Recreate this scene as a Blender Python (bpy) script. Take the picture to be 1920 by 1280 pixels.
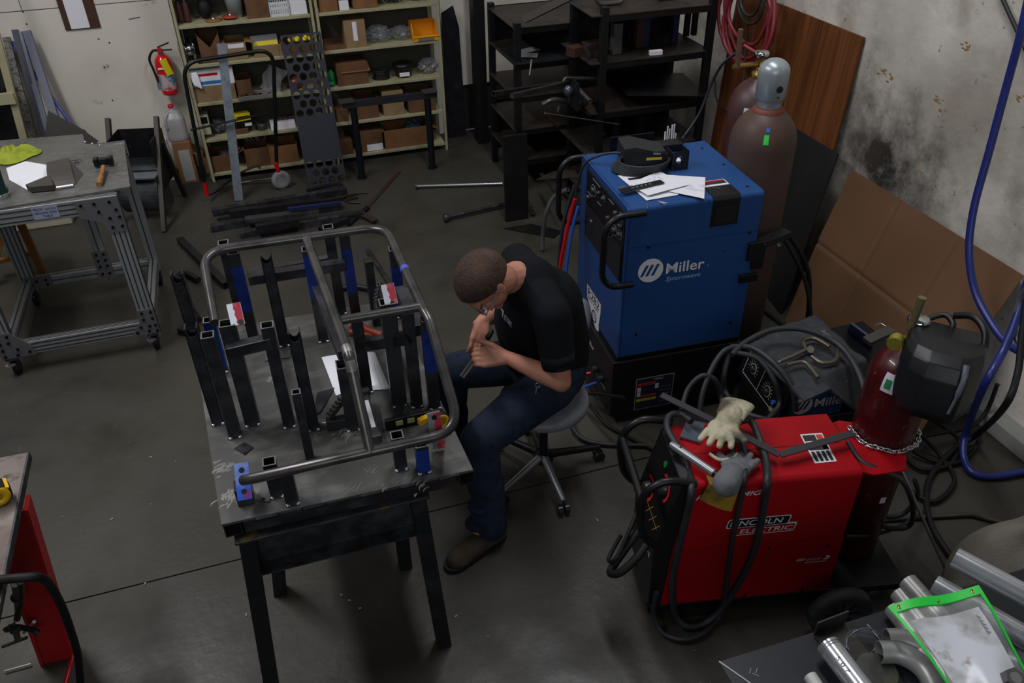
import bpy, bmesh, math, random
from mathutils import Vector, Matrix, Quaternion, noise
for o in list(bpy.data.objects): bpy.data.objects.remove(o)
rnd = random.Random(7)
SC = bpy.context.scene
COL = SC.collection
# ---------------------------------------------------------------- camera
PC = Vector((960, 640)); VV = Vector((1000, 2800)); VA = Vector((6900, -560))
FPX = math.sqrt(-(VV-PC).dot(VA-PC))
def cray(p): return Vector((p[0]-960, -(p[1]-640), -FPX))
az = (-cray(VV)).normalized()
ax = cray(VA); ax -= az*ax.dot(az); ax.normalize()
ay = az.cross(ax)
RW = Matrix((ax, ay, az))
CAM = Vector((0, 0, 2.65))
cd = bpy.data.cameras.new('camera'); cam = bpy.data.objects.new('camera', cd); COL.objects.link(cam)
cd.sensor_width = 36; cd.lens = FPX/1920*36; cd.clip_start = .05
cam.matrix_world = Matrix.Translation(CAM) @ RW.to_4x4()
SC.camera = cam
# ---------------------------------------------------------------- light
SC.view_settings.view_transform = 'Standard'
try: SC.view_settings.look = 'None'
except Exception: pass
SC.view_settings.gamma = 1; SC.view_settings.exposure = 0.0
w = bpy.data.worlds.new('world'); SC.world = w; w.use_nodes = True
w.node_tree.nodes['Background'].inputs[0].default_value = (.75, .85, 1, 1)
w.node_tree.nodes['Background'].inputs[1].default_value = .042
def area(name, loc, sx, sy, power, col=(1, .96, .9), tgt=None):
    l = bpy.data.lights.new(name, 'AREA'); l.shape = 'RECTANGLE'; l.size = sx; l.size_y = sy
    l.energy = power; l.color = col
    o = bpy.data.objects.new(name, l); COL.objects.link(o); o.location = loc
    if tgt: o.rotation_euler = (Vector(tgt)-Vector(loc)).to_track_quat('-Z', 'Y').to_euler()
    return o
area('ceiling_light', (-1.9, 3.5, 4.6), .35, 3.0, 136, (.99, .97, 1))
area('ceiling_light', (1.5, 3.1, 4.8), .35, 2.6, 74, (.97, .97, 1))
area('front_fill', (-1.0, -3.5, 3.6), 4, 2.2, 68, (.9, .95, 1), (1.5, 3, .6))  # added fill lamp from the front, brightens walls and upright faces
# ---------------------------------------------------------------- picture -> place
def ax_(v): return Vector((v.dot(Vector((RW[0][0],RW[0][1],RW[0][2]))), v.dot(Vector((RW[1][0],RW[1][1],RW[1][2]))), v.dot(Vector((RW[2][0],RW[2][1],RW[2][2])))))
def Z(px, py, z=0.0):
    d = ax_(cray((px, py))); t = (z-CAM.z)/d.z; return CAM+d*t
def Y(px, py, y):
    d = ax_(cray((px, py))); return CAM+d*(y/d.y)
def X(px, py, x):
    d = ax_(cray((px, py))); return CAM+d*(x/d.x)
def hit(px, py, F):                       # where the sight line meets a frame's own xy plane, in its coordinates
    d = ax_(cray((px, py))); n = F.col[2].to_3d(); o = F.translation
    t = (o-CAM).dot(n)/d.dot(n); q = F.inverted() @ (CAM+d*t); return q.x, q.y
def frame(o, x, y):                       # frame with origin o, x direction, y direction
    x = Vector(x).normalized(); y = Vector(y); y = (y-x*y.dot(x)).normalized(); z = x.cross(y)
    return Matrix.Translation(Vector(o)) @ Matrix((x, y, z)).transposed().to_4x4()
def LR(loc=(0, 0, 0), rz=0, rx=0, ry=0):
    return Matrix.Translation(Vector(loc)) @ Matrix.Rotation(math.radians(rz), 4, 'Z') @ Matrix.Rotation(math.radians(ry), 4, 'Y') @ Matrix.Rotation(math.radians(rx), 4, 'X')
# ---------------------------------------------------------------- materials
def hx(h):
    h = h.lstrip('#'); r = [int(h[i:i+2], 16)/255 for i in (0, 2, 4)]
    return [c/12.92 if c <= .04045 else ((c+.055)/1.055)**2.4 for c in r]
MC = {}
def mat(name, col, rough=.5, metal=0, spec=.5, nz=None, bump=None, trans=0, alpha=1, coat=0, emit=None):
    """nz: list of (scale, lo, hi, colour, detail[, stretch]) mixed over the base; bump: (scale, strength)"""
    if name in MC: return MC[name]
    m = bpy.data.materials.new(name); m.use_nodes = True; nt = m.node_tree; b = nt.nodes['Principled BSDF']
    c = hx(col) if isinstance(col, str) else col
    b.inputs['Base Color'].default_value = (*c, 1); b.inputs['Roughness'].default_value = rough
    b.inputs['Metallic'].default_value = metal; b.inputs['Specular IOR Level'].default_value = spec
    b.inputs['Transmission Weight'].default_value = trans; b.inputs['Alpha'].default_value = alpha
    b.inputs['Coat Weight'].default_value = coat
    tc = nt.nodes.new('ShaderNodeTexCoord'); prev = None
    for k, q in enumerate(nz or []):
        s, lo, hi, c2, det = q[:5]; st = q[5] if len(q) > 5 else (1, 1, 1)
        mp = nt.nodes.new('ShaderNodeMapping'); mp.inputs['Scale'].default_value = st; mp.inputs['Location'].default_value = (k*3.1, k*1.7, k)
        n = nt.nodes.new('ShaderNodeTexNoise'); n.inputs['Scale'].default_value = s; n.inputs['Detail'].default_value = det
        r = nt.nodes.new('ShaderNodeMapRange'); r.inputs[1].default_value = lo; r.inputs[2].default_value = hi
        x = nt.nodes.new('ShaderNodeMix'); x.data_type = 'RGBA'
        nt.links.new(tc.outputs['Object'], mp.inputs[0]); nt.links.new(mp.outputs[0], n.inputs[0]); nt.links.new(n.outputs[0], r.inputs[0]); nt.links.new(r.outputs[0], x.inputs[0])
        x.inputs[6].default_value = (*c, 1)
        if prev: nt.links.new(prev, x.inputs[6])
        c3 = hx(c2) if isinstance(c2, str) else c2
        x.inputs[7].default_value = (*c3, 1); prev = x.outputs[2]
    if prev: nt.links.new(prev, b.inputs['Base Color'])
    if bump:
        n = nt.nodes.new('ShaderNodeTexNoise'); n.inputs['Scale'].default_value = bump[0]; n.inputs['Detail'].default_value = 6
        bp = nt.nodes.new('ShaderNodeBump'); bp.inputs['Strength'].default_value = bump[1]; bp.inputs['Distance'].default_value = .01
        nt.links.new(tc.outputs['Object'], n.inputs[0]); nt.links.new(n.outputs[0], bp.inputs['Height']); nt.links.new(bp.outputs[0], b.inputs['Normal'])
    MC[name] = m; return m
# ---------------------------------------------------------------- mesh builder (world coordinates)
class MB:
    def __init__(s, F=None): s.v = []; s.f = []; s.sm = []; s.F = F or Matrix()
    def add(s, vs, fs, smooth=False, F=None):
        n = len(s.v); M = s.F @ F if F is not None else s.F
        s.v += [M @ Vector(p) for p in vs]; s.f += [[i+n for i in f] for f in fs]; s.sm += [smooth]*len(fs); return s
    def box(s, c, d, F=None, rz=0, tap=1.0):
        x, y, z = d[0]/2, d[1]/2, d[2]/2
        v = [(sx*x*(tap if sz < 0 else 1), sy*y*(tap if sz < 0 else 1), sz*z) for sz in (-1, 1) for sy in (-1, 1) for sx in (-1, 1)]
        G = LR(c, rz)
        if F is not None: G = F @ G
        return s.add(v, [(0, 2, 3, 1), (4, 5, 7, 6), (0, 1, 5, 4), (2, 6, 7, 3), (0, 4, 6, 2), (1, 3, 7, 5)], False, G)
    def lo(s, a, b): return s.box([(a[i]+b[i])/2 for i in range(3)], [abs(b[i]-a[i]) for i in range(3)])
    def prism(s, poly, z0, z1, F=None, smooth=False):
        n = len(poly)
        v = [(p[0], p[1], z0) for p in poly]+[(p[0], p[1], z1) for p in poly]
        a = sum(poly[i][0]*poly[(i+1) % n][1]-poly[(i+1) % n][0]*poly[i][1] for i in range(n))
        caps = [list(range(n))[::-1], list(range(n, 2*n))]; sides = [[i, (i+1) % n, n+(i+1) % n, n+i] for i in range(n)]
        if a < 0: caps = [c[::-1] for c in caps]; sides = [c[::-1] for c in sides]
        s.add(v, caps, False, F); s.add(v, sides, smooth, F); return s
    def tube(s, pts, r, n=12, caps=True, closed=False, F=None, inner=None):
        pts = [Vector(p) for p in pts]; N = len(pts); rr = r if isinstance(r, (list, tuple)) else [r]*N
        tg = []
        for i in range(N):
            a = pts[i-1] if (i > 0 or closed) else pts[i]; b = pts[(i+1) % N] if (i < N-1 or closed) else pts[i]
            t = b-a; tg.append(t.normalized() if t.length > 1e-9 else Vector((0, 0, 1)))
        u = tg[0].orthogonal().normalized(); vs = []
        for i in range(N):
            if i: u = tg[i-1].rotation_difference(tg[i]) @ u
            u = (u-tg[i]*u.dot(tg[i])).normalized(); w_ = tg[i].cross(u)
            for k in range(n):
                an = 2*math.pi*k/n; vs.append(pts[i]+(u*math.cos(an)+w_*math.sin(an))*rr[i])
        fs = []
        for i in range(N if closed else N-1):
            j = (i+1) % N
            fs += [[i*n+k, i*n+(k+1) % n, j*n+(k+1) % n, j*n+k] for k in range(n)]
        s.add(vs, fs, True, F)
        if caps and not closed and inner is None:
            s.add(vs[:n], [list(range(n))[::-1]], False, F); s.add(vs[-n:], [list(range(n))], False, F)
        if inner is not None:                                   # open pipe with a wall
            q = inner; vi = []
            for i in range(N):
                for k in range(n): vi.append(pts[i]+(vs[i*n+k]-pts[i])*q)
            s.add(vi, [f[::-1] for f in fs], True, F)
            for e, o in ((0, 0), ((N-1)*n, 1)):
                ring = vs[e:e+n]+vi[e:e+n]; ff = [[k, (k+1) % n, n+(k+1) % n, n+k] for k in range(n)]
                s.add(ring, ff if o else [f[::-1] for f in ff], False, F)
        return s
    def cyl(s, a, b, r, n=16, r2=None, inner=None): return s.tube([a, b], [r, r if r2 is None else r2], n, inner=inner)
    def lathe(s, prof, F=None, n=24, caps=True):
        v = [(r*math.cos(2*math.pi*k/n), r*math.sin(2*math.pi*k/n), z) for r, z in prof for k in range(n)]
        fs = [[i*n+k, i*n+(k+1) % n, (i+1)*n+(k+1) % n, (i+1)*n+k] for i in range(len(prof)-1) for k in range(n)]
        s.add(v, fs, True, F)
        if caps: s.add(v[:n], [list(range(n))[::-1]], False, F); s.add(v[-n:], [list(range(n))], False, F)
        return s
    def bar(s, a, b, w_, h, up=(0, 0, 1), hollow=None):
        a = Vector(a); b = Vector(b); t = (b-a); L = t.length; t.normalize(); up = Vector(up)
        if abs(t.dot(up)) > .98: up = Vector((0, 1, 0))
        sd = up.cross(t).normalized(); up2 = t.cross(sd)
        F = Matrix.Translation(a) @ Matrix((sd, up2, t)).transposed().to_4x4()
        if hollow is None: return s.add([(x, y, z) for z in (0, L) for y in (-h/2, h/2) for x in (-w_/2, w_/2)], [(0, 2, 3, 1), (4, 5, 7, 6), (0, 1, 5, 4), (2, 6, 7, 3), (0, 4, 6, 2), (1, 3, 7, 5)], False, F)
        k = hollow; o = [(-w_/2, -h/2), (w_/2, -h/2), (w_/2, h/2), (-w_/2, h/2)]; i_ = [(-w_/2+k, -h/2+k), (w_/2-k, -h/2+k), (w_/2-k, h/2-k), (-w_/2+k, h/2-k)]
        v = [(*p, 0) for p in o]+[(*p, 0) for p in i_]+[(*p, L) for p in o]+[(*p, L) for p in i_]
        fs = []
        for q in range(4):
            r_ = (q+1) % 4
            fs += [[q, r_, 8+r_, 8+q], [4+r_, 4+q, 12+q, 12+r_], [r_, q, 4+q, 4+r_], [8+q, 8+r_, 12+r_, 12+q]]
        return s.add(v, fs, False, F)
    def cap(s, a, b, r0, r1, n=14):                          # tapered capsule
        a = Vector(a); b = Vector(b); t = b-a; L = t.length
        F = Matrix.Translation(a) @ t.to_track_quat('Z', 'Y').to_matrix().to_4x4() if L > 1e-6 else Matrix.Translation(a)
        pr = [(max(1e-4, r0*math.sin(q*math.pi/12)), -r0*math.cos(q*math.pi/12)) for q in range(0, 7)]+[(max(1e-4, r1*math.cos(q*math.pi/12)), L+r1*math.sin(q*math.pi/12)) for q in range(0, 7)]
        return s.lathe(pr, F, n)
    def ell(s, c, r, F=None, n=20, m=12):
        G = Matrix.Translation(Vector(c)) @ (F or Matrix()) @ Matrix.Diagonal((*r, 1))
        return s.lathe([(max(1e-4, math.sin(q*math.pi/m)), -math.cos(q*math.pi/m)) for q in range(m+1)], G, n)
    def grid(s, fn, nu, nv, smooth=True, thick=0, F=None):
        P = [[Vector(fn(u/nu, v/nv)) for u in range(nu+1)] for v in range(nv+1)]
        idx = lambda u, v: v*(nu+1)+u
        fs = [[idx(u, v), idx(u+1, v), idx(u+1, v+1), idx(u, v+1)] for v in range(nv) for u in range(nu)]
        fl = [p for r in P for p in r]
        s.add(fl, fs, smooth, F)
        if thick:
            du = (P[0][-1]-P[0][0]).cross(P[-1][0]-P[0][0]).normalized()*thick; lw = [p-du for p in fl]
            s.add(lw, [f[::-1] for f in fs], smooth, F)
            ed = [idx(u, 0) for u in range(nu)]+[idx(nu, v) for v in range(nv)]+[idx(u, nv) for u in range(nu, 0, -1)]+[idx(0, v) for v in range(nv, 0, -1)]
            m_ = len(ed); vs = [fl[i] for i in ed]+[lw[i] for i in ed]
            s.add(vs, [[(i+1) % m_, i, m_+i, m_+(i+1) % m_] for i in range(m_)], False, F)
        return s
def cr(pts, k=6, closed=False):                              # smooth path through points
    P = [Vector(p) for p in pts]; N = len(P); out = []
    for i in range(N if closed else N-1):
        g = lambda j: P[j % N] if closed else P[max(0, min(N-1, j))]
        a, b, c, d = g(i-1), g(i), g(i+1), g(i+2)
        for q in range(k):
            t = q/k; out.append(.5*((2*b)+(c-a)*t+(2*a-5*b+4*c-d)*t*t+(3*b-a-3*c+d)*t**3))
    if not closed: out.append(P[-1])
    return out
def fil(pts, r, k=6):                                        # polyline with rounded corners
    P = [Vector(p) for p in pts]; out = [P[0]]
    for i in range(1, len(P)-1):
        a = (P[i-1]-P[i]); b = (P[i+1]-P[i]); d = min(r, a.length*.49, b.length*.49)
        p0 = P[i]+a.normalized()*d; p2 = P[i]+b.normalized()*d
        for q in range(k+1):
            t = q/k; out.append(p0*(1-t)**2+P[i]*2*t*(1-t)+p2*t*t)
    return out+[P[-1]]
WM = {}
def T(name, label, cat, loc=(0, 0, 0), rz=0, group=None):
    o = bpy.data.objects.new(name, None); COL.objects.link(o); o.empty_display_size = .05
    o.location = loc; o.rotation_euler = (0, 0, math.radians(rz)); o['label'] = label; o['category'] = cat
    if group: o['group'] = group
    WM[o] = LR(loc, rz); return o
def O(name, mb, m, parent=None, label=None, bev=0, origin=None, sub=0, seg=2, recalc=False):
    me = bpy.data.meshes.new(name)
    if parent is not None: W = WM[parent]
    else:
        if origin is None:
            xs = [p.x for p in mb.v]; ys = [p.y for p in mb.v]; zs = [p.z for p in mb.v]
            origin = ((min(xs)+max(xs))/2, (min(ys)+max(ys))/2, min(zs))
        W = Matrix.Translation(Vector(origin))
    I = W.inverted()
    me.from_pydata([I @ p for p in mb.v], [], mb.f); me.polygons.foreach_set('use_smooth', mb.sm)
    me.validate(); me.update()
    if recalc:
        b_ = bmesh.new(); b_.from_mesh(me); bmesh.ops.recalc_face_normals(b_, faces=b_.faces); b_.to_mesh(me); b_.free()
    for q in (m if isinstance(m, list) else [m]): me.materials.append(q)
    o = bpy.data.objects.new(name, me); COL.objects.link(o)
    if parent is not None: o.parent = parent; WM[o] = W
    else: o.location = W.translation; WM[o] = W
    if bev:
        b = o.modifiers.new('bevel', 'BEVEL'); b.width = bev; b.segments = seg; b.limit_method = 'ANGLE'; b.angle_limit = .7
        b.harden_normals = False
    if sub:
        q = o.modifiers.new('sub', 'SUBSURF'); q.levels = sub; q.render_levels = sub
    if label: o['label'] = label
    return o
def TM(name, mb, m, label, cat, group=None, **k):
    o = O(name, mb, m, **k); o['label'] = label; o['category'] = cat
    if group: o['group'] = group
    return o
def ST(name, mb, m, **k):
    o = O(name, mb, m, **k); o['kind'] = 'structure'; return o
def TX(body, F, w_, h, m, parent, name='lettering', shear=0, off=0, th=.0006, align='L'):
    """text standing on frame F's xy plane, lower left corner at its origin, fitted to w_ x h"""
    c = bpy.data.curves.new(name, 'FONT'); c.body = body; c.size = 1; c.shear = shear; c.offset = off; c.extrude = 0; c.resolution_u = 3
    t = bpy.data.objects.new(name, c); COL.objects.link(t); dg = bpy.context.evaluated_depsgraph_get(); dg.update()
    me = bpy.data.meshes.new_from_object(t.evaluated_get(dg)); bpy.data.objects.remove(t)
    xs = [v.co.x for v in me.vertices]; ys = [v.co.y for v in me.vertices]
    x0, x1, y0, y1 = min(xs), max(xs), min(ys), max(ys)
    sx = w_/(x1-x0); sy = h/(y1-y0) if h else sx
    mb = MB()
    mb.add([((v.co.x-x0)*sx, (v.co.y-y0)*sy, th) for v in me.vertices], [list(p.vertices) for p in me.polygons], False, F)
    return O(name, mb, m, parent)
def offF(F, x, y, z=0): return F @ Matrix.Translation(Vector((x, y, z)))
# common materials
paint_beige = mat('shelf_enamel', '#9d9878', .45, nz=[(9, .5, .75, '#8c866c', 6)])
steel_dark = mat('mill_scale_steel', '#25262a', .38, .3, nz=[(14, .45, .7, '#43444a', 8), (60, .55, .75, '#25231f', 4)])
steel_black = mat('black_steel', '#15161a', .45, .2, nz=[(20, .5, .7, '#222327', 6)])
steel_raw = mat('bare_steel_tube', '#5a5856', .3, .6, nz=[(10, .45, .7, '#403e3e', 6)])
steel_bright = mat('ground_steel', '#b5b7bb', .25, .9)
alu_ = mat('brushed_aluminium', '#a4a7ab', .34, .85, nz=[(30, .4, .7, '#85888d', 5, (1, 1, 12))])
chrome = mat('chrome', '#c8cacd', .12, 1)
brass = mat('brass', '#a58a4a', .3, .9)
card = mat('cardboard', '#7f5835', .85, nz=[(7, .45, .75, '#694626', 5)])
card_d = mat('worn_cardboard', '#65442a', .85, nz=[(8, .45, .75, '#4c331e', 5)])
card_l = mat('pale_cardboard', '#8a7050', .85, nz=[(8, .45, .75, '#76603f', 5)])
paper = mat('white_paper', '#d9dae0', .8)
ink = mat('printed_ink', '#3a3c44', .8)
white = mat('white_print', '#d6d8dc', .5)
black_p = mat('black_plastic', '#0d0e11', .4, spec=.4)
black_r = mat('black_rubber', '#141416', .6, spec=.3)
cable_m = mat('cable_rubber', '#26282c', .5, spec=.4)
red_p = mat('red_paint', '#b30a14', .35)
yel_p = mat('yellow_plastic', '#d8c61a', .45)
green_p = mat('green_plastic', '#18c93c', .4)
grey_p = mat('grey_plastic', '#6a6d74', .5)
clearbag = mat('clear_film', '#aab0b8', .25, trans=.55, alpha=.45)
# ================================================================ SETTING
YW = 6.74; XW = 3.12
floor_m = mat('stained_concrete', '#38352d', .6, nz=[(1.1, .42, .68, '#2e2b26', 8), (4, .5, .75, '#2a2825', 10), (.5, .5, .62, '#3c3930', 4), (60, .72, .76, '#66635b', 3)], bump=(30, .12))
def floor_extra(m):
    nt = m.node_tree; b = nt.nodes['Principled BSDF']
    tc = nt.nodes.new('ShaderNodeTexCoord'); n = nt.nodes.new('ShaderNodeTexNoise'); n.inputs['Scale'].default_value = 3; n.inputs['Detail'].default_value = 8
    r = nt.nodes.new('ShaderNodeMapRange'); r.inputs[1].default_value = .35; r.inputs[2].default_value = .7; r.inputs[3].default_value = .38; r.inputs[4].default_value = .75
    nt.links.new(tc.outputs['Object'], n.inputs[0]); nt.links.new(n.outputs[0], r.inputs[0]); nt.links.new(r.outputs[0], b.inputs['Roughness'])
floor_extra(floor_m)
mb = MB(); mb.lo((-6, -4, -.12), (XW, 2.462, 0)); mb.lo((-6, 2.469, -.12), (XW, YW, 0)); ST('floor', mb, floor_m)
mb = MB(); mb.lo((-6, 2.455, -.14), (XW, 2.475, -.018)); ST('trim_1', mb, mat('joint_filler', '#15130f', .9))
wall_m = mat('painted_plaster', '#cfc9bd', .6, nz=[(1.5, .5, .8, '#aea799', 6), (9, .70, .76, '#8f8a7c', 4)], bump=(25, .06))
mb = MB(); mb.lo((-6, YW, 0), (1.6, YW+.12, 4)); mb.lo((1.6, YW, .40), (XW, YW+.12, 4)); ST('wall_back', mb, wall_m)
mb = MB(); mb.lo((1.6, YW+.03, 0), (XW, YW+.12, .42)); ST('baseboard_back', mb, mat('dark_base_panel', '#1a1a1c', .7))
# panel joints and screw holes of the plaster board
mb = MB(); jz = Y(38, 20, YW).z; jx = Y(38, 10, YW).x
mb.lo((-6, YW-.0015, jz-.004), (-.45, YW+.01, jz)); mb.lo((jx-.002, YW-.0015, jz), (jx+.002, YW+.01, 4))
for px, py in ((43, 22), (50, 45), (57, 66), (196, 126), (211, 188), (185, 73), (205, 80)):
    p = Y(px, py, YW); mb.cyl((p.x, YW-.002, p.z), (p.x, YW+.004, p.z), .006, 8)
p = Y(252, 35, YW); mb.bar((p.x-.04, YW-.001, p.z), (p.x+.04, YW-.001, p.z+.008), .004, .004)
ST('trim_2', mb, mat('wall_joint', '#2a2823', .8))
# right wall: rough concrete with soot and glue spots
def wallmat():
    m = mat('rough_concrete', '#d0cac0', .8, nz=[(1.3, .45, .7, '#9b9489', 8), (5, .5, .7, '#a69f93', 10), (26, .66, .74, '#6e675c', 6), (1.6, .55, .78, '#cdc7be', 6, (1, 1, .35))], bump=(14, .5))
    nt = m.node_tree; b = nt.nodes['Principled BSDF']; src = b.inputs['Base Color'].links[0].from_socket
    tc = nt.nodes.new('ShaderNodeTexCoord')
    for (cy, cz, sy, sz, st, colr) in ((3.30, .88, .42, .36, 1.0, '#2c2823'), (3.55, 1.05, .22, .35, .6, '#4c4137'), (2.95, .75, .25, .3, .6, '#3b352d')):
        mp = nt.nodes.new('ShaderNodeMapping'); mp.inputs['Location'].default_value = (0, -cy/sy, -cz/sz); mp.inputs['Scale'].default_value = (0, 1/sy, 1/sz)
        ln = nt.nodes.new('ShaderNodeVectorMath'); ln.operation = 'LENGTH'
        n = nt.nodes.new('ShaderNodeTexNoise'); n.inputs['Scale'].default_value = 5; n.inputs['Detail'].default_value = 9; n.inputs['Roughness'].default_value = .7
        s = nt.nodes.new('ShaderNodeMath'); s.operation = 'MULTIPLY_ADD'; s.inputs[1].default_value = 2.6; 
        r = nt.nodes.new('ShaderNodeMapRange'); r.inputs[1].default_value = 2.45; r.inputs[2].default_value = 1.3; r.inputs[3].default_value = 0; r.inputs[4].default_value = st
        x = nt.nodes.new('ShaderNodeMix'); x.data_type = 'RGBA'; x.inputs[7].default_value = (*hx(colr), 1)
        nt.links.new(tc.outputs['Object'], mp.inputs[0]); nt.links.new(mp.outputs[0], ln.inputs[0]); nt.links.new(tc.outputs['Object'], n.inputs[0])
        nt.links.new(n.outputs[0], s.inputs[0]); nt.links.new(ln.outputs['Value'], s.inputs[2]); nt.links.new(s.outputs[0], r.inputs[0]); nt.links.new(r.outputs[0], x.inputs[0])
        nt.links.new(src, x.inputs[6]); src = x.outputs[2]
    nt.links.new(src, b.inputs['Base Color']); return m
mb = MB(); mb.lo((XW, -4, -.12), (XW+.15, YW+.12, 4)); ST('wall_right', mb, wallmat(), origin=(0, 0, 0))
mb = MB(); mb.lo((XW-.09, -4, 0), (XW, 2.62, .085)); ST('baseboard_right', mb, mat('curb_concrete', '#8e9089', .75, nz=[(3, .45, .7, '#6d6e69', 6)]), bev=.006)
# glue lumps on the concrete
mb = MB()
for px, py, s in ((1757, 190, .05), (1810, 88, .04), (1765, 212, .035), (1655, 135, .045), (1670, 148, .04), (1913, 186, .03), (1725, 325, .025)):
    p = X(px, py, XW)
    for q in range(9): mb.ell((XW+.001, p.y+rnd.gauss(0, s*.4), p.z+rnd.gauss(0, s*.35)), (.0015, rnd.uniform(.15, .5)*s, rnd.uniform(.08, .22)*s), n=8, m=5)
ST('trim_3', mb, mat('old_glue', '#8a7044', .7))
# ================================================================ STEEL SHELVING
SX = (-.42, .552, 1.49); SZ = (.063, .337, .615, .893, 1.167, 1.47); SF = 6.37; SB = 6.70
for b in (0, 1):
    x0, x1 = SX[b], SX[b+1]
    t = T('shelving_unit', ['left bay of the beige steel shelving, behind the hand truck', 'right bay of the beige steel shelving, with the yellow open bin'][b], 'shelf', ((x0+x1)/2, 6.53, 0), 0, None)
    for sx in (x0+.004, x1-.028):
        for y in (SF, SB-.03):
            mb = MB(); mb.lo((sx, y, 0), (sx+.024, y+.004, 1.85)); mb.lo((sx if sx < (x0+x1)/2 else sx+.020, y, 0), (sx+.004 if sx < (x0+x1)/2 else sx+.024, y+.03, 1.85)); O('post', mb, paint_beige, t)
    for z in SZ:
        mb = MB(); mb.lo((x0+.03, SF+.005, z-.022), (x1-.03, SB, z)); O('shelf_board', mb, paint_beige, t, bev=.002)
    mb = MB(); mb.lo((x0+.03, SB+.001, .04), (x1-.03, SB+.005, 1.85)); O('dark_backing', mb, mat('shelf_back_shade', '#4c493d', .7), t)  # dark sheet added, shade behind the shelves put into its colour
    if b == 0: mb = MB(); mb.lo((x0, SF+.02, .02), (x0+.003, SB, 1.85)); O('side_panel', mb, paint_beige, t)
def span(px0, px1, py, z, yy):           # x range on a shelf plane
    a = Y(px0, py, yy); c = Y(px1, py, yy); return a.x, c.x
def carton(px0, px1, pyt, pyb, tier, label, m=card, dy=.03, depth=.22, open_=True, flap=0, tilt=0, name='cardboard_box', cat='box', tag=None, group=None):
    yy = SF+dy; a = Y(px0, pyb, yy); c = Y(px1, pyb, yy); z0 = SZ[tier]+.001; zt = Y((px0+px1)/2, pyt, yy).z
    zt = min(max(zt, z0+.03), z0+(.21 if flap < 0 else .25)); x0, x1 = a.x, c.x; xc = (x0+x1)/2; w_ = x1-x0; h = zt-z0
    t = T(name, label, cat, (xc, yy+depth/2, z0), tilt, group); F = WM[t]; k = .004
    mb = MB(F)
    if open_:
        mb.lo((-w_/2, -depth/2, 0), (w_/2, depth/2, k))
        for s in (-1, 1): mb.lo((s*w_/2, -depth/2, 0), (s*(w_/2-k), depth/2, h)); mb.lo((-w_/2, s*depth/2, 0), (w_/2, s*(depth/2-k), h))
    else: mb.lo((-w_/2, -depth/2, 0), (w_/2, depth/2, h))
    O('box_body', mb, m, t, bev=.0015)
    if flap:
        for s, an in ((-1, flap), (1, flap*.7)):
            L = min(.09, w_*.45); q = MB(F); ang = math.radians(an)
            q.box((0, 0, 0), (L, depth*.98, .003), LR((s*(w_/2+L/2*math.cos(ang)), 0, h-L/2*math.sin(ang)), 0, 0, s*an)); O('flap', q, m, t)
    if tag:
        q = MB(F); q.lo((tag[0]*w_-w_/2, -depth/2-.001, tag[1]*h), (tag[2]*w_-w_/2, -depth/2+.001, tag[3]*h)); O('sticker', q, paper, t)
    return t
# --- top tier in view
t = carton(462, 505, -14, 22, 4, 'plain brown box beside the white basket on the top visible shelf', card_d, open_=False)
def jar(name, px, pyb, tier, r, h, m, label, cat, capm=None, dy=.08, prof=None, group=None):
    p = Y(px, pyb, SF+dy); z = SZ[tier]+.001
    t = T(name, label, cat, (p.x, SF+dy+.02, z), 0, group); mb = MB(WM[t])
    mb.lathe(prof or [(r*.97, 0), (r, .006), (r, h*.9), (r*.8, h)], n=20); O('can_body', mb, m, t)
    if capm: mb = MB(WM[t]); mb.lathe([(r*.82, h), (r*.82, h+.012), (r*.5, h+.016)], n=16); O('lid', mb, capm, t)
    return t
rust = mat('rusty_can', '#432219', .6, nz=[(20, .45, .7, '#2a1815', 6)])
jar('spray_can', 341, 44, 4, .022, .13, rust, 'dark red can nearest the left post on the top visible shelf', 'can', black_p)
jar('spray_can', 354, 43, 4, .022, .135, rust, 'dark red can with the other one on its left, top visible shelf', 'can', black_p)
jar('bucket', 442, 26, 4, .05, .12, mat('pail_grey', '#8e9698', .5), 'pale grey pail with dark base on the top visible shelf', 'bucket', None, .1, [(.045, 0), (.047, .03), (.05, .03), (.062, .15)])
mb = MB(); p = Y(385, 25, SF+.12)
mb.ell((p.x, SF+.16, SZ[4]+.07), (.055, .05, .07)); TM('cloth_bag', mb, black_r, 'black lumpy bag behind the grinding discs, top visible shelf', 'bag')
for i, (px, py, m, l) in enumerate([(400, 36, '#8a5a24', 'yellow and red grinding disc lying on the top visible shelf'), (432, 34, '#a03322', 'red grinding disc overlapping the yellow one, top visible shelf')]):
    p = Y(px, py, SF+.06); t = T('grinding_disc', l, 'disc', (p.x, SF+.07+i*.02, SZ[4]+.002+i*.011)); mb = MB(WM[t])
    mb.lathe([(.057, 0), (.06, .004), (.03, .008), (.012, .009)], n=28); O('disc', mb, mat('disc_'+m, m, .7), t)
    mb = MB(WM[t]); mb.lathe([(.013, .009), (.013, .02), (.006, .022)], n=14); O('hub', mb, steel_bright, t)
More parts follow.
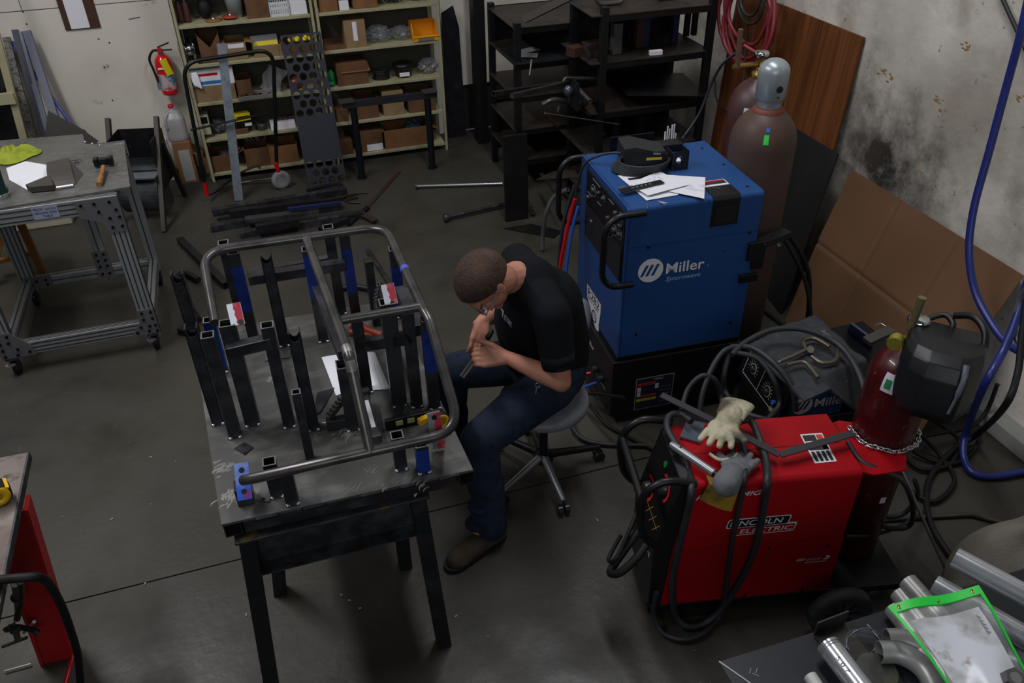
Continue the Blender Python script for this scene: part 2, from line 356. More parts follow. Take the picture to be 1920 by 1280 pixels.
# white basket
p0 = Y(508, 28, SF+.02); p1 = Y(543, 26, SF+.02); t = T('plastic_basket', 'white slotted plastic basket on the top visible shelf', 'basket', ((p0.x+p1.x)/2, SF+.09, SZ[4]+.001)); F = WM[t]; mb = MB(F); w_ = p1.x-p0.x; h = .1
for s in (-1, 1):
    for n in range(9):
        x = -w_/2+w_*n/8; mb.lo((x-.0045, s*.07-.002, 0), (x+.0045, s*.07+.002, h))
    for z in (0, h*.5-.004, h-.018): mb.lo((-w_/2, s*.07-.003, z), (w_/2, s*.07+.003, z+.018))
    for n in range(8):
        y = -.07+.14*n/7; mb.lo((s*w_/2-.002, y-.003, 0), (s*w_/2+.002, y+.003, h))
    for z in (0, h*.5, h-.008): mb.lo((s*w_/2-.003, -.07, z), (s*w_/2+.003, .07, z+.008))
mb.lo((-w_/2, -.07, 0), (w_/2, .07, .003)); O('basket_body', mb, mat('basket_white', '#c9cbcc', .5), t)
carton(545, 577, 4, 25, 4, 'white printed box at the right end of the left bay top visible shelf', paper, open_=False)
carton(599, 634, -10, 18, 4, 'brown box at the left end of the right bay top visible shelf', card, open_=True, flap=30)
carton(637, 655, 2, 19, 4, 'small white box between two brown boxes, top visible shelf', paper, open_=False, depth=.08)
carton(663, 709, -6, 18, 4, 'brown box with raised flap right of the small white box', card, flap=-20)
def tangle(name, px0, px1, py, tier, m, label, cat, n=5, r=.005, hh=.05, dy=.12, kind=None):
    a = Y(px0, py, SF+dy).x; c = Y(px1, py, SF+dy).x; mb = MB(); z = SZ[tier]
    for q in range(n):
        cx, cy = rnd.uniform(a+(c-a)*.25, c-(c-a)*.25), SF+dy+rnd.uniform(-.02, .03); R = (c-a)*rnd.uniform(.2, .3); ph = rnd.random()*6
        pts = [(cx+R*math.cos(ph+t_*.7), cy+R*.35*math.sin(ph+t_*.7), z+r+.002+q*.9*r+abs(math.sin(t_*1.3+q))*hh*rnd.uniform(.3, 1)) for t_ in range(9)]
        mb.tube(cr(pts, 5), r, 8, closed=False)
    return TM(name, mb, m, label, cat)
tangle('electric_cord', 715, 765, 12, 4, black_r, 'black cord heap at mid right bay, top visible shelf', 'cord')
tangle('electric_cord', 762, 812, 10, 4, black_r, 'black cord heap at the right end of the top visible shelf', 'cord')
# --- second tier
t = T('wire_spool', 'shiny metal spool standing at the left end of the second shelf', 'spool', (Y(352, 105, SF+.08).x, SF+.12, SZ[3]+.085)); F = WM[t] @ LR((0, 0, 0), -70) @ LR(rx=90); mb = MB(F)
mb.lathe([(.03, -.035), (.083, -.035), (.083, -.031), (.045, -.03), (.045, .03), (.083, .031), (.083, .035), (.03, .035)], n=32); O('spool', mb, chrome, t)
p = Y(373, 113, SF+.01); mb = MB(); mb.cyl((p.x, SF+.02, SZ[3]+.014), (p.x, SF+.09, SZ[3]+.014), .012, 14, inner=.6); TM('pipe_fitting', mb, rust, 'small open ended pipe fitting at the foot of the metal spool', 'fitting')
def cutbin(px0, px1, pyt, pyb, tier, label, m):      # picking bin with a V cut front
    a = Y(px0, pyb, SF+.03); c = Y(px1, pyb, SF+.03); z0 = SZ[tier]+.001; h = Y(px0, pyt, SF+.03).z-z0; w_ = c.x-a.x
    t = T('cardboard_bin', label, 'box', ((a.x+c.x)/2, SF+.13, z0)); F = WM[t]; mb = MB(F)
    mb.lo((-w_/2, -.1, 0), (w_/2, .1, .004))
    for s in (-1, 1): mb.lo((s*w_/2, -.1, 0), (s*(w_/2-.004), .1, h))
    mb.lo((-w_/2, .096, 0), (w_/2, .1, h))
    G = Matrix.Translation((0, -.1, 0)) @ Matrix.Rotation(math.radians(90), 4, 'X')
    mb.prism([(-w_/2, 0), (w_/2, 0), (w_/2, h), (w_*.3, h*.8), (0, h*.5), (-w_*.3, h*.8), (-w_/2, h)], -.004, 0, F=G); O('bin_body', mb, m, t)
cutbin(378, 421, 63, 116, 3, 'brown cardboard bin with a V cut front on the second shelf', card_d)
carton(426, 466, 79, 111, 3, 'tan box with white sticker beside the V cut bin', card_l, tag=(.15, .68, .9, .92), flap=20)
t = carton(478, 531, 84, 106, 3, 'low tan box holding the yellow binder', card_l)
p = Y(497, 84, SF+.08); mb = MB(); F = LR((p.x, SF+.11, SZ[3]+.075), 4, -20); mb.box((0, 0, 0), (.19, .03, .12), F); b_ = T('ring_binder', 'grey and yellow binder leaning in a low tan box, second shelf', 'binder', (p.x, SF+.11, SZ[3]+.02))
O('cover', mb, grey_p, b_); mb = MB(); mb.box((0, -.018, -.02), (.185, .005, .075), F); O('front_label', mb, yel_p, b_)
carton(538, 592, 82, 105, 3, 'low brown box of yellow parts behind the perforated plate', card_d)
for k, (px) in enumerate((545, 556, 570, 582)):
    p = Y(px, 72, SF+.1); mb = MB(); mb.ell((p.x, SF+.1, SZ[3]+.085), (.025, .04, .02)); mb.ell((p.x+.01, SF+.08, SZ[3]+.1), (.015, .02, .02))
    TM('plastic_fitting', mb, yel_p, 'rounded yellow part in the box behind the perforated plate', 'cap', 'yellow parts in the box')
carton(608, 652, 84, 97, 3, 'low open brown tray at the left end of right bay second shelf', card_d)
carton(648, 688, 38, 80, 3, 'tall tan box with white tape strip on the second shelf', card_l, open_=False, tag=(.4, .25, .6, .95))
def bag(px, py, tier, rx, ry, rz_, label, m=None, kids=None, dy=.12):
    p = Y(px, py, SF+dy); mb = MB(); sd = rnd.random()*50
    def fn(u, v):
        a = u*2*math.pi; b_ = (v-.5)*math.pi; d = Vector((math.cos(a)*math.cos(b_), math.sin(a)*math.cos(b_), math.sin(b_)))
        k = 1+.28*noise.noise(d*2.6+Vector((sd, 0, 0)))+.12*noise.noise(d*7+Vector((0, sd, 0)))
        return (p.x+d.x*rx*k, SF+dy+.02+d.y*ry*k, SZ[tier]+rz_+.004+max(-rz_, d.z*rz_*k*1.1))
    mb.grid(fn, 32, 18, smooth=False); return TM('plastic_bag', mb, m or clearbag, label, 'bag')
bag(710, 60, 3, .1, .08, .055, 'crumpled clear bag behind the tall tan box, second shelf'); bag(752, 62, 3, .08, .08, .045, 'crumpled clear bag beside the yellow bin')
# yellow stacking bin
a = Y(776, 74, SF+.02); c = Y(822, 71, SF+.02); w_ = c.x-a.x; t = T('stacking_bin', 'yellow open fronted plastic bin at the right end of the second shelf', 'bin', ((a.x+c.x)/2, SF+.1, SZ[3]+.001)); F = WM[t]
mb = MB(F); mb.lo((-w_/2, -.1, 0), (w_/2, .1, .005)); mb.lo((-w_/2, .095, 0), (w_/2, .1, .12)); mb.lo((-w_/2, -.1, 0), (w_/2, -.095, .035))
G = Matrix(((0, 0, 1, 0), (1, 0, 0, 0), (0, 1, 0, 0), (0, 0, 0, 1)))
for s in (-1, 1): mb.prism([(-.1, 0), (.1, 0), (.1, .12), (-.02, .12), (-.05, .05), (-.1, .045)], s*w_/2-.0025, s*w_/2+.0025, F=G)
mb.lo((-w_/2-.008, -.106, .03), (w_/2+.008, -.098, .04)); O('bin_body', mb, mat('yellow_bin', '#e59a16', .4), t, bev=.002); mb = MB(F); mb.lo((-w_*.35, -.104, .006), (w_*.3, -.1, .026)); O('label_card', mb, grey_p, t)
# --- third tier
carton(362, 446, 162, 190, 2, 'long low tan box under the white glove box', card_l, open_=False)
def onbox(px0, px1, pyt, pyb, m, label, name, cat, depth=.14, dy=.04, rz=0, stripes=None):
    yy = SF+dy; a = Y(px0, pyb, yy); c = Y(px1, pyb, yy); b_ = Y((px0+px1)/2, pyt, yy); z0 = a.z
    t = T(name, label, cat, ((a.x+c.x)/2, yy+depth/2, z0), rz); w_ = c.x-a.x; h = b_.z-z0
    mb = MB(WM[t]); mb.lo((-w_/2, -depth/2, 0), (w_/2, depth/2, h)); O('box_body', mb, m, t, bev=.002)
    for (x0, y0, x1, y1, mm) in stripes or []:
        q = MB(WM[t]); q.lo((x0*w_-w_/2, -depth/2-.001, y0*h), (x1*w_-w_/2, -depth/2+.001, y1*h)); O('print', q, mm, t)
    return t
blue_pr = mat('blue_print', '#2d6ea8', .6)
onbox(358, 443, 128, 165, paper, 'white glove box with blue and red print on the third shelf', 'glove_box', 'box', stripes=[(0, .1, .9, .3, blue_pr), (.2, .6, .65, .75, red_p)])
mb = MB(); p = Y(366, 150, SF-.02)
for q in range(4): mb.cap((p.x-.03+q*.014, SF+.03, p.z+.03), (p.x-.01+q*.012, SF+.01, p.z-.045-.008*q), .012, .009, 8)
TM('latex_glove', mb, paper, 'white glove hanging out of the glove box', 'glove')
carton(447, 476, 149, 180, 2, 'copper brown open box left of the hand truck loop', card_d, depth=.2)
carton(450, 515, 178, 194, 2, 'flat tray of small parts jutting from the third shelf', mat('tray_grey', '#8d8a85', .4, .4), dy=-.05, depth=.12, name='parts_tray', cat='tray')
for k in range(7):
    px = 455+k*8.5; p = Y(px, 186, SF-.02); mb = MB(); mb.box((p.x, SF+rnd.uniform(-.02, .01), SZ[2]+.018), (rnd.uniform(.015, .03), .03, .022), None, rnd.uniform(-30, 30))
    TM('small_part', mb, [rust, steel_black, steel_bright][k % 3], 'loose hardware in the flat tray on the third shelf', 'part', 'loose parts in the flat tray')
silver = mat('silver_foil', '#9a9c9f', .35, .6)
mb = MB(); F = LR((Y(512, 150, SF+.05).x, SF+.06, SZ[2]+.1), 0, 8, 28); mb.grid(lambda u, v: (.14*(u-.5)+.01*math.sin(9*v), .02*math.sin(3.1*u)*math.sin(3.1*v)+.008*math.sin(14*u+8*v), .2*(v-.5)), 14, 14, thick=.012, F=F); TM('foil_bag', mb, silver, 'crumpled silver bag leaning behind the truck handle', 'bag')
mb = MB(); p = Y(622, 150, SF+.1)
mb.ell((p.x, SF+.1, SZ[2]+.06), (.028, .05, .055)); mb.ell((p.x-.01, SF+.08, SZ[2]+.02), (.035, .05, .02)); TM('green_cloth', mb, mat('green_rag', '#127a45', .7), 'bright green bundle behind the perforated plate', 'cloth')
mb = MB(); p = Y(555, 160, SF+.12); mb.ell((p.x, SF+.12, SZ[2]+.045), (.06, .06, .045)); TM('copper_bundle', mb, mat('copper', '#8a4a33', .4, .6), 'coppery bundle seen through the perforated plate', 'bundle')
carton(634, 692, 118, 157, 2, 'brown box with sloping lid on the third shelf', card_d, open_=False, flap=0)
p = Y(664, 120, SF+.05); mb = MB(); mb.box((p.x, SF+.09, SZ[2]+.13), (.225, .12, .004), LR()) if False else mb.box((0, 0, 0), (.225, .13, .004), LR((p.x, SF+.08, SZ[2]+.125), 0, 24)); TM('box_lid', mb, card, 'loose tan lid sloping on the brown box, third shelf', 'lid')
mb = MB(); p = Y(716, 140, SF+.08)
for q in range(6): mb.tube(cr([(p.x+.06*math.cos(t_*.785), SF+.1+.04*math.sin(t_*.785), SZ[2]+.008+q*.012) for t_ in range(8)], 4, True), .005, 8, closed=True)
TM('hose_coil', mb, black_r, 'black coil left of the black tub', 'hose')
t = T('black_tub', 'round black tub with white sticker on the third shelf', 'tub', (Y(758, 135, SF+.08).x, SF+.12, SZ[2]+.001)); mb = MB(WM[t]); mb.lathe([(.06, 0), (.065, .01), (.075, .075), (.083, .08), (.083, .095), (.05, .105)], n=28); O('tub', mb, black_p, t)
mb = MB(WM[t]); mb.lo((-.045, -.0745, .015), (.035, -.0715, .045)); O('sticker', mb, paper, t)
bag(803, 125, 2, .075, .07, .05, 'clear bag of brass bits at the right end of the third shelf')
for k in range(14):
    p = Y(803+rnd.uniform(-14, 14), 128+rnd.uniform(-8, 8), SF+.1); mb = MB(); mb.cyl((p.x, SF+.1, SZ[2]+.01+rnd.random()*.05), (p.x+.012, SF+.12, SZ[2]+.02+rnd.random()*.05), .008, 6)
    TM('brass_bit', mb, [brass, steel_bright][k % 2], 'small bit inside the clear bag on the third shelf', 'part', 'bits in the clear bag')
# --- fourth tier
onbox(377, 398, 217, 254, mat('cream_box', '#b3ad92', .7), 'small cream box at the left end of the fourth shelf', 'small_box', 'box', stripes=[(.1, .6, .9, .95, black_p)])
onbox(440, 470, 214, 229, yel_p, 'yellow and black box on top of the pile, fourth shelf', 'yellow_box', 'box', rz=12, depth=.08, stripes=[(.1, .3, .9, .7, black_p)])
onbox(440, 478, 229, 241, black_p, 'dark box with white print under the yellow box', 'dark_box', 'box', depth=.1, stripes=[(.55, .2, .9, .8, paper)])
onbox(442, 468, 241, 254, card_d, 'little brown kit box at the bottom of the pile', 'kit_box', 'box', depth=.1)
jar('tin', 493, 247, 3-2, .045, .05, mat('dull_tin', '#4c4d50', .4, .5), 'round dark tin on the fourth shelf', 'tin')
onbox(509, 556, 231, 245, paper, 'long low white box on the fourth shelf', 'white_box', 'box', depth=.12)
for k in range(5):
    p = Y(518+k*9, 226, SF+.1); mb = MB(); mb.cyl((p.x-.015, SF+.12, SZ[1]+.06), (p.x+.02, SF+.1, SZ[1]+.062), .009, 8); TM('rusty_bolt', mb, rust, 'rusty bolt on the long white box', 'bolt', 'bolts on the white box')
bag(410, 240, 1, .06, .06, .05, 'dusty clear bag left of the leaning bar, fourth shelf', mat('dusty_film', '#45454a', .4))
carton(632, 654, 206, 223, 1, 'small brown box at the left of right bay fourth shelf', card_d, open_=False)
carton(670, 711, 184, 214, 1, 'brown box behind the left end of the tube stand', card_d, flap=0)
carton(720, 759, 171, 211, 1, 'tan box behind the middle of the tube stand', card_l, open_=False)
carton(767, 818, 172, 207, 1, 'brown open box behind the right end of the tube stand', card_d)
# --- bottom tier
carton(388, 440, 292, 328, 0, 'crumpled brown open box at the left of the bottom shelf', card_d, flap=-35)
bag(428, 300, 0, .07, .06, .06, 'clear bag stuffed in the crumpled bottom box', None)
carton(463, 508, 277, 310, 0, 'brown box of bolts on the bottom shelf', card_d, flap=25)
for k in range(6):
    p = Y(466+k*6, 272, SF+.1); mb = MB(); a = rnd.uniform(-1, 1); q = Vector((p.x, SF+.1, SZ[0]+.2-.02)); mb.cyl(q, q+Vector((.03*a, 0, .035)), .006, 8); mb.cyl(q+Vector((.03*a, 0, .035)), q+Vector((.036*a, 0, .042)), .012, 6)
    TM('bolt', mb, steel_bright, 'bright bolt sticking out of the bottom shelf box', 'bolt', 'bolts in the bottom box')
carton(509, 564, 272, 313, 0, 'tan open box behind the truck wheel strut', card)
carton(572, 600, 275, 310, 0, 'brown box behind the perforated plate, bottom shelf', card_d, open_=False)
carton(640, 664, 264, 290, 0, 'small brown box between the plate and the tube stand', card_d, open_=False)
carton(674, 721, 246, 292, 0, 'brown box with white shipping label on the bottom shelf', card_d, open_=False, tag=(.35, .02, .98, .35))
carton(724, 806, 240, 285, 0, 'wide brown open box at the right of the bottom shelf', card, flap=35)
bag(775, 238, 0, .08, .06, .085, 'bluish plastic bag in the wide bottom box', mat('blue_film', '#3d4c63', .35))
# ================================================================ THINGS BY THE BACK WALL
# clipboard
t = T('clipboard', 'dark brown clipboard with white sheets hanging on the wall', 'clipboard', (Y(150, 10, YW).x, YW-.02, Y(150, 58, YW).z)); a = Y(123, 58, YW-.02); c = Y(190, 55, YW-.02)
mb = MB(); mb.lo((a.x, YW-.012, a.z), (c.x, YW-.004, a.z+.33)); O('board', mb, mat('hardboard', '#43291c', .5), t, bev=.003)
a2 = Y(134, 55, YW-.02); c2 = Y(168, 54, YW-.02)
for k in range(2): mb = MB(); mb.lo((a2.x+.006*k, YW-.0165+.002*k, a2.z+.002*k), (c2.x+.006*k, YW-.015+.002*k, a2.z+.28)); O('sheet', mb, paper, t)
mb = MB(); mb.lo((a2.x+.02, YW-.025, a.z+.29), (c2.x-.02, YW-.012, a.z+.32)); O('clip', mb, chrome, t)
# fire extinguisher
p = Y(322, 175, YW-.08); t = T('fire_extinguisher', 'red fire extinguisher with yellow tag on the wall', 'fire extinguisher', (p.x-.005, YW-.085, p.z)); F = WM[t]; H_ = .30
mb = MB(F); mb.lathe([(.03, 0), (.058, .004), (.062, .02), (.062, .22), (.055, .26), (.035, .285), (.02, .295)], n=32); O('cylinder', mb, mat('extinguisher_red', '#d2101c', .25, coat=.6), t)
mb = MB(F); mb.lathe([(.0628, .04), (.0628, .16)], n=32, caps=False); O('label', mb, mat('faded_label', '#b9a49f', .6, nz=[(28, .5, .56, '#a7413f', 2), (22, .56, .6, '#5b86a8', 2)]), t)
mb = MB(F); mb.lathe([(.018, .29), (.022, .3), (.022, .325), (.014, .34)], n=16); O('valve', mb, steel_bright, t)
mb = MB(F); mb.bar((-.01, 0, .345), (.075, -.02, .375), .018, .008); O('handle', mb, black_p, t); mb = MB(F); mb.bar((0, -.01, .325), (.085, -.025, .325), .018, .007); O('lever', mb, black_p, t)
mb = MB(F); mb.cyl((.0, -.02, .33), (0, -.04, .332), .018, 16); O('gauge', mb, red_p, t)
mb = MB(F); mb.tube(cr([(-.01, -.01, .325), (-.05, -.02, .325), (-.085, -.02, .27), (-.075, -.02, .19), (-.067, -.02, .12), (-.066, -.03, .08)], 6), .009, 10); O('hose', mb, black_r, t)
mb = MB(F); mb.cyl((-.066, -.03, .1), (-.062, -.032, .05), .012, 12, r2=.015); O('nozzle', mb, grey_p, t)
mb = MB(F); mb.box((0, 0, 0), (.05, .002, .12), LR((.022, -.066, .215), 12, 0, -14)); O('inspection_tag', mb, yel_p, t)
mb = MB(F); mb.lo((-.04, -.0638, .2), (.0, -.058, .212)); O('white_strip', mb, paper, t)
mb = MB(F); mb.lo((-.02, .05, .05), (.02, .085, .28)); O('wall_bracket', mb, steel_black, t)
# milk jug on boxes
bx = [((305, 340), 255, 312, paper, 'white box with faint print standing left of the brown one', 6.60), ((334, 378), 262, 340, card, 'brown upright box with white label under the jug', 6.44)]
(q0, q1) = Z(345, 345).x, Z(377, 340).x
t = T('cardboard_box', bx[1][4], 'box', (-.575, 6.50, 0)); mb = MB(WM[t]); mb.lo((-.065, -.09, 0), (.065, .09, .33)); O('box_body', mb, card, t, bev=.002)
mb = MB(WM[t]); mb.lo((-.035, -.092, .02), (.045, -.088, .27)); O('sticker', mb, mat('carton_label', '#9c9a98', .7), t)
for k, s in enumerate(('Box', '12')): pass
mb = MB(); mb.box((-.735, 6.56, .165), (.11, .09, .33), None, 4); t2 = T('cardboard_box', bx[0][4], 'box', (-.735, 6.56, 0)); O('box_body', mb, mat('white_carton', '#b9b9bd', .7), t2, bev=.002)
mb = MB(); mb.box((-.735, 6.514, .2), (.06, .002, .03), None, 4); O('print', mb, mat('faint_print', '#8d8e95', .7), t2)
t = T('milk_jug', 'translucent plastic jug with red cap on the brown box', 'jug', (-.585, 6.50, .331)); F = WM[t]; mb = MB(F)
def jugf(u, v):
    a = u*2*math.pi; pr = [(0, .0), (.07, .0), (.076, .01), (.076, .13), (.07, .17), (.045, .21), (.02, .228), (.018, .25)]
    k = v*(len(pr)-1); i = min(int(k), len(pr)-2); f = k-i; r = pr[i][0]*(1-f)+pr[i+1][0]*f; z = pr[i][1]*(1-f)+pr[i+1][1]*f
    e = 3.2 if r > .03 else 2; q = (abs(math.cos(a))**e+abs(math.sin(a))**e)**(-1/e); return (r*q*math.cos(a), r*q*math.sin(a), z)
mb.grid(jugf, 32, 28); O('jug_body', mb, mat('milky_plastic', '#b5b1b3', .35, trans=.35), t)
mb = MB(F); mb.tube(cr([(-.02, -.03, .215), (-.045, -.05, .2), (-.06, -.066, .16), (-.055, -.07, .11)], 5), .011, 10); O('handle', mb, MC['milky_plastic'], t)
mb = MB(F); mb.lathe([(.021, .245), (.021, .262), (.018, .265)], n=20); O('cap', mb, red_p, t)
# galvanised bar leaning
a = Z(448, 376); galv = mat('galvanised', '#7c848c', .45, .5, nz=[(30, .45, .7, '#687078', 6)])
mb = MB(); mb.bar((a.x, a.y, .003), (a.x+.11, a.y+.20, 1.08), .062, .03, up=(0, 1, 0), hollow=.004); TM('flat_bar', mb, galv, 'grey galvanised channel standing before the hand truck', 'bar')
# hand truck
t = T('hand_truck', 'black tubular hand truck with red tips parked at the shelving', 'hand truck', (-.15, 6.1, 0)); green_k = mat('dark_green_tube', '#101815', .35, .3)
A1_ = Z(388, 366, .06); B1 = Z(522, 322, .16)
lt = Y(345, 140, 6.02); rt = Y(520, 135, 6.12)
mb = MB(); mb.tube(fil([A1_, (lt.x, 6.08, 1.0), (rt.x, 6.12, 1.02), (B1.x, 6.16, .16)], .12, 7), .014, 14); O('handle_loop', mb, green_k, t)
for e in ((A1_, (lt.x, 6.08, 1.0)),): mb = MB(); mb.tube([e[0], Vector(e[0])+(Vector(e[1])-Vector(e[0])).normalized()*.1], .0155, 14); O('tip_sleeve', mb, red_p, t)
mb = MB(); q = B1; mb.tube([q, q+Vector((-.008, -.002, .07))], .0155, 14); O('tip_sleeve', mb, red_p, t)
for px, py in ((520, 345),):
    c = Z(527, 337, .07); mb = MB(); F = LR(c, 12, 90); mb.lathe([(.025, -.02), (.035, -.018), (.05, -.024), (.07, -.018), (.072, 0), (.07, .018), (.05, .024), (.025, .02)], F, 28); O('wheel', mb, mat('dusty_tyre', '#77777a', .6), t)
    mb = MB(); mb.lathe([(.004, -.035), (.022, -.034), (.03, -.024), (.03, .0)], F, 20); O('hub', mb, steel_bright, t)
mb = MB(); mb.tube(cr([A1_, Z(400, 362, .03), Z(440, 345, .02), Z(520, 333, .05)], 6), .008, 8); O('axle_brace', mb, steel_raw, t)
mb = MB(); mb.tube(cr([Z(395, 365, .03), Z(450, 325, .1), Z(480, 312, .12), Z(488, 316, .1)], 6), .009, 8); O('toe_strut', mb, green_k, t)
mb = MB(); mb.bar(Vector(A1_)+Vector((0, 0, .5)), Vector(B1)+Vector((0, 0, .45)), .03, .006); O('cross_bar', mb, green_k, t)
# perforated plate
def perf():
    a = Z(577, 352); c = Z(650, 345); u = (c-a); w_ = .29; tl = Y(530, 66, 6.34); H_ = 1.09
    F = frame((a.x+.01, a.y+.01, 0), (1, .02, 0), (tl.x-a.x-.01, 6.33-a.y, tl.z))
    mb = MB(F); dx = .072; dy_ = .064; R = .0275; th = .004; n = 16
    def cell(x0, x1, y0, y1, hole=True):
        cx, cy = (x0+x1)/2, (y0+y1)/2
        if not hole: mb.lo((x0, y0, -th), (x1, y1, 0)); return
        ci = [(cx+R*math.cos(2*math.pi*(k+.5)/n), cy+R*math.sin(2*math.pi*(k+.5)/n)) for k in range(n)]
        def sq(k):
            an = 2*math.pi*(k+.5)/n; m_ = max(abs(math.cos(an)), abs(math.sin(an))); return (cx+(x1-x0)/2*math.cos(an)/m_, cy+(y1-y0)/2*math.sin(an)/m_)
        so = [sq(k) for k in range(n)]
        # put the square's corners exactly on the outline
        for k, s_ in ((2, (1, 1)), (6, (-1, 1)), (10, (-1, -1)), (14, (1, -1))): pass
        v = [(*p, 0) for p in so]+[(*p, 0) for p in ci]+[(*p, -th) for p in so]+[(*p, -th) for p in ci]
        fs = []
        for k in range(n):
            j = (k+1) % n; fs += [[k, j, n+j, n+k], [2*n+j, 2*n+k, 3*n+k, 3*n+j], [n+k, n+j, 3*n+j, 3*n+k]]
        mb.add(v, fs)
        for s_ in ((1, 1), (-1, 1), (-1, -1), (1, -1)):
            k = {(1, 1): 1, (-1, 1): 5, (-1, -1): 9, (1, -1): 13}[s_]; p, q = so[k], so[(k+1) % n]; cc = (cx+s_[0]*(x1-x0)/2, cy+s_[1]*(y1-y0)/2)
            mb.add([(*p, 0), (*q, 0), (*cc, 0)], [[0, 2, 1]]); mb.add([(*p, -th), (*q, -th), (*cc, -th)], [[0, 1, 2]])
    rows = int(H_/dy_)
    for r in range(rows):
        y0 = r*dy_; y1 = y0+dy_; of = (r % 2)*dx/2
        if 3 <= r <= 7: mb.lo((0, y0, -th), (w_, y1, 0)); continue
        mb.lo((0, y0, -th), (.003+of, y1, 0)); x = .003+of
        while x+dx <= w_+.001: cell(x, x+dx, y0, y1); x += dx
        if w_-x > .002: mb.lo((x, y0, -th), (w_, y1, 0))
    mb.lo((0, rows*dy_, -th), (w_, rows*dy_+.008, 0))
    return TM('perforated_plate', mb, mat('blue_black_sheet', '#2b2d36', .5, .4), 'dark laser cut plate with round holes leaning on the shelving', 'metal plate')
perf()
# tube stand (trestle of round tube)
t = T('tube_stand', 'dark welded tube stand in front of the right bay', 'stand', (.99, 6.04, 0)); tm = mat('dark_tube', '#1c1f25', .4, .5)
for x in (.705, 1.27):
    mb = MB(); mb.tube([(x, 6.05, 0), (x, 6.05, .565)], .026, 18); O('leg', mb, tm, t)
    mb = MB(); mb.lathe([(.04, 0), (.04, .005)], LR((x, 6.05, 0)), 20); O('foot_plate', mb, tm, t)
mb = MB(); mb.bar((.63, 6.05, .59), (1.34, 6.05, .59), .05, .045, hollow=.004); O('top_rail', mb, mat('worn_tube', '#3a3c42', .35, .6), t)
for x in (.66, 1.29): mb = MB(); mb.box((x, 6.05, .617), (.11, .09, .008)); O('top_plate', mb, mat('scuffed_plate', '#56524f', .4, .6), t)
# dark plates against the wall right of the shelving
p = Y(872, 25, 6.6)
mb = MB(); mb.prism([(1.535, 0), (1.71, 0), (1.70, .9), (1.66, 1.07), (1.56, 1.02)], 0, .006, F=Matrix.Translation((0, 6.62, 0)) @ Matrix.Rotation(math.radians(88), 4, 'X')); TM('steel_sheet', mb, steel_black, 'black steel sheet on end beside the right shelving post', 'metal sheet')
# ================================================================ LEFT CORNER
lg = mat('blue_grey_extrusion', '#6d7180', .5, .4); conc = mat('speckled_channel', '#6a6962', .7, nz=[(60, .5, .6, '#3c3b37', 3)])
p = [(12, 70, 60, 255, conc, 'speckled grey channel leaning leftmost in the corner', .045), (28, 56, 78, 235, mat('dark_channel', '#3e4048', .5, .4), 'dark channel leaning second from left in the corner', .04), (36, 60, 85, 228, lg, 'pale blue grey channel leaning in the middle of the corner group', .035), (50, 58, 104, 222, lg, 'wide blue grey channel leaning nearest the broom', .05)]
for k, (x0, y0, x1, y1, m, l, w_) in enumerate(p):
    a = Y(x0, y0, 6.66); b_ = Y(x1, y1, 6.45); d = (b_-a); e = b_+d*((b_.z-.0)/(-d.z)) if d.z else b_
    mb = MB(); mb.bar(a, e, w_, w_*.8, up=(0, 1, 0), hollow=.004); TM('metal_channel', mb, m, l, 'bar')
t = T('broom', 'blue handled broom leaning on the back wall', 'broom', (Y(145, 250, 6.5).x, 6.5, 0)); a = Y(22, 78, 6.68); b_ = Y(143, 246, 6.45); d = b_-a; e = b_+d*(.0)
bl_h = mat('blue_handle', '#3d4a8c', .4)
mb = MB(); mb.cyl(a, b_, .012, 12); O('handle', mb, bl_h, t); mb = MB(); mb.prism([(-.1, 0), (.1, 0), (.05, .1), (-.03, .12)], -.02, .02, F=LR(b_-Vector((0, 0, .1)), 0) @ Matrix.Rotation(math.radians(80), 4, 'X')); O('brush_head', mb, mat('dark_head', '#33353d', .6), t)
mb = MB(); mb.lo((b_.x-.11, 6.41, .0), (b_.x+.11, 6.46, b_.z-.1)); O('bristles', mb, mat('bristle_dark', '#2a2a2c', .9), t)
mb = MB(); a = Y(68, 236, 6.3); mb.prism([(0, 0), (.17, -.14), (.27, -.25), (.0, -.35), (-.12, -.3)], 0, .004, F=Matrix.Translation((a.x+.08, 6.42, a.z+.06)) @ Matrix.Rotation(math.radians(78), 4, 'X')); TM('steel_sheet', mb, mat('brown_sheet', '#4b4844', .5, .3), 'brownish steel sheet leaning behind the extrusion table', 'metal sheet')
# beige rack at the far left
t = T('storage_rack', 'beige rack with dark contents at the left edge of the picture', 'rack', (Y(0, 180, 6.2).x-.1, 6.2, 0))
mb = MB(); a = Y(2, 100, 6.2); b_ = Y(45, 262, 6.2); mb.bar(a+(a-b_)*1.2, b_+(b_-a)*1.0, .045, .03, up=(0, 1, 0)); O('post', mb, paint_beige, t)
a = Y(28, 183, 6.18); mb = MB(); mb.lo((a.x-1.2, 6.16, a.z-.035), (a.x, 6.2, a.z+.035)); O('beam', mb, paint_beige, t)
mb = MB(); mb.lo((a.x-1.2, 6.2, a.z-.01), (a.x-.02, 6.42, a.z)); O('deck', mb, steel_black, t)
mb = MB(); mb.lo((a.x-1.2, 6.38, .0), (a.x-.08, 6.42, a.z+.5)); O('dark_backing', mb, steel_black, t)
for k, (dx, h, m, l) in enumerate([(.07, .18, black_p, 'black box on the beige rack nearest its post'), (.22, .22, green_p, 'green case on the beige rack'), (.4, .2, card_d, 'brown box on the beige rack by the green case')]):
    mb = MB(); mb.lo((a.x-dx-.12, 6.22, a.z+.001), (a.x-dx, 6.37, a.z+h)); TM('storage_box', mb, m, l, 'box', bev=.004)
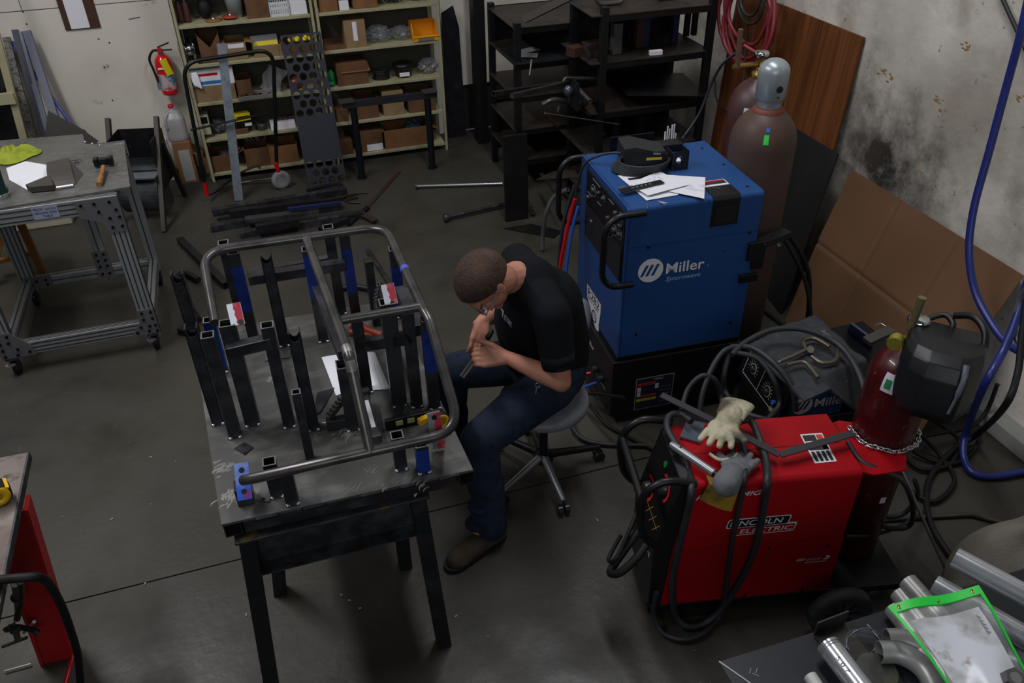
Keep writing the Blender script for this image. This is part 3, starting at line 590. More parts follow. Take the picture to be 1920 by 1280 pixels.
# ================================================================ DARK STEEL RACKS IN THE CORNER
rk = mat('rack_steel', '#121316', .5, .3, nz=[(9, .5, .7, '#1e1c1a', 6)]); rk_top = mat('rusty_deck', '#2f2a26', .55, .3, nz=[(4, .45, .65, '#3e352d', 8), (18, .5, .7, '#1d1b1a', 6)])
def rack(name, label, x0, x1, y0, y1, zs, H_, ov=.04, pw=.045, back=()):
    t = T(name, label, 'rack', ((x0+x1)/2, (y0+y1)/2, 0))
    for x in (x0, x1):
        for y in (y0, y1): mb = MB(); mb.bar((x, y, 0), (x, y, H_), pw, pw, up=(0, 1, 0)); O('post', mb, rk, t, bev=.002)
    for (za, zb) in back: mb = MB(); mb.lo((x0-.02, y1+.024, za), (x1+.02, y1+.030, zb)); O('dark_backing', mb, rk, t)  # black sheets added to darken the gaps between the rack shelves
    for z in zs:
        mb = MB(); mb.lo((x0-ov, y0-.02, z-.006), (x1+.02, y1, z)); O('shelf_board', mb, rk_top, t)
        for y in (y0, y1): mb = MB(); mb.bar((x0, y, z-.025), (x1, y, z-.025), .035, .035); O('rail', mb, rk, t)
    return t
BZ = (.22, .50, .78, 1.10, 1.385)
rack('steel_rack', 'black steel rack with clamps on top nearest the brown plywood', 2.13, 2.87, 4.76, 5.25, BZ, 1.43, .09, back=((.1, 1.38),))
AZ = (.25, .48, .72, .95, 1.19)
rack('steel_rack', 'black steel rack behind, left of the one with clamps', 1.78, 2.4, 5.40, 6.0, AZ, 1.22, .03, back=((.1, .5), (.9, 1.19)))
def stub(a, b, w_, h, m, label, name='steel_offcut', cat='offcut', hollow=None, group=None, up=(0, 0, 1)):
    mb = MB(); mb.bar(a, b, w_, h, hollow=hollow, up=up); return TM(name, mb, m, label, cat, group)
greyt = mat('grey_box_tube', '#6c6864', .45, .4)
stub(Y(985, 42, 5.35)+Vector((0, 0, .02)), Y(1092, 8, 4.85)+Vector((0, 0, .08)), .045, .045, greyt, 'pale grey square tube lying over both racks', hollow=.004)
def cclamp(px, py, label, s=1.0, y=4.95):
    p = Y(px, py, y); p.z = BZ[-1]+.014; t = T('c_clamp', label, 'clamp', p, 0); m = mat('clamp_grey', '#8f9291', .5, .5)
    mb = MB(); mb.tube(fil([p+Vector((-.1*s, 0, .17*s)), p+Vector((-.1*s, 0, .0)), p+Vector((.09*s, 0, .0)), p+Vector((.09*s, 0, .17*s))], .05, 6), .014, 10); O('frame', mb, mat('clamp_rust', '#5a534b', .5, .5), t)
    mb = MB(); mb.cyl(p+Vector((-.03*s, 0, .03)), p+Vector((-.03*s, 0, .22*s)), .011, 10); O('screw', mb, m, t); mb = MB(); mb.box(p+Vector((-.03*s, 0, .1*s)), (.05, .03, .09)); O('swivel_pad', mb, m, t)
cclamp(1145, 18, 'grey c clamp lying on the rack top by its left post'); cclamp(1250, 8, 'grey c clamp lying on the rack top near the corner', .9)
# things on the racks
def P4(px, z, y): 
    lo, hi = -200, 900
    for _ in range(40):
        mid = (lo+hi)/2
        if Y(px, mid, y).z > z: lo = mid
        else: hi = mid
    return Vector((Y(px, mid, y).x, y, z))
def bx3(px, z, y, w_, d, h, m, name, label, cat, rz=0, group=None, bev=.003):
    p = P4(px, z+.001, y); mb = MB(); mb.box((p.x, p.y, p.z+h/2), (w_, d, h), None, rz); return TM(name, mb, m, label, cat, group, bev=bev)
bx3(1154, BZ[3], 4.9, .06, .06, .19, mat('dull_can', '#5d6061', .4, .6), 'metal_canister', 'dull metal canister just right of the front post', 'canister')
bx3(1196, BZ[3], 4.98, .05, .05, .2, mat('dark_brown', '#3a2016', .6), 'metal_block', 'brown upright block on the upper rack shelf', 'block')
bx3(1208, BZ[3], 4.98, .045, .05, .2, mat('navy', '#1a2044', .5), 'metal_block', 'navy upright block beside the brown one', 'block')
bx3(1262, BZ[3], 4.98, .04, .05, .2, MC['navy'], 'metal_block', 'navy upright block at the right of the upper rack shelf', 'block')
bx3(1229, BZ[3], 4.78, .085, .03, .03, paper, 'paper_label', 'small white card on the edge of the upper rack shelf', 'card', -6)
bx3(1080, BZ[3], 4.95, .1, .08, .06, rust, 'rusty_block', 'rusty lump on the left of the upper rack shelf', 'block', 20)
bx3(1110, BZ[3], 4.9, .11, .09, .09, mat('oily_iron', '#3a3633', .4, .6, nz=[(20, .4, .7, '#5a5550', 4)]), 'iron_casting', 'oily iron casting by the front post, upper rack shelf', 'casting', 10)
for k, (px, h) in enumerate([(1286, .16), (1300, .2), (1180, .14)]): bx3(px, BZ[3], 5.1, .03, .04, h, rk, 'flat_bar', ['dark upright bar near the right post of the rack', 'dark upright bar at the right post of the rack', 'dark upright bar behind the metal canister'][k], 'bar')
F = LR((2.62, 4.95, BZ[2]+.07), -8, 0, 5); mb = MB(F); mb.box((0, 0, 0), (.56, .5, .006)); TM('steel_sheet', mb, steel_black, 'black sheet lying aslant on the middle rack shelf', 'metal sheet')
for k, (px, z, y, r, h) in enumerate([(1155, BZ[1], 4.95, .03, .13), (1200, BZ[1], 4.95, .06, .16), (1120, BZ[1], 5.0, .02, .12)]):
    p = P4(px, z+.001, y); mb = MB(); mb.cyl(p, p+Vector((0, 0, h)), r, 16, inner=.85); TM('tube_offcut', mb, [rk_top, rk, rk_top][k], ['short brown tube standing on the lower rack shelf right of the post', 'thick dark tube standing on the lower rack shelf', 'thin tube standing left of the rack post'][k], 'tube')
# plate with holes on rack A, papers
mb = MB(); a = Vector((1.74, 5.36, AZ[3]+.01)); mb.box((1.98, 5.52, AZ[3]+.008), (.46, .34, .006), None, 0)
for q in range(6): mb.box((1.77, 5.36+q*.055, AZ[3]+.012), (.06, .02, .006), None, 20)
TM('slotted_plate', mb, mat('grey_plate', '#3c3f42', .35, .6), 'grey slotted plate on the second shelf of the back rack', 'plate')
for k, (x, y, rz) in enumerate([(1.93, 5.62, 20), (1.88, 5.5, -25)]): mb = MB(); mb.box((x, y, AZ[3]+.016+.004*k), (.16, .09, .003), None, rz); TM('paper_sheet', mb, mat('grimy_paper', '#8e8f90', .8), ['grimy folded paper on the slotted plate, farther back', 'grimy folded paper on the slotted plate near its edge'][k], 'paper')
# tubes and bars poking out of the racks
stub(Z(0, 0, 0) if False else Y(925, 176, 5.0), Y(1052, 157, 5.3), .035, .03, steel_dark, 'dark bar with worn end poking out of the back rack at left', hollow=.003)
stub(Y(960, 180, 4.9), Y(1080, 152, 5.3), .03, .03, steel_raw, 'bar with bright edge poking from the back rack below the first')
mb = MB(); mb.tube(cr([Y(1017, 196, 4.7), Y(1040, 187, 4.7), Y(1072, 193, 4.78), Y(1100, 196, 4.95)], 6), .016, 12, inner=.8); TM('bent_tube', mb, steel_raw, 'bent grey tube end sticking out of the rack', 'tube')
mb = MB(); mb.tube(fil([Y(1056, 153, 4.7), Y(1060, 146, 4.7), Y(1128, 148, 4.85)], .02, 4), .01, 10); TM('bent_tube', mb, steel_raw, 'thin chrome edged tube above the bent grey tube', 'tube')
mb = MB(); p = Y(1107, 190, 4.70); mb.cyl(p, p+Vector((.02, .25, 0)), .014, 14, inner=.6); TM('tube_offcut', mb, steel_bright, 'bright ringed tube end facing out beside the rack post', 'tube')
p = Y(1078, 178, 4.66); mb = MB(); mb.box(p+Vector((0, 0, 0)), (.012, .12, .17)); TM('steel_plate', mb, rk, 'black upright plate beside the bright tube end', 'plate')
p = Y(1066, 170, 4.7); mb = MB(); mb.ell(p, (.03, .03, .035)); TM('round_weight', mb, mat('dull_knob', '#585d66', .3, .6), 'rounded grey knob in front of the middle rack shelf', 'weight')
rods = [((993, 142), (997, 112), 5.1), ((1046, 210), (1048, 200), 4.66), ((996, 237), (1006, 217), 5.0), ((1022, 212), (1046, 238), 4.66)]
for k, (a, b, y) in enumerate(rods):
    if k == 2: continue
    mb = MB(); mb.cyl(Y(*a, y), Y(*b, y+.05), .008, 10); TM('steel_rod', mb, steel_raw if k < 3 else rust, ['bright rod hanging below the slotted plate', 'short bright rod by the bent tube', 'bright rod low in the back rack', 'rusty slanting rod at the lower left of the racks'][k], 'rod')
mb = MB(); mb.cyl(Y(1022, 212, 4.6), Y(1160, 233, 4.6), .004, 8); TM('steel_rod', mb, steel_raw, 'long thin rod crossing in front of the lower rack shelves', 'rod')
p = Y(1060, 248, 4.6); mb = MB(); mb.prism([(-.17, .02), (.12, -.03), (.13, .07), (-.02, .1)], 0, .004, F=LR((p.x, 4.66, BZ[1]-.09), 0, 4)); TM('steel_plate', mb, rk_top, 'flat brown plate on the lower rack left side', 'plate')
mb = MB(); mb.bar((1.80, 6.45, 0), (1.80, 6.45, 1.62), .09, .12, up=(0, 1, 0)); TM('steel_column', mb, rk, 'black steel column behind the left side of the back rack', 'column')
mb = MB(); mb.lo((2.45, 5.5, 0), (2.85, 6.0, .8)); TM('scrap_bin', mb, rk, 'dark bulky bin behind the clamp rack', 'bin', bev=.01)
# tall black channel standing right of the loose rods (near px 960,350)
b0 = Z(970, 425); mb = MB(); mb.bar((b0.x+.03, b0.y+.10, .006), (b0.x+.03, b0.y+.12, .62), .17, .02, up=(0, 1, 0)); t = T('steel_bracket', 'tall black steel bracket standing on the floor behind the welder', 'bracket', (b0.x, b0.y, 0))
O('upright', mb, rk, t, bev=.003); mb = MB(); mb.prism([(-.1, .0), (.1, 0), (.27, -.17), (.18, -.25)], 0, .006, F=LR((b0.x, b0.y, 0))); O('base_plate', mb, rk, t)
for k, (a, b, w_) in enumerate([((975, 355, .02), (1000, 402, .02), .03), ((1015, 325, .2), (1052, 375, .25), .03)]): stub(Z(*a), Z(*b), w_, .008, rk_top, ['brown strip leaning at the foot of the tall bracket', 'brown strip between bracket and blue welder'][k], 'flat_bar', 'bar')
# ================================================================ STEEL LYING ON THE FLOOR
def fl(a, b, w_, h, m, label, lift=0, hollow=.004, name='steel_tube', za=0):
    A_ = Z(a[0], a[1], h/2+lift+za); B_ = Z(b[0], b[1], h/2+lift); mb = MB(); mb.bar(A_, B_, w_, h, hollow=hollow); return TM(name, mb, m, label, 'steel stock')
sd, sb = steel_dark, steel_black
fl((398, 398), (650, 357), .05, .05, sd, 'longest dark square tube in the pile behind the fixture table', .05)
fl((395, 428), (640, 385), .05, .05, sd, 'dark square tube lying at the front left of the pile')
fl((450, 440), (680, 402), .05, .045, sd, 'dark square tube nearest the fixture table in the pile')
fl((460, 412), (598, 396), .06, .03, steel_raw, 'short channel with bright edge on top of the pile', .055)
fl((430, 400), (600, 380), .05, .05, sb, 'black tube in the middle of the pile', .052)
fl((480, 428), (560, 415), .05, .05, sb, 'short black tube on the near side of the pile', .05)
fl((540, 392), (640, 380), .03, .02, mat('blue_marked', '#232d58', .45, .4), 'blue marked bar on the pile', .105, None, 'flat_bar')
fl((560, 372), (640, 352), .05, .04, sb, 'dark channel at the far side of the pile', .0)
fl((600, 432), (652, 412), .04, .04, sb, 'short dark tube at the right end of the pile', .045)
fl((640, 345), (576, 358), .04, .03, sb, 'dark strip behind the pile toward the shelving', 0)
rb = mat('rusty_bar', '#3c2b22', .6, .3)
fl((748, 322), (668, 412), .03, .008, rb, 'long brown flat bar crossing the floor diagonally', 0, None, 'flat_bar')
fl((652, 420), (690, 388), .035, .012, sb, 'short dark flat bar at the near end of the diagonal bar', .01, None, 'flat_bar')
fl((668, 395), (704, 414), .05, .01, rb, 'short brown flat bar crossing the diagonal bar', .02, None, 'flat_bar')
mb = MB(); mb.tube(cr([Z(690, 361, .01), Z(660, 364, .01), Z(645, 372, .01), Z(655, 379, .01), Z(675, 380, .01)], 6), .006, 8); mb.prism([(0, 0), (.09, .02), (.08, .07), (-.02, .01)], .0, .01, F=LR(Z(650, 377, .004), 0)); TM('steel_scrap', mb, rk_top, 'curved scrap with a tooth beside the diagonal bar', 'scrap')
mb = MB(); mb.lo((1.12, 5.0, 0), (1.13, 5.0, 0.01)) if False else None
# axle shafts
a = Z(780, 349, .022); b_ = Z(942, 344, .022); t = T('steel_shaft', 'bright straight shaft with flanged end on the floor', 'shaft', a); mb = MB(); mb.cyl(a, b_, .011, 12); O('shaft', mb, steel_bright, t); mb = MB(); mb.cyl(a, a+(b_-a).normalized()*.012, .024, 18); O('flange', mb, steel_raw, t)
a = Z(836, 408, .03); b_ = Z(945, 383, .03); t = T('steel_shaft', 'dark shaft with round end cap on the floor', 'shaft', a); mb = MB(); mb.cyl(a, b_, .014, 12); O('shaft', mb, sd, t); mb = MB(); mb.lathe([(.03, -.015), (.034, 0), (.03, .015)], frame(a, (0, 0, 1), (0, 1, 0)), 20); O('end_cap', mb, sd, t)
# bent chrome tube right
mb = MB(); mb.tube(cr([Z(1065, 355, .5), Z(1040, 368, .42), Z(1024, 400, .3), Z(1018, 440, .12), Z(1017, 467, .02)], 7), .014, 14, inner=.8); TM('bent_tube', mb, mat('dull_grey_tube', '#70757b', .35, .6), 'grey bent tube standing on end left of the blue welder', 'tube')
# tubes around the fixture table's left
fl((338, 450), (425, 535), .045, .045, sb, 'dark square tube on the floor left of the fixture table')
mb = MB(); mb.tube(cr([Z(372, 525, .02), Z(345, 512, .02), Z(334, 527, .02), Z(350, 565, .02), Z(372, 600, .02)], 6), .02, 12); TM('bent_tube', mb, sb, 'dark bent tube on the floor left of the fixture table', 'tube')
fl((338, 618), (370, 628), .04, .04, sb, 'dark tube end at the left side of the fixture table')
mb = MB(); mb.tube(cr([Z(690, 470, .015), Z(740, 545, .015)], 3), .015, 10); TM('round_bar', mb, sd, 'dark round bar on the floor right of the cage, lying away', 'bar')
mb = MB(); mb.tube(cr([Z(640, 540, .02), Z(670, 537, .02), Z(704, 546, .02), Z(720, 560, .02)], 5), .017, 10); TM('bent_tube', mb, sb, 'dark bent tube on the floor behind the cage', 'tube')
# ================================================================ DRUM ON LEGS
t = T('parts_hopper', 'grey steel drum hopper in an angle iron frame by the wall', 'hopper', (-.85, 5.95, 0)); dk = mat('hopper_steel', '#3b4041', .5, .4, nz=[(8, .45, .7, '#565b5c', 6)])
F = WM[t] @ LR((0, 0, 0), -14)
for x in (-.16, .17):
    mb = MB(F); mb.bar((x, -.3, 0), (x-.01, .16, .66), .03, .035, up=(0, 1, 0)); O('leg', mb, mat('brown_angle', '#39352f', .5, .4), t)
    mb = MB(F); mb.bar((x, .28, 0), (x, .1, .5), .03, .03, up=(0, 1, 0)); O('leg', mb, MC['brown_angle'], t)
G = F @ LR((.005, .02, .20)) @ Matrix.Rotation(math.radians(90), 4, 'Y')
mb = MB(); n = 24; R = .17
pts = [(R*math.cos(a), R*math.sin(a)) for a in [math.radians(-200+k*230/n) for k in range(n+1)]]
mb.prism([(p[0], p[1]) for p in pts], -.14, .14, F=G, smooth=False); O('drum', mb, dk, t)
mb = MB(F); 
for s in (-1, 1): mb.lo((s*.15-.003, -.06, .2), (s*.15+.003, .22, .56))
mb.lo((-.15, .215, .2), (.15, .22, .56)); mb.lo((-.15, -.06, .2), (.15, -.055, .36)); mb.lo((-.15, -.06, .2), (.15, .22, .205)); O('chute', mb, sb, t)
for k in range(4): mb = MB(F); mb.box((0, .0+.02*k, .40), (.24, .004, .012)); O('grate_bar', mb, MC['grey_plate'] if 'grey_plate' in MC else sd, t)
mb = MB(F); mb.lo((-.155, -.16, .335), (.155, -.05, .345)); O('lip', mb, galv, t)
# ================================================================ THINGS UNDER THE EXTRUSION TABLE
t = T('floor_heater', 'cream floor heater with dark grille under the extrusion table', 'heater', (-1.6, 6.1, 0)); F = WM[t]; cr_m = mat('cream_enamel', '#a29d86', .5)
mb = MB(F); mb.lo((-.3, -.13, .0), (.22, .08, .2)); O('housing', mb, cr_m, t, bev=.01)
mb = MB(F); 
for k in range(9): mb.lo((-.12+k*.03, -.133, .1), (-.10+k*.03, -.128, .17))
O('grille', mb, black_p, t)
t = T('wooden_stool', 'orange wooden stool leg frame behind the extrusion table', 'stool', (-1.62, 5.4, 0)); wd = mat('orange_wood', '#8a5a20', .5, nz=[(6, .45, .7, '#6b431a', 6, (1, 1, .2))])
for a, b in ((Z(80, 510), Z(30, 400, .45)), (Z(-20, 540), Z(10, 400, .45)), (Z(25, 470), Z(20, 395, .45))): mb = MB(); mb.bar(a, b, .04, .04, up=(0, 1, 0)); O('leg', mb, wd, t)
mb = MB(); mb.bar(Z(-10, 492, .12), Z(62, 474, .14), .03, .025); O('stretcher', mb, wd, t); mb = MB(); c = Z(20, 400, .45); mb.lathe([(.15, 0), (.16, .01), (.16, .03), (.15, .035)], LR((c.x, c.y, .45)), 28); O('seat', mb, wd, t)
# ================================================================ EXTRUSION TABLE
t = T('extrusion_table', 'aluminium extrusion welding table with steel top and casters', 'table', (-1.15, 4.5, 0)); TZ = .94
ex = mat('extrusion', '#8f9193', .4, .35); exg = mat('extrusion_groove', '#3a3c3f', .5, .6); plate_m = mat('gusset_plate', '#66676a', .5, .3); bolt_m = mat('black_bolt', '#0c0c0e', .35, .5)
def extr(name, a, b, w_, h, up=(0, 0, 1), face=None):
    mb = MB(); mb.bar(a, b, w_, h, up=up); o = O(name, mb, ex, t, bev=.003)
    a = Vector(a); b = Vector(b); d = (b-a).normalized(); u = Vector(up); s = u.cross(d).normalized(); u2 = d.cross(s)
    g = MB(); L = (b-a)
    for side in (-1, 1):
        for k in ((-.3, -.0, .3) if w_ > .06 or h > .06 else (0,)):
            g.bar(a+s*side*(w_/2)+u2*k*h, b+s*side*(w_/2)+u2*k*h, .002, .006, up=u2)
            g.bar(a+u2*side*(h/2)+s*k*w_, b+u2*side*(h/2)+s*k*w_, .006, .002, up=u2)
    O('groove', g, exg, o); return o
yF, yB = 4.16, 4.88; xR, xL = -.765, -1.47
for n_, (x, y, wd_) in enumerate([(xR, yF, .08), (xL, yF, .08), (xL, yB, .08), (-1.04, yB, .06), (xR, yB, .06)]): extr('leg', (x, y, .1), (x, y, TZ-.02), wd_, .045, up=(0, 1, 0))
extr('top_rail', (xL-.6, yF, TZ-.05), (xR+.04, yF, TZ-.05), .045, .085); extr('top_rail', (xL-.6, yB, TZ-.05), (xR+.04, yB, TZ-.05), .045, .085)
extr('side_rail', (xR, yF, TZ-.05), (xR, yB, TZ-.05), .045, .08)
extr('bottom_rail', (xL, yF, .155), (xR, yF, .155), .045, .075); extr('bottom_rail', (xL, yB, .155), (xR, yB, .155), .045, .06); extr('side_rail', (xR, yF, .155), (xR, yB, .155), .045, .06); extr('side_rail', (xL, yF, .155), (xL, yB, .155), .045, .06)
def gusset(pts, y, bolts, nrm=-1):
    F = Matrix.Translation((0, y, 0)) @ Matrix.Rotation(math.radians(90), 4, 'X'); mb = MB(); mb.prism(pts, -.003, .003, F=F); g = O('gusset_plate', mb, plate_m, t, bev=.001)
    for bx_, bz in bolts: q = MB(); q.cyl((bx_, y-.010, bz), (bx_, y, bz), .0075, 10); O('bolt', q, bolt_m, g)
yq = yF-.026
gusset([(xR+.042, .11), (xR+.042, .27), (xR-.045, .27), (xR-.045-.06, .12), (xR-.03, .115)] if False else [(xR+.042, .115), (xR+.042, .27), (xR-.04, .27), (xR-.045, .195), (xR-.10, .12), (xR-.02, .115)], yq, [(xR-.02, .25), (xR+.025, .25), (xR-.02, .21), (xR+.025, .21), (xR-.045, .165), (xR, .165), (xR+.03, .165), (xR-.07, .135), (xR-.01, .135), (xR+.03, .13)])
gusset([(xL-.042, .115), (xL-.042, .27), (xL+.04, .27), (xL+.12, .17), (xL+.12, .115)], yq, [(xL-.02, .25), (xL+.025, .25), (xL-.02, .21), (xL+.02, .21), (xL-.02, .17), (xL+.05, .165), (xL-.02, .13), (xL+.04, .13), (xL+.1, .14)])
gusset([(xR+.042, TZ-.01), (xR+.042, TZ-.2), (xR-.04, TZ-.2), (xR-.06, TZ-.14), (xR-.15, TZ-.10), (xR-.16, TZ-.01)], yq, [(xR-.13, TZ-.035), (xR-.07, TZ-.035), (xR-.0, TZ-.035), (xR-.06, TZ-.08), (xR+.02, TZ-.08), (xR-.02, TZ-.12), (xR+.025, TZ-.12), (xR-.02, TZ-.17), (xR+.025, TZ-.17)])
yq2 = yB-.026
gusset([(-1.085, .115), (-.995, .115), (-.995, .30), (-1.085, .30)], yq2, [(-1.06, .28), (-1.02, .28), (-1.06, .24), (-1.02, .24), (-1.06, .2), (-1.02, .2), (-1.06, .15), (-1.02, .15)])
gusset([(xL-.03, .12), (xL+.13, .12), (xL+.13, .2), (xL-.03, .2)], yq2, [(xL, .17), (xL+.05, .17), (xL+.1, .17), (xL, .14), (xL+.1, .14)])
top_m = mat('scratched_plate', '#6d6d6b', .42, .55, nz=[(3, .4, .7, '#56554f', 8), (25, .5, .7, '#7f7f7c', 6, (1, 4, 1))])
mb = MB(); pa = [Z(-140, 412, TZ), Z(0, 391, TZ), Z(244, 350, TZ), Z(233, 271, TZ), Z(160, 270, TZ), Z(155, 252, TZ), Z(-110, 272, TZ)]
mb.prism([(p.x, p.y) for p in pa], TZ-.008, TZ+.002); O('table_top', mb, top_m, t, bev=.001)
for x, y in ((xR, yF), (xL, yF), (xL, yB), (xR, yB)):
    f_ = MB(); f_.lo((x-.03, y-.03, .1), (x+.03, y+.03, .108)); f_.lo((x-.018, y-.02, .03), (x-.014, y+.03, .1)); f_.lo((x+.014, y-.02, .03), (x+.018, y+.03, .1)); c = O('caster', f_, mat('dark_zinc', '#4a4c4f', .4, .7), t)
    q = MB(); q.cyl((x-.012, y+.005, .042), (x+.012, y+.005, .042), .042, 24); O('wheel', q, black_r, c); q = MB(); q.bar((x-.03, y-.045, .075), (x+.0, y-.02, .078), .035, .008); O('brake_pedal', q, steel_bright, c)
# label on the rail
a = Z(55, 378, TZ-.02); F = frame((-1.235, yF-.0245, TZ-.085), (1, 0, 0), (0, 0, 1)); q0 = hit(57, 391, F); q1 = hit(101, 372, F)
F2 = offF(F, q0[0], .008); wl = q1[0]-q0[0]; mb = MB(F2); mb.lo((0, 0, 0), (wl, .062, .001)); st = O('label', mb, mat('blue_grey_label', '#8e96ab', .5), t)
lb = mat('label_ink', '#1f2a5c', .5)
TX('TROY', offF(F2, .006, .043, .001), wl*.4, .014, lb, st, off=.01); TX('FABTECH', offF(F2, wl*.52, .043, .001), wl*.42, .01, lb, st); TX('WELDING AREA', offF(F2, .005, .025, .001), wl*.9, .012, lb, st, off=.01); TX('TABLE', offF(F2, wl*.35, .007, .001), wl*.38, .012, lb, st, off=.01)
# on the table
def on(px, py, z=TZ+.003): return Z(px, py, z)
c = on(38, 292); mb = MB(); sd_ = 11.3
def rag(u, v):
    a = u*2*math.pi; r = .003+v*.10; n1 = noise.noise(Vector((math.cos(a)*1.4*v+3, math.sin(a)*1.4*v, 1.5)))
    return (c.x-.03+r*math.cos(a)*1.25*(1+.25*n1), c.y-.01+r*math.sin(a)*(.85)*(1+.3*math.sin(3*a)), TZ+.004+max(0, ((1-v**2)*.03+.055*abs(noise.noise(Vector((r*26*math.cos(a), r*26*math.sin(a), 2)))))*(1-v**8)+.004))
mb.grid(rag, 64, 24, smooth=True); TM('cleaning_rag', mb, mat('lime_cloth', '#8f9a2c', .95, bump=(160, .4)), 'crumpled lime green rag on the extrusion table', 'rag')
# flask at the left edge
p = on(2, 368); t = T('steel_flask', 'dark green vacuum flask cut by the left picture edge', 'flask', (p.x, p.y, TZ+.003)); mb = MB(WM[t]); mb.lathe([(.04, .012), (.042, .02), (.042, .2), (.035, .22), (.025, .24)], n=28); O('body', mb, mat('flask_green', '#1c3a33', .3, .3), t); mb = MB(WM[t]); mb.lathe([(.041, 0), (.043, .002), (.043, .02), (.041, .022)], n=28); O('base_ring', mb, steel_bright, t)
mb = MB(WM[t]); mb.tube(cr([(-.02, 0, .24), (0, 0, .3), (.035, 0, .29), (.045, 0, .25)], 5), .003, 8); O('carry_loop', mb, chrome, t)
def sheet(pxs, z, m, label, name='paper_sheet', cat='paper', th=.0015, curl=0, parent=None, group=None):
    P_ = [Z(px, py, z) for px, py in pxs]; mb = MB()
    def fn(u, v): 
        p = (P_[0]*(1-u)+P_[1]*u)*(1-v)+(P_[3]*(1-u)+P_[2]*u)*v; return (p.x, p.y, z+curl*math.sin(math.pi*u)*.5+curl*(1-v)*v*2)
    a = (P_[1]-P_[0]).cross(P_[3]-P_[0]).z
    if a < 0: P_ = [P_[1], P_[0], P_[3], P_[2]]
    mb.grid(fn, 8, 8, smooth=True, thick=-th); return TM(name, mb, m, label, cat, group) if parent is None else O(name, mb, m, parent)
mb = MB(); P_ = [on(*q) for q in ((12, 316), (48, 303), (88, 310), (94, 338), (52, 357), (18, 338))]; mb.prism([(p.x, p.y) for p in P_], TZ+.003, TZ+.006); TM('paper_sheet', mb, paper, 'white paper sheets on the extrusion table by the rag', 'paper')
mb = MB(); F = LR(on(112, 325, TZ+.05), 8, 0); 
P0 = on(88, 305, TZ+.045); P1 = on(128, 296, TZ+.045); P2 = on(142, 345, TZ+.004); P3 = on(92, 352, TZ+.004)
mb.grid(lambda u, v: (P0*(1-u)+P1*u)*(1-v)+(P3*(1-u)+P2*u)*v+Vector((0, 0, .02*math.sin(3.1*v))), 4, 8, smooth=False, thick=.002)
P4_ = on(156, 325, TZ+.004); mb.add([P1, P4_, P2], [[0, 1, 2], [2, 1, 0]]); TM('bent_sheet', mb, mat('dark_sheet', '#4a4743', .45, .5), 'folded dark sheet metal piece on the extrusion table', 'metal sheet')
mb = MB(); P_ = [on(*q) for q in ((52, 357), (98, 338), (104, 358), (60, 362))]; mb.prism([(p.x, p.y) for p in P_], TZ+.008, TZ+.035); TM('sheet_offcut', mb, MC['dark_sheet'], 'small dark folded scrap in front of the papers', 'scrap')
a = on(106, 352, TZ+.012); b_ = on(138, 347, TZ+.012); mb = MB(); mb.cyl(a, b_, .008, 10); TM('metal_rod', mb, steel_bright, 'short bright rod on the extrusion table', 'rod')
for k, (px, py) in enumerate([(160, 267), (173, 270), (187, 273)]): p = on(px, py); mb = MB(); mb.lathe([(.007, 0), (.007, .006), (.004, .007)], LR(p), 10); TM('metal_slug', mb, steel_bright, ['bright dot shaped slug at the back table edge, leftmost', 'bright dot shaped slug at the back table edge, middle', 'bright dot shaped slug at the back table edge, rightmost'][k], 'slug')
t = T('sledge_hammer', 'short hammer with black head and wooden handle on the extrusion table', 'hammer', on(190, 325)); hz = TZ+.03
a = on(176, 304, hz); b_ = on(212, 300, hz); mb = MB(); d = (b_-a); 
for s0, s1, w_ in ((0, .25, .045), (.25, .75, .036), (.75, 1, .045)): mb.bar(a+d*s0, a+d*s1, w_, w_)
O('head', mb, mat('hammer_black', '#17181b', .4, .5), t, bev=.005)
h0 = on(194, 312, hz); h1 = on(186, 346, TZ+.015); mb = MB(); mb.tube([h0, h0*.6+h1*.4, h0*.2+h1*.8, h1], [.010, .012, .0145, .0135], 14); O('handle', mb, mat('hammer_wood', '#9a6a35', .5, nz=[(40, .45, .65, '#6b4420', 4)]), t)
def ring(px, py, r): return
mb = MB()
for px, py, r in ((140, 302, .018), (147, 301, .018), (144, 306, .012)):
    p = on(px, py, TZ+.0035); mb.tube([p+Vector((r*math.cos(a*.5), r*math.sin(a*.5), 0)) for a in range(13)], .0012, 5, closed=False)
O('marker_scribble', mb, ink, [o for o in bpy.data.objects if o.name == 'extrusion_table'][0])
# ================================================================ WORK BENCH AND FIXTURE TABLE
FZ = .84
t = T('steel_workbench', 'dark steel trestle bench with splayed legs under the fixture table', 'table', (0, 2.1, 0))
bt = .775; x0, x1 = Z(440, 1020, bt).x, Z(808, 938, bt).x; y0 = Z(440, 1020, bt).y
mb = MB(); mb.lo((x0, y0, bt-.01), (x1, y0+.42, bt)); O('bench_top', mb, mat('bench_plate', '#37383a', .4, .5, nz=[(6, .45, .7, '#57585a', 8), (16, .6, .7, '#6b5f30', 4)]), t, bev=.002)
mb = MB(); mb.lo((x0+.04, y0+.05, bt-.16), (x1-.04, y0+.055, bt-.03)); mb.lo((x0+.04, y0+.0, bt-.163), (x1-.04, y0+.06, bt-.158)); O('apron', mb, steel_dark, t)
lg_m = mat('leg_steel', '#1d1f22', .45, .4, nz=[(12, .5, .7, '#2c2d30', 6)])
for (fx, fy), (tx, ty) in (((Z(512, 1300).x, Z(512, 1300).y), (x0+.035, y0+.03)), ((Z(832, 1205).x, Z(832, 1205).y), (x1-.035, y0+.03)), ((Z(525, 1108).x, Z(525, 1108).y), (x0+.12, y0+.32)), ((Z(760, 1060).x, Z(760, 1060).y), (x1-.06, y0+.36))):
    mb = MB(); mb.bar((fx, fy, 0), (tx, ty, bt-.01), .05, .05, up=(0, 1, 0)); O('leg', mb, lg_m, t, bev=.003)
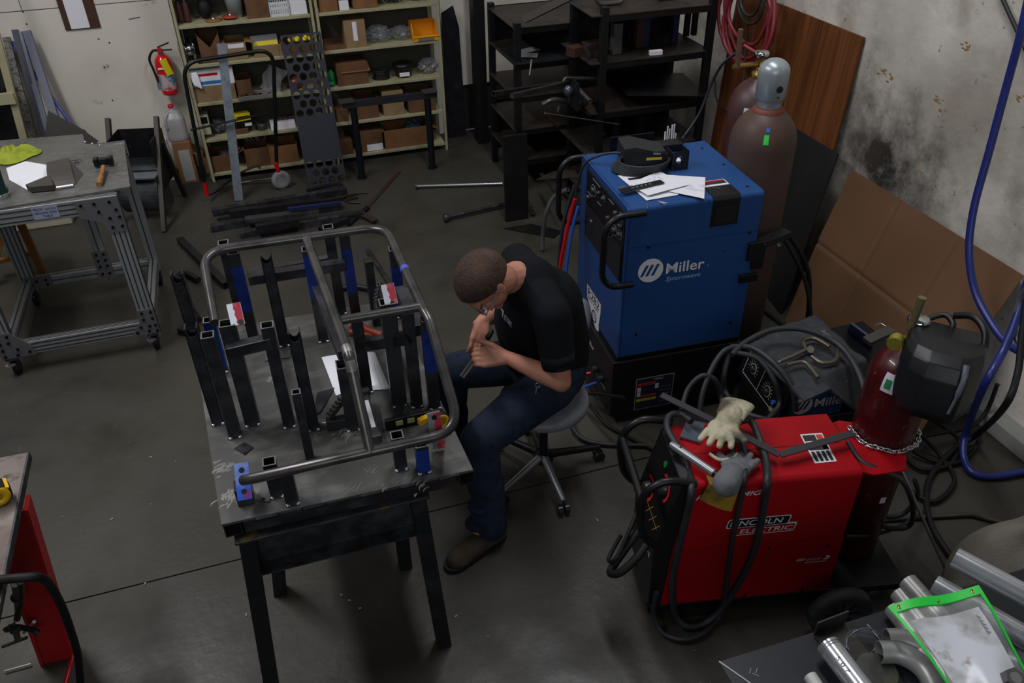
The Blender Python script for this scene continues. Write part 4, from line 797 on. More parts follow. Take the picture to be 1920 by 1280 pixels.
ft = T('fixture_table', 'thick steel fixture plate on square tube frame, resting on the bench', 'table', (0, 2.35, bt))
C0 = Z(415, 983, FZ); C1 = Z(887, 880, FZ); C3 = Z(361, 625, FZ); C2 = C3+(C1-C0)*1.0+Vector((.03, 0, 0))
fx_m = mat('fixture_plate', '#595957', .36, .3, nz=[(2.2, .4, .65, '#4c4c49', 8), (6, .5, .7, '#757570', 10, (1, 2.5, 1)), (3, .6, .75, '#55524a', 6)])
mb = MB(); mb.prism([(c.x, c.y) for c in (C0, C1, C2, C3)], FZ-.008, FZ); O('table_plate', mb, fx_m, ft, bev=.001)
e = Vector((0, 0, -.008-.0255)); U = (C1-C0).normalized(); Wd = (C3-C0).normalized()
for a, b_ in ((C0+U*.06, C1-U*.05), ):
    mb = MB(); mb.bar(a+Wd*.027+e, b_+Wd*.027+e, .05, .05); O('frame_tube', mb, steel_dark, ft, bev=.003)
for a, b_ in ((C0+U*.027, C3+U*.027), (C1-U*.022, C2-U*.022)):
    mb = MB(); mb.bar(a+e+Wd*.002, b_+e, .05, .05, hollow=.004); O('frame_tube', mb, steel_dark, ft)
mb = MB(); mb.bar(C3+U*.055-Wd*.027+e, C2-U*.055-Wd*.027+e, .05, .05); O('frame_tube', mb, steel_dark, ft)
# welds along the front edge
for k, s in enumerate((.17, .35, .58, .74, .9)):
    p = C0*(1-s)+C1*s; mb = MB(); mb.cap(p+Vector((-.03, -.001, -.008)), p+Vector((.03, -.001, -.008)), .006, .006, 8); O('weld_bead', mb, steel_black, ft)
# ground bright marks on the plate
def marks(cx, cy, n, s, seed, spread=1.0):
    bright = seed in (1, 2, 3, 7, 21)
    r_ = random.Random(seed); mb = MB(); F0 = Z(cx, cy, FZ); base = r_.uniform(20, 60)
    for q in range(int(n*1.1)):
        x = F0.x+r_.gauss(0, s*.38)*spread; y = F0.y+r_.gauss(0, s*.3); a = base+r_.gauss(0, 14); L = r_.uniform(.3, .8)*s; cv_ = r_.uniform(.1, .25)*L; wd_ = r_.uniform(.0018, .0042)
        up_ = [(-L/2+L*k/5, cv_*(1-((k-2.5)/2.5)**2)+wd_*math.sin(math.pi*k/5)) for k in range(6)]; dn = [(-L/2+L*k/5, cv_*(1-((k-2.5)/2.5)**2)-wd_*math.sin(math.pi*k/5)) for k in range(4, 0, -1)]
        mb.prism(up_+dn, .0003+.00001*q, .0006+.00001*q, F=LR((x, y, FZ), a))
    o = O('grinder_mark', mb, mat('ground_spot', '#9a9992', .3, .5) if bright else mat('scuffed_spot', '#6b6a66', .36, .4), ft); o['kind'] = 'stuff'
for a in ((419, 878, 34, .045, 1), (432, 930, 26, .04, 2), (425, 940, 10, .05, 21), (512, 713, 24, .03, 3), (545, 688, 8, .03, 4), (381, 716, 10, .02, 5), (416, 760, 26, .04, 6), (662, 812, 36, .05, 7, 1.4), (600, 820, 14, .04, 8), (700, 880, 10, .04, 9), (725, 905, 8, .05, 10), (835, 850, 12, .04, 11), (660, 915, 10, .05, 12), (615, 790, 14, .05, 13), (760, 740, 10, .05, 14), (600, 600, 12, .05, 15), (560, 870, 10, .06, 16), (785, 905, 10, .05, 17)): marks(*a)
def poststub(name, base, top, w_=.05, d=.05, m=steel_dark, open_top=True, rz=0):
    pass
WJ = T('tube_cage', 'welded steel tube cage clamped on the fixture table uprights', 'tube frame', (0, 2.2, 1.0))
cage_m = steel_raw
def post(b, top, w_=.038, d=.038, m=steel_dark, sad=False, blue=None, zt=None, lab=None, yaw=-2):
    B_ = Z(b[0], b[1], FZ); dvec = ax_(cray(top)); k = ((B_.x-CAM.x)*dvec.x+(B_.y-CAM.y)*dvec.y)/(dvec.x**2+dvec.y**2); zt = zt or (CAM+dvec*k).z
    B_ += Vector((0, d/2, 0)); t = T('fixture_upright', lab, 'upright', (B_.x, B_.y, FZ)); R_ = LR((B_.x, B_.y, FZ), yaw); h = zt-FZ; k_ = .0035
    mb = MB(R_)
    if not sad: mb.bar((0, 0, .0005), (0, 0, h), w_, d, up=(0, 1, 0), hollow=k_)
    else:
        # saddle cut top: walls whose left and right sides rise above a scooped front and back
        n = 10
        for sy in (-1, 1):
            pr = [(-w_/2, 0), (w_/2, 0), (w_/2, h)]+[(w_*.46*math.cos(a), h-.033*math.sin(a)) for a in [math.pi*q/n for q in range(0, n+1)]]+[(-w_/2, h)]
            mb.prism(pr, sy*d/2-(k_ if sy > 0 else 0), sy*d/2+(0 if sy > 0 else k_), F=Matrix.Rotation(math.radians(90), 4, 'X'))
            mb.lo((sy*w_/2, -d/2, 0), (sy*(w_/2-k_), d/2, h))
    tb_ = O('tube', mb, m, t)
    if not sad: q = MB(R_); q.bar((0, 0, h-.0012), (0, 0, h+.0006), w_+.0006, d+.0006, up=(0, 1, 0), hollow=k_); O('cut_edge_highlight', q, mat('cut_steel_highlight', '#8d8d8b', .35, .6), tb_)  # paler ring on the cut rim, its highlight put into the colour
    if blue:
        z0, z1 = blue; q = MB(R_); q.bar((0, 0, h*z0), (0, 0, h*z1), w_+.0012, d+.0012, up=(0, 1, 0), hollow=.001); O('blue_dye', q, mat('layout_blue', '#1c3a98', .45, .3, nz=[(12, .5, .7, '#182a66', 6)]), t)
    for sx in (-1, 1): q = MB(R_); q.ell((sx*w_*.4, -d/2, .004), (.009, .007, .006), n=8, m=5); O('tack_weld', q, steel_bright, t)
    return B_, h, t
# left row
post((410, 797), (375, 612), sad=True, lab='saddle topped upright at the front left corner of the cage')
post((395, 735), (355, 510), sad=True, lab='tallest saddle topped upright at the far left of the cage')
sA = post((442, 822), (408, 629), lab='open topped upright left of the red marked plate', w_=.038)
pl = post((475, 799), (443, 608), w_=.048, d=.042, lab='thick upright carrying the red marked plate at left')
sB = post((544, 802), (515, 612), lab='open topped upright joined by a cross tube to the left one', w_=.038)
post((589, 808), (557, 624), sad=True, lab='saddle topped upright in the middle of the table')
post((583, 866), (565, 737), w_=.026, d=.026, lab='thin short upright just behind the front cage bar')
post((535, 650), (511, 478), sad=True, lab='saddle topped upright at the back left of the table')
post((477, 640), (449, 474), blue=(.35, .85), lab='blue dyed upright under the back cage bar, left')
post((608, 642), (580, 470), blue=(.5, .95), lab='blue dyed upright under the start of the middle cage bar')
post((670, 603), (651, 442), blue=(.35, .85), lab='blue dyed upright under the back cage bar, right')
post((455, 605), (421, 458), lab='dark upright at the back left corner, showing behind the bar')
post((642, 590), (622, 428), lab='dark upright rising behind the back cage bar at right')
post((754, 596), (739, 470), blue=(.1, .75), lab='blue dyed upright under the right cage side', ) 
post((418, 700), (398, 603), blue=(.1, 1.0), lab='blue dyed upright at the lower left cage corner', )
mB = post((735, 738), (723, 603), w_=.048, lab='upright under the left end of the short cross bar') if False else post((690, 738), (674, 603), lab='upright under the left end of the short cross bar')
mC = post((784, 764), (776, 587), lab='upright under the right end of the short cross bar')
bp = post((751, 762), (730, 571), w_=.05, d=.042, m=mat('scuffed_tube', '#4b4d50', .33, .7), lab='thick scuffed upright carrying the red marked plate at right')
post((665, 808), (648, 690), w_=.045, d=.05, lab='thick upright under the bend of the middle cage bar')
post((817, 768), (803, 602), blue=(.45, .9), lab='blue dyed upright beside the seated man')
post((550, 947), (543, 888), lab='short upright just in front of the front cage bar, left')
post((521, 933), (521, 868), lab='short upright just behind the front cage bar, left')
post((754, 882), (749, 822), lab='short upright just behind the front cage bar, right')
post((797, 888), (794, 838), blue=(.0, .9), lab='short blue dyed upright in front of the cage bar, right')
# cross tubes between uprights
def cross(a, b, za, lab, w_=.038, m=steel_dark, ys=None):
    A_ = Z(a[0], a[1], za) if ys is None else Y(a[0], a[1], ys[0]); B_ = Z(b[0], b[1], za) if ys is None else Y(b[0], b[1], ys[1]); mb = MB(); mb.bar(A_, B_, w_, w_); TM('cross_tube', mb, m, lab, 'cross tube', bev=.002)
cross((426, 658), (511, 638), FZ+.30, 'square cross tube between the two open topped uprights at left', ys=(2.235, 2.215))
cross((466, 520), (560, 504), FZ+.24, 'square cross tube at the back left of the cage') if False else cross((466, 523), (648, 495), FZ+.27, 'long square cross tube at the back between blue uprights')
cross((468, 513), (628, 484), FZ+.20, 'long square cross tube farther behind the first one', .03)
cross((688, 645), (768, 632), FZ+.25, 'square cross tube between the uprights under the short bar', ys=(2.29, 2.165))
cross((600, 545), (650, 668), FZ+.27, 'square rail under the middle cage bar', .05)
cross((752, 545), (785, 620), FZ+.22, 'square rail leading forward from the right blue upright', .045)
# plates with red dye
def dyed(px4, z4, lab, holes=(), blue=False, th=.006):
    P_ = [(Y if z > 2 else Z)(*p, z) for p, z in zip(px4, z4)]; t = T('marked_plate', lab, 'plate', P_[3]); u = P_[1]-P_[0]; v = P_[3]-P_[0]; F = frame(P_[0], u, -v); W_, H2 = u.length, v.length
    mb = MB(F); mb.prism([(0, 0), (W_, 0), (W_, -H2), (0, -H2)], -th, 0); O('plate', mb, mat('bright_plate', '#b3b7bd', .35, .75) if not blue else mat('blue_dyed_plate', '#2a55c4', .4, .3, nz=[(14, .5, .7, '#7a8fc0', 6)]), t, bev=.001)
    rd = mat('red_dye', '#c03346', .45, .3, nz=[(30, .5, .7, '#d98a97', 6)]) if not blue else mat('purple_dye', '#6a2a6e', .45, .3)
    x0_ = .45 if not blue else .25; mb = MB(F); r_ = random.Random(len(lab)); n = 8
    L = [(W_*(x0_+r_.uniform(-.07, .07)), -H2*k/n) for k in range(n+1)]
    if blue: mb.prism([(W_*.45, -H2*.75), (W_*.9, -H2*.72), (W_*.95, -H2*.98), (W_*.4, -H2*.95)], 0, .0006)
    else: mb.prism([(W_*.98, 0), (W_*.98, -H2)]+L[::-1], 0, .0006)
    O('dye', mb, rd, t)
    for hx_, hy in holes: q = MB(F); q.lathe([(.0085, 0), (.0085, .0009)], Matrix.Translation((W_*hx_, -H2*hy, 0)), 16); O('bolt_hole', q, black_p, t)
    return t, F, W_, H2
dyed(((424, 571), (450, 566), (457, 608), (431, 612)), (2.285, 2.285, 2.255, 2.255), 'bright plate with red dye on the left thick upright', ((.75, .88),))
dyed(((714, 535), (738, 530), (745, 570), (721, 574)), (2.225, 2.225, 2.195, 2.195), 'bright plate with red dye and a chain beside it, at right', ((.6, .95),))
dyed(((801, 776), (825, 771), (832, 815), (808, 820)), (FZ+.2, FZ+.2, FZ+.12, FZ+.12), 'bright plate with red dye and a hole near the tape measure', ((.5, .2),))
dyed(((812, 822), (836, 818), (838, 838), (815, 842)), (FZ+.1, FZ+.1, FZ+.01, FZ+.01), 'short red marked plate below the cage corner')
dyed(((438, 870), (465, 865), (474, 930), (450, 938)), (FZ+.12, FZ+.12, FZ+.06, FZ+.06), 'blue dyed plate with two holes at the front cage bar end', ((.5, .2), (.5, .78)), blue=True)
a = Z(461, 938, FZ+.03); mb = MB(); mb.box((a.x-.002, a.y+.035, FZ+.033), (.05, .05, .064)); TM('steel_block', mb, steel_dark, 'square block under the blue dyed plate', 'block', bev=.002)
# chain by right plate
mb = MB(); a = Z(712, 533, FZ+.36); b_ = Z(706, 582, FZ+.2); n = 14
for q in range(n):
    p = a+(b_-a)*(q/n)+Vector((-.008*math.sin(math.pi*q/n), 0, 0)); G = LR(p, 0, 90, 90*(q % 2)); mb.tube([G @ Vector((.0055*math.cos(w2*.785), .009*math.sin(w2*.785), 0)) for w2 in range(8)], .0022, 6, closed=True)
TM('steel_chain', mb, steel_raw, 'small chain hanging beside the right red marked plate', 'chain')
mb = MB(); a = Z(708, 612, FZ); mb.bar((a.x, a.y+.02, FZ), (a.x-.0, a.y+.02, FZ+.29), .03, .04, up=(0, 1, 0)); TM('fixture_upright', mb, steel_dark, 'narrow dark upright beside the hanging chain', 'upright')
# the cage tubes
zR = FZ+.405; rT = .0158
blp = Z(795, 585, zR); 
path = [Z(400, 598, FZ+.35), Z(381, 475, zR), Z(400, 463, zR)] 
o1 = [Z(403, 605, FZ+.33), Z(379, 472, zR), Z(722, 424, zR), Z(795, 582, zR), Z(806, 602, zR-.012), Z(864, 808, FZ+.15), Z(472, 897, FZ+.15), Z(456, 900, FZ+.13)]
pp = [o1[0]]+fil([o1[0], o1[1], o1[2], o1[3]], .10, 9)[1:-1]
pp += cr([o1[3]+(o1[2]-o1[3])*.04, o1[3], o1[4], o1[4]+(o1[5]-o1[4])*.1], 4)[4:-4]
pp += fil([o1[4], o1[5], o1[6]], .09, 9)[1:]; pp.append(o1[7])
mb = MB(); mb.tube(pp, rT, 18); O('outer_tube', mb, cage_m, WJ)
m0 = Z(575, 449, zR); m1 = Z(655, 668, zR); m2 = Z(694, 847, FZ+.15); a = m1+(m0-m1).normalized()*.05; b_ = m1+(m2-m1).normalized()*.05
mb = MB(); mb.tube([m0]+fil([a+(m0-a)*.01, m1, m2], .05, 7), rT, 18); O('middle_tube', mb, cage_m, WJ)
mb = MB(); mb.tube([m1+(m0-m1).normalized()*.045, m1+(m0-m1).normalized()*.02, m1+(m2-m1).normalized()*.02, m1+(m2-m1).normalized()*.045], rT+.0012, 18, caps=False); O('ground_joint', mb, mat('ground_weld', '#7d7c7a', .45, .7), WJ)
mb = MB(); mb.tube([Z(642, 600, zR), Z(795, 574, zR)], rT*.95, 18); O('cross_bar', mb, cage_m, WJ)
a = Z(766, 517, zR); b_ = Z(776, 522, zR); mb = MB(); mb.tube([o1[2]+(o1[3]-o1[2])*.54, o1[2]+(o1[3]-o1[2])*.58], rT+.0008, 18, caps=False); O('blue_mark', mb, mat('blue_violet', '#4a55b5', .5), WJ)
# papers, clamps, level, tape on the plate
sheet(((603, 670), (645, 664), (672, 730), (630, 742)), FZ+.001, paper, 'white drawing sheet under the middle cage bar', curl=.004)
sheet(((672, 662), (700, 660), (727, 730), (690, 733)), FZ+.001, paper, 'white drawing sheet right of the middle cage bar', curl=.003)
sheet(((694, 661), (703, 661), (730, 728), (716, 730)), FZ+.004, paper, 'second white sheet tucked under the right drawing', curl=.002)
t = T('spirit_level', 'small black spirit level with yellow vials on the fixture plate', 'level', Z(770, 790, FZ)); a = Z(722, 797, FZ+.02); b_ = Z(808, 778, FZ+.02); d = (b_-a).normalized(); mb = MB(); mb.bar(a, b_, .016, .045); O('body', mb, black_p, t, bev=.003)
vial = mat('vial_yellow', '#b9bf7d', .25)
for s in (.3, .55, .85): q = MB(); p = a+(b_-a)*s+Vector((0, -.0085, .004)); q.bar(p-d*.012, p+d*.012, .004, .018); O('vial', q, vial, t)
for tt, (pa_, pb_) in enumerate((((705, 752), (720, 812)),)): pass
t = T('bar_clamp', 'bright bar clamp with white scale beside the middle cage bar', 'clamp', Z(700, 780, FZ)); a = Z(683, 738, FZ+.05); b_ = Z(706, 822, FZ+.03); mb = MB(); mb.bar(a, b_, .024, .012); O('bar', mb, steel_raw, t); d = (b_-a)
mb = MB(); mb.bar(a+d*.2+Vector((0, 0, .008)), a+d*.8+Vector((0, 0, .008)), .014, .003); O('scale_strip', mb, paper, t)
for s in (0, 1): mb = MB(); p = a+d*s; mb.bar(p+Vector((0, 0, .02)), p+Vector((.0, 0, -.03+s*.015)), .035, .022); O('jaw', mb, steel_raw, t, bev=.004)
t = T('vise_clamp', 'grey toggle clamp with serrated arm on the plate under the cage', 'clamp', Z(640, 790, FZ)); a = Z(612, 795, FZ+.02); b_ = Z(655, 788, FZ+.02); mb = MB(); mb.bar(a, b_, .03, .04); O('base', mb, MC['grey_plate'], t, bev=.003)
mb = MB(); mb.bar(Z(618, 780, FZ+.05), Z(645, 745, FZ+.09), .02, .018); O('arm', mb, steel_raw, t)
mb = MB(); 
for q in range(5): p = Z(618+q*5, 776-q*7, FZ+.063+.008*q); mb.box(p, (.008, .02, .008), None, 40)
O('teeth', mb, steel_raw, t); mb = MB(); mb.cyl(Z(604, 792, FZ+.03), Z(614, 791, FZ+.03), .006, 8); O('screw', mb, steel_bright, t)
# tape measure by the cage corner
p = Z(822, 788, FZ+.03); t = T('tape_measure', 'black and yellow tape measure at the right edge of the fixture plate', 'tape measure', (p.x, p.y, FZ)); F = LR((p.x, p.y, FZ+.034)) @ Matrix.Rotation(math.radians(90), 4, 'X') @ Matrix.Rotation(.3, 4, 'Y')
mb = MB(); mb.prism([(.034*math.cos(a), .033*math.sin(a)) for a in [math.pi*2*q/24 for q in range(24)]], -.018, .018, F=F); O('case', mb, black_r, t, bev=.004); mb = MB(); mb.lathe([(.03, .0181), (.03, .0195), (.018, .0195), (.018, .0181)], F, 24); O('yellow_ring', mb, mat('tape_yellow', '#e0b010', .4), t)
mb = MB(); mb.box((p.x-.05, p.y-.005, FZ+.05), (.035, .02, .02), None, 20); O('blade_clip', mb, MC['tape_yellow'], t)
# thin plates lying
def thin(pxs, m, lab, holes=()):
    P_ = [Z(*p, FZ) for p in pxs]; t = T('steel_tab', lab, 'steel tab', (P_[0]+P_[2])/2); mb = MB(); mb.prism([(p.x, p.y) for p in P_], FZ+.0005, FZ+.005); O('tab', mb, m, t)
    for h in holes: q = MB(); c_ = Z(*h, FZ+.0055); q.lathe([(.006, -.0004), (.006, .0001)], LR(c_), 12); O('bolt_hole', q, black_p, t)
thin(((440, 842), (459, 830), (476, 840), (459, 853)), MC['grey_plate'], 'small square tab with two holes lying left of the plate centre', ((457, 835), (459, 848)))
thin(((496, 902), (520, 905), (505, 942), (480, 938)), mat('tab_steel', '#6a6a68', .4, .6), 'skewed grey tab with two slots beside the blue dyed plate', ((508, 908), (494, 935)))
thin(((497, 662), (545, 659), (545, 671), (497, 678)), MC['tab_steel'], 'long grey tab with a hole behind the open topped uprights', ((506, 671),))
thin(((595, 738), (628, 728), (600, 775), (588, 780)), steel_dark, 'thin triangular steel piece near the drawings')
mb = MB(); mb.bar(Z(728, 655, FZ+.002), Z(733, 732, FZ+.002), .012, .003); TM('steel_rule', mb, steel_bright, 'narrow bright rule standing by the scuffed upright', 'ruler')
orange = mat('orange_red_grip', '#a8401f', .45)
t = T('locking_pliers', 'orange red handled clamp lying behind the short cross tube', 'clamp', Z(680, 620, FZ)); mb = MB(); mb.tube(cr([Z(655, 612, FZ+.02), Z(672, 606, FZ+.03), Z(690, 618, FZ+.03), Z(715, 628, FZ+.02)], 5), .012, 10); O('handle', mb, orange, t); mb = MB(); mb.tube([Z(655, 622, FZ+.015), Z(700, 628, FZ+.015)], .009, 10); O('jaw', mb, orange, t)
# ================================================================ BLUE WELDER ON ITS COOLER
O1 = (1.37, 2.73); A1 = -3.5
mblue = mat('welder_blue', '#22477c', .5, spec=.2, nz=[(3, .5, .8, '#1e4070', 5), (40, .68, .74, '#10294f', 3)])
mblue_d = mat('front_bevel_blue', '#1b3f78', .4)
t = T('tig_welder', 'large blue welding machine with papers on top', 'welding machine', (O1[0], O1[1], .405), A1); F = WM[t] @ Matrix.Translation((0, 0, -.405)); LX, LY, z0, z1 = .612, .60, .405, 1.155
r = .02
pr = [(0, z0), (LX, z0), (LX, z1-r), (LX-.006, z1-.006), (LX-r, z1), (0.0, z1)]
mb = MB(F); G = Matrix(((1, 0, 0, 0), (0, 0, 1, 0), (0, 1, 0, 0), (0, 0, 0, 1)))     # local: x, z -> profile; y -> depth
prof = [(0, z0), (0, z1-r)]+[(r-r*math.cos(a), z1-r+r*math.sin(a)) for a in [math.pi/2*q/5 for q in range(1, 6)]]+[(LY-r+r*math.sin(a), z1-r+r*math.cos(a)) for a in [math.pi/2*q/5 for q in range(0, 6)]]+[(LY, z0)]
GY = Matrix(((0, 0, 1, 0), (1, 0, 0, 0), (0, 1, 0, 0), (0, 0, 0, 1)))               # profile (y,z) extruded along x
mb.prism(prof, .012, LX-.002, F=GY); O('casing', mb, mblue, t, bev=.002)
mb = MB(F); mb.prism([(p[0]+.004 if p[0] < .1 else p[0]-.004, p[1]-.003) for p in prof], .0, .014, F=GY); O('front_panel', mb, mblue_d, t)
mb = MB(F); mb.lo((.012, -.0015, .972), (LX, .0, .975)); mb.lo((.05, -.001, .972), (LX, .0, .9745)); O('seam', mb, mat('seam_dark', '#0b2f6b', .5), t)
mb = MB(F); mb.lo((-.006, .02, .79), (.002, LY-.10, 1.125)); cp = O('control_panel', mb, black_p, t, bev=.002)
mb = MB(F); mb.lo((-.012, .03, .80), (-.005, LY-.12, .955)); O('output_panel', mb, mat('panel_grey_black', '#16171b', .5), cp)
r_ = random.Random(3)
for k, (y, z, rr) in enumerate([(.06, 1.09, .014), (.06, 1.05, .014), (.06, 1.01, .014), (.12, 1.08, .014), (.12, 1.0, .016), (.2, 1.02, .012), (.27, 1.08, .01), (.33, 1.08, .01), (.40, 1.06, .018), (.46, 1.0, .014), (.17, .98, .022), (.40, .9, .02), (.2, .87, .02)]):
    q = MB(F @ LR((-.006, y, z)) @ Matrix.Rotation(-math.pi/2, 4, 'Y')); q.lathe([(rr, 0), (rr*.9, .012), (rr*.5, .014)], n=16); O('knob', q, mat('knob_dark', '#25262a', .35), cp)
    if k % 2 == 0: q = MB(F @ LR((-.0075, y, z)) @ Matrix.Rotation(-math.pi/2, 4, 'Y')); q.lathe([(rr*1.6, 0), (rr*1.6, .001), (rr*1.4, .001), (rr*1.4, 0)], n=20, caps=False); O('dial_ring', q, mat('dial_print', '#6f7a8c', .5), cp)
for y, z, w_ in ((.15, 1.105, .06), (.32, 1.11, .1), (.3, 1.03, .05), (.42, 1.02, .06), (.3, .93, .12), (.42, .84, .06)):
    q = MB(F); q.lo((-.0078, y, z), (-.0055, y+w_, z+.003)); O('panel_print', q, MC['dial_print'], cp)
# logo on the side
FS = frame(F @ Vector((0, -.0012, 0)), F.to_3x3() @ Vector((1, 0, 0)), (0, 0, 1))
lc = hit(1220, 507, FS); mb = MB(offF(FS, lc[0], lc[1])); R = .058; seg = 40
bars = []
mb.prism([(R*1.0*math.cos(2*math.pi*k/seg), R*math.sin(2*math.pi*k/seg)) for k in range(seg)], 0, .0006); lg_ = O('logo_disc', mb, white, t)
mb = MB(offF(FS, lc[0], lc[1], .0006))
for k, (x, h) in enumerate([(-.036, .5), (-.012, .62), (.014, .5)]):
    y0_ = -.026; mb.prism([(x-.012, y0_), (x+.002, y0_), (x+.026, .028), (x+.012, .028)], 0, .0005)
O('logo_bar', mb, mblue, lg_)
a = hit(1248, 515, FS); b_ = hit(1316, 500, FS); TX('Miller', offF(FS, a[0], a[1]+.004), b_[0]-a[0]+.01, .052, white, t, off=.012)
a = hit(1247, 530, FS); TX('Syncrowave', offF(FS, a[0], a[1]), .165, .030, mat('pale_blue_print', '#9fb2d6', .5), t, shear=.35)
TX('R', offF(FS, lc[0]+.268, lc[1]-.02), .006, .006, white, t)
# sticker on the front
FF = frame(F @ Vector((-.0015, LY, 0)), F.to_3x3() @ Vector((0, -1, 0)), (0, 0, 1))
s0 = hit(1101, 532, FF); mb = MB(FF); x, y = s0; 
mb.prism([(x, y), (x+.2, y+.0), (x+.2, y-.055), (x+.185, y-.12), (x+.19, y-.16), (x+.15, y-.17), (x+.11, y-.15), (x+.06, y-.10), (x+.01, y-.07)], 0, .0008); sk = O('race_sticker', mb, white, t)
TX('R2B2', offF(FF, x+.02, y-.045, .0008), .16, .04, black_p, sk, off=.012); TX('RACE CARS', offF(FF, x+.02, y-.066, .0008), .15, .014, black_p, sk, off=.01)
q = MB(offF(FF, x+.12, y-.115, .0009)); q.lathe([(.034, 0), (.034, .0006), (.026, .0006), (.026, 0)], n=24, caps=False)
for a in range(8): q.box((.015*math.cos(a*.785), .015*math.sin(a*.785), .0003), (.02, .003, .0006), Matrix.Rotation(a*.785, 4, 'Z') @ Matrix.Translation((0, 0, 0))) if False else q.prism([(0, 0), (.026*math.cos(a*.785), .026*math.sin(a*.785)), (.026*math.cos(a*.785+.14), .026*math.sin(a*.785+.14))], 0, .0006)
O('sticker_wheel', q, mat('sticker_ink', '#3a3d44', .5), sk)
# corner handles
for y, s in ((-.012, 1), (LY+.01, -1)):
    P_ = [F @ Vector(p) for p in ((.07, y, 1.135), (-.06, y, 1.135), (-.105, y, 1.08), (-.105, y, .85), (-.06, y, .80), (.04, y, .80))]
    mb = MB(); mb.tube([P_[0]]+fil(P_, .045, 5)[1:-1]+[P_[-1]], .0135, 14); O('corner_handle', mb, black_p, t)
# black recess with hatch on the top and side
mb = MB(F); mb.prism([(-.004, 1.02), (-.004, z1-.012), (.012, z1+.004), (.10, z1+.004), (.10, z1-.02), (.03, z1-.03), (.012, 1.02)], .375, .50, F=GY); O('torch_holder', mb, black_p, t, bev=.004)
mb = MB(F); mb.lo((.39, -.006, 1.035), (.485, -.003, 1.11)); O('holder_recess', mb, mat('deep_black', '#050507', .6), t)
def stk(x0, y0, x1, y1, m, z=z1, h=.0008, name='sticker', par=None):
    q = MB(F); q.lo((x0, y0, z), (x1, y1, z+h)); return O(name, q, m, par or t)
sk = stk(.385, .105, .50, .16, paper); stk(.39, .12, .495, .155, mat('sticker_black', '#232021', .5), z=z1+.0008, par=sk, name='print'); stk(.39, .143, .495, .155, red_p, z=z1+.0014, par=sk, name='print')
sk = stk(.30, .39, .41, .44, paper); stk(.305, .395, .38, .425, MC['sticker_black'], z=z1+.0008, par=sk, name='print'); stk(.305, .427, .40, .436, red_p, z=z1+.0014, par=sk, name='print')
for x, y in ((.56, .06), (.56, .5), (.4, .565), (.57, .3)): q = MB(F); q.lathe([(.007, z1), (.006, z1+.003)], LR((x, y, 0)), 12); O('screw', q, mat('screw_dark', '#2a241c', .4, .6), t)
for x, z in ((.10, .965), (.57, .965), (.08, .52), (.55, .50)): q = MB(F); q.cyl((x, .001, z), (x, -.003, z), .007, 12); O('screw', q, MC['screw_dark'], t)
q = MB(F); q.prism([(.1, .44), (.13, .43), (.14, .46), (.11, .47)], z1, z1+.003); O('rust_spot', q, rust, t)
# bracket on the rear side edge
mb = MB(F); mb.lo((.55, -.02, .72), (.64, -.004, .76)); mb.lo((.57, -.02, .83), (.64, -.004, .92)); mb.lo((.60, -.012, .78), (.66, .03, .90)); O('rear_bracket', mb, black_p, t, bev=.003)
mb = MB(F); mb.bar((.62, .02, .88), (.80, .06, .90), .05, .03); O('bracket_arm', mb, black_p, t)
# rod holder with filler rods at the back
F8 = F
mb = MB(F8); mb.lo((.14, LY+.005, .75), (.36, LY+.012, z1+.06)); O('rear_tray', mb, black_p, t)
for k in range(10):
    x = .40+.011*k; h = r_.uniform(.02, .10); q = MB(F); q.cyl((x, LY-.03+.004*(k % 3), z1+.001), (x+.002, LY-.02, z1+.03+h), .0035 if k < 6 else .0018, 8); w2 = O('rod', q, paper if k < 6 else steel_raw, [o for o in [t]][0])
# cooler below
c = T('coolant_unit', 'black cooling unit with warning sticker under the blue welder', 'cooler', (O1[0], O1[1], 0), A1); F = WM[c]
mb = MB(F); mb.lo((-.02, .0, .05), (LX+.02, LY, .375)); O('casing', mb, mat('cooler_black', '#0e0f12', .45), c, bev=.006)
mb = MB(F); mb.lo((.0, .01, .376), (LX, LY-.01, .403)); O('top_tray', mb, black_p, c)
for k in range(7): q = MB(F); q.lo((.43, -.002, .22+.017*k), (.60, .001, .227+.017*k)); O('louver', q, MC['deep_black'], c)
for x in (.04, .56):
    for y in (.05, LY-.05): q = MB(F); q.cyl((x-.015, y, .025), (x+.015, y, .025), .025, 16); O('caster', q, black_r, c)
CS = frame(F @ Vector((0, -.0012, 0)), F.to_3x3() @ Vector((1, 0, 0)), (0, 0, 1)); a = hit(1193, 711, CS); b_ = hit(1189, 768, CS); W3 = .195; H3 = .19
q = MB(offF(CS, a[0], a[1]-H3)); q.prism([(0, 0), (W3, 0), (W3, H3), (0, H3)], 0, .0008); sk = O('warning_sticker', q, mat('sticker_edge', '#8f9499', .5), c)
def pr_(x0, y0, x1, y1, m, z=.0009, nm='print'): q = MB(offF(CS, a[0], a[1]-H3, z)); q.prism([(x0, y0), (x1, y0), (x1, y1), (x0, y1)], 0, .0004); O(nm, q, m, sk)
pr_(.005, .005, W3-.005, H3-.005, mat('sticker_navy', '#1a2a44', .5)); pr_(.01, .145, .1, .16, mat('warn_orange', '#c4441c', .5), .0013); pr_(.03, .075, .11, .085, MC['warn_orange'], .0013); pr_(.01, .05, .11, .065, yel_p, .0013)
for (x, y) in ((.01, .105), (.01, .08), (.1, .115)): pr_(x, y, x+.018, y+.03, paper, .0013)
for k in range(5): pr_(.125, .03+k*.022, .18, .033+k*.022, MC['dial_print'], .0013)
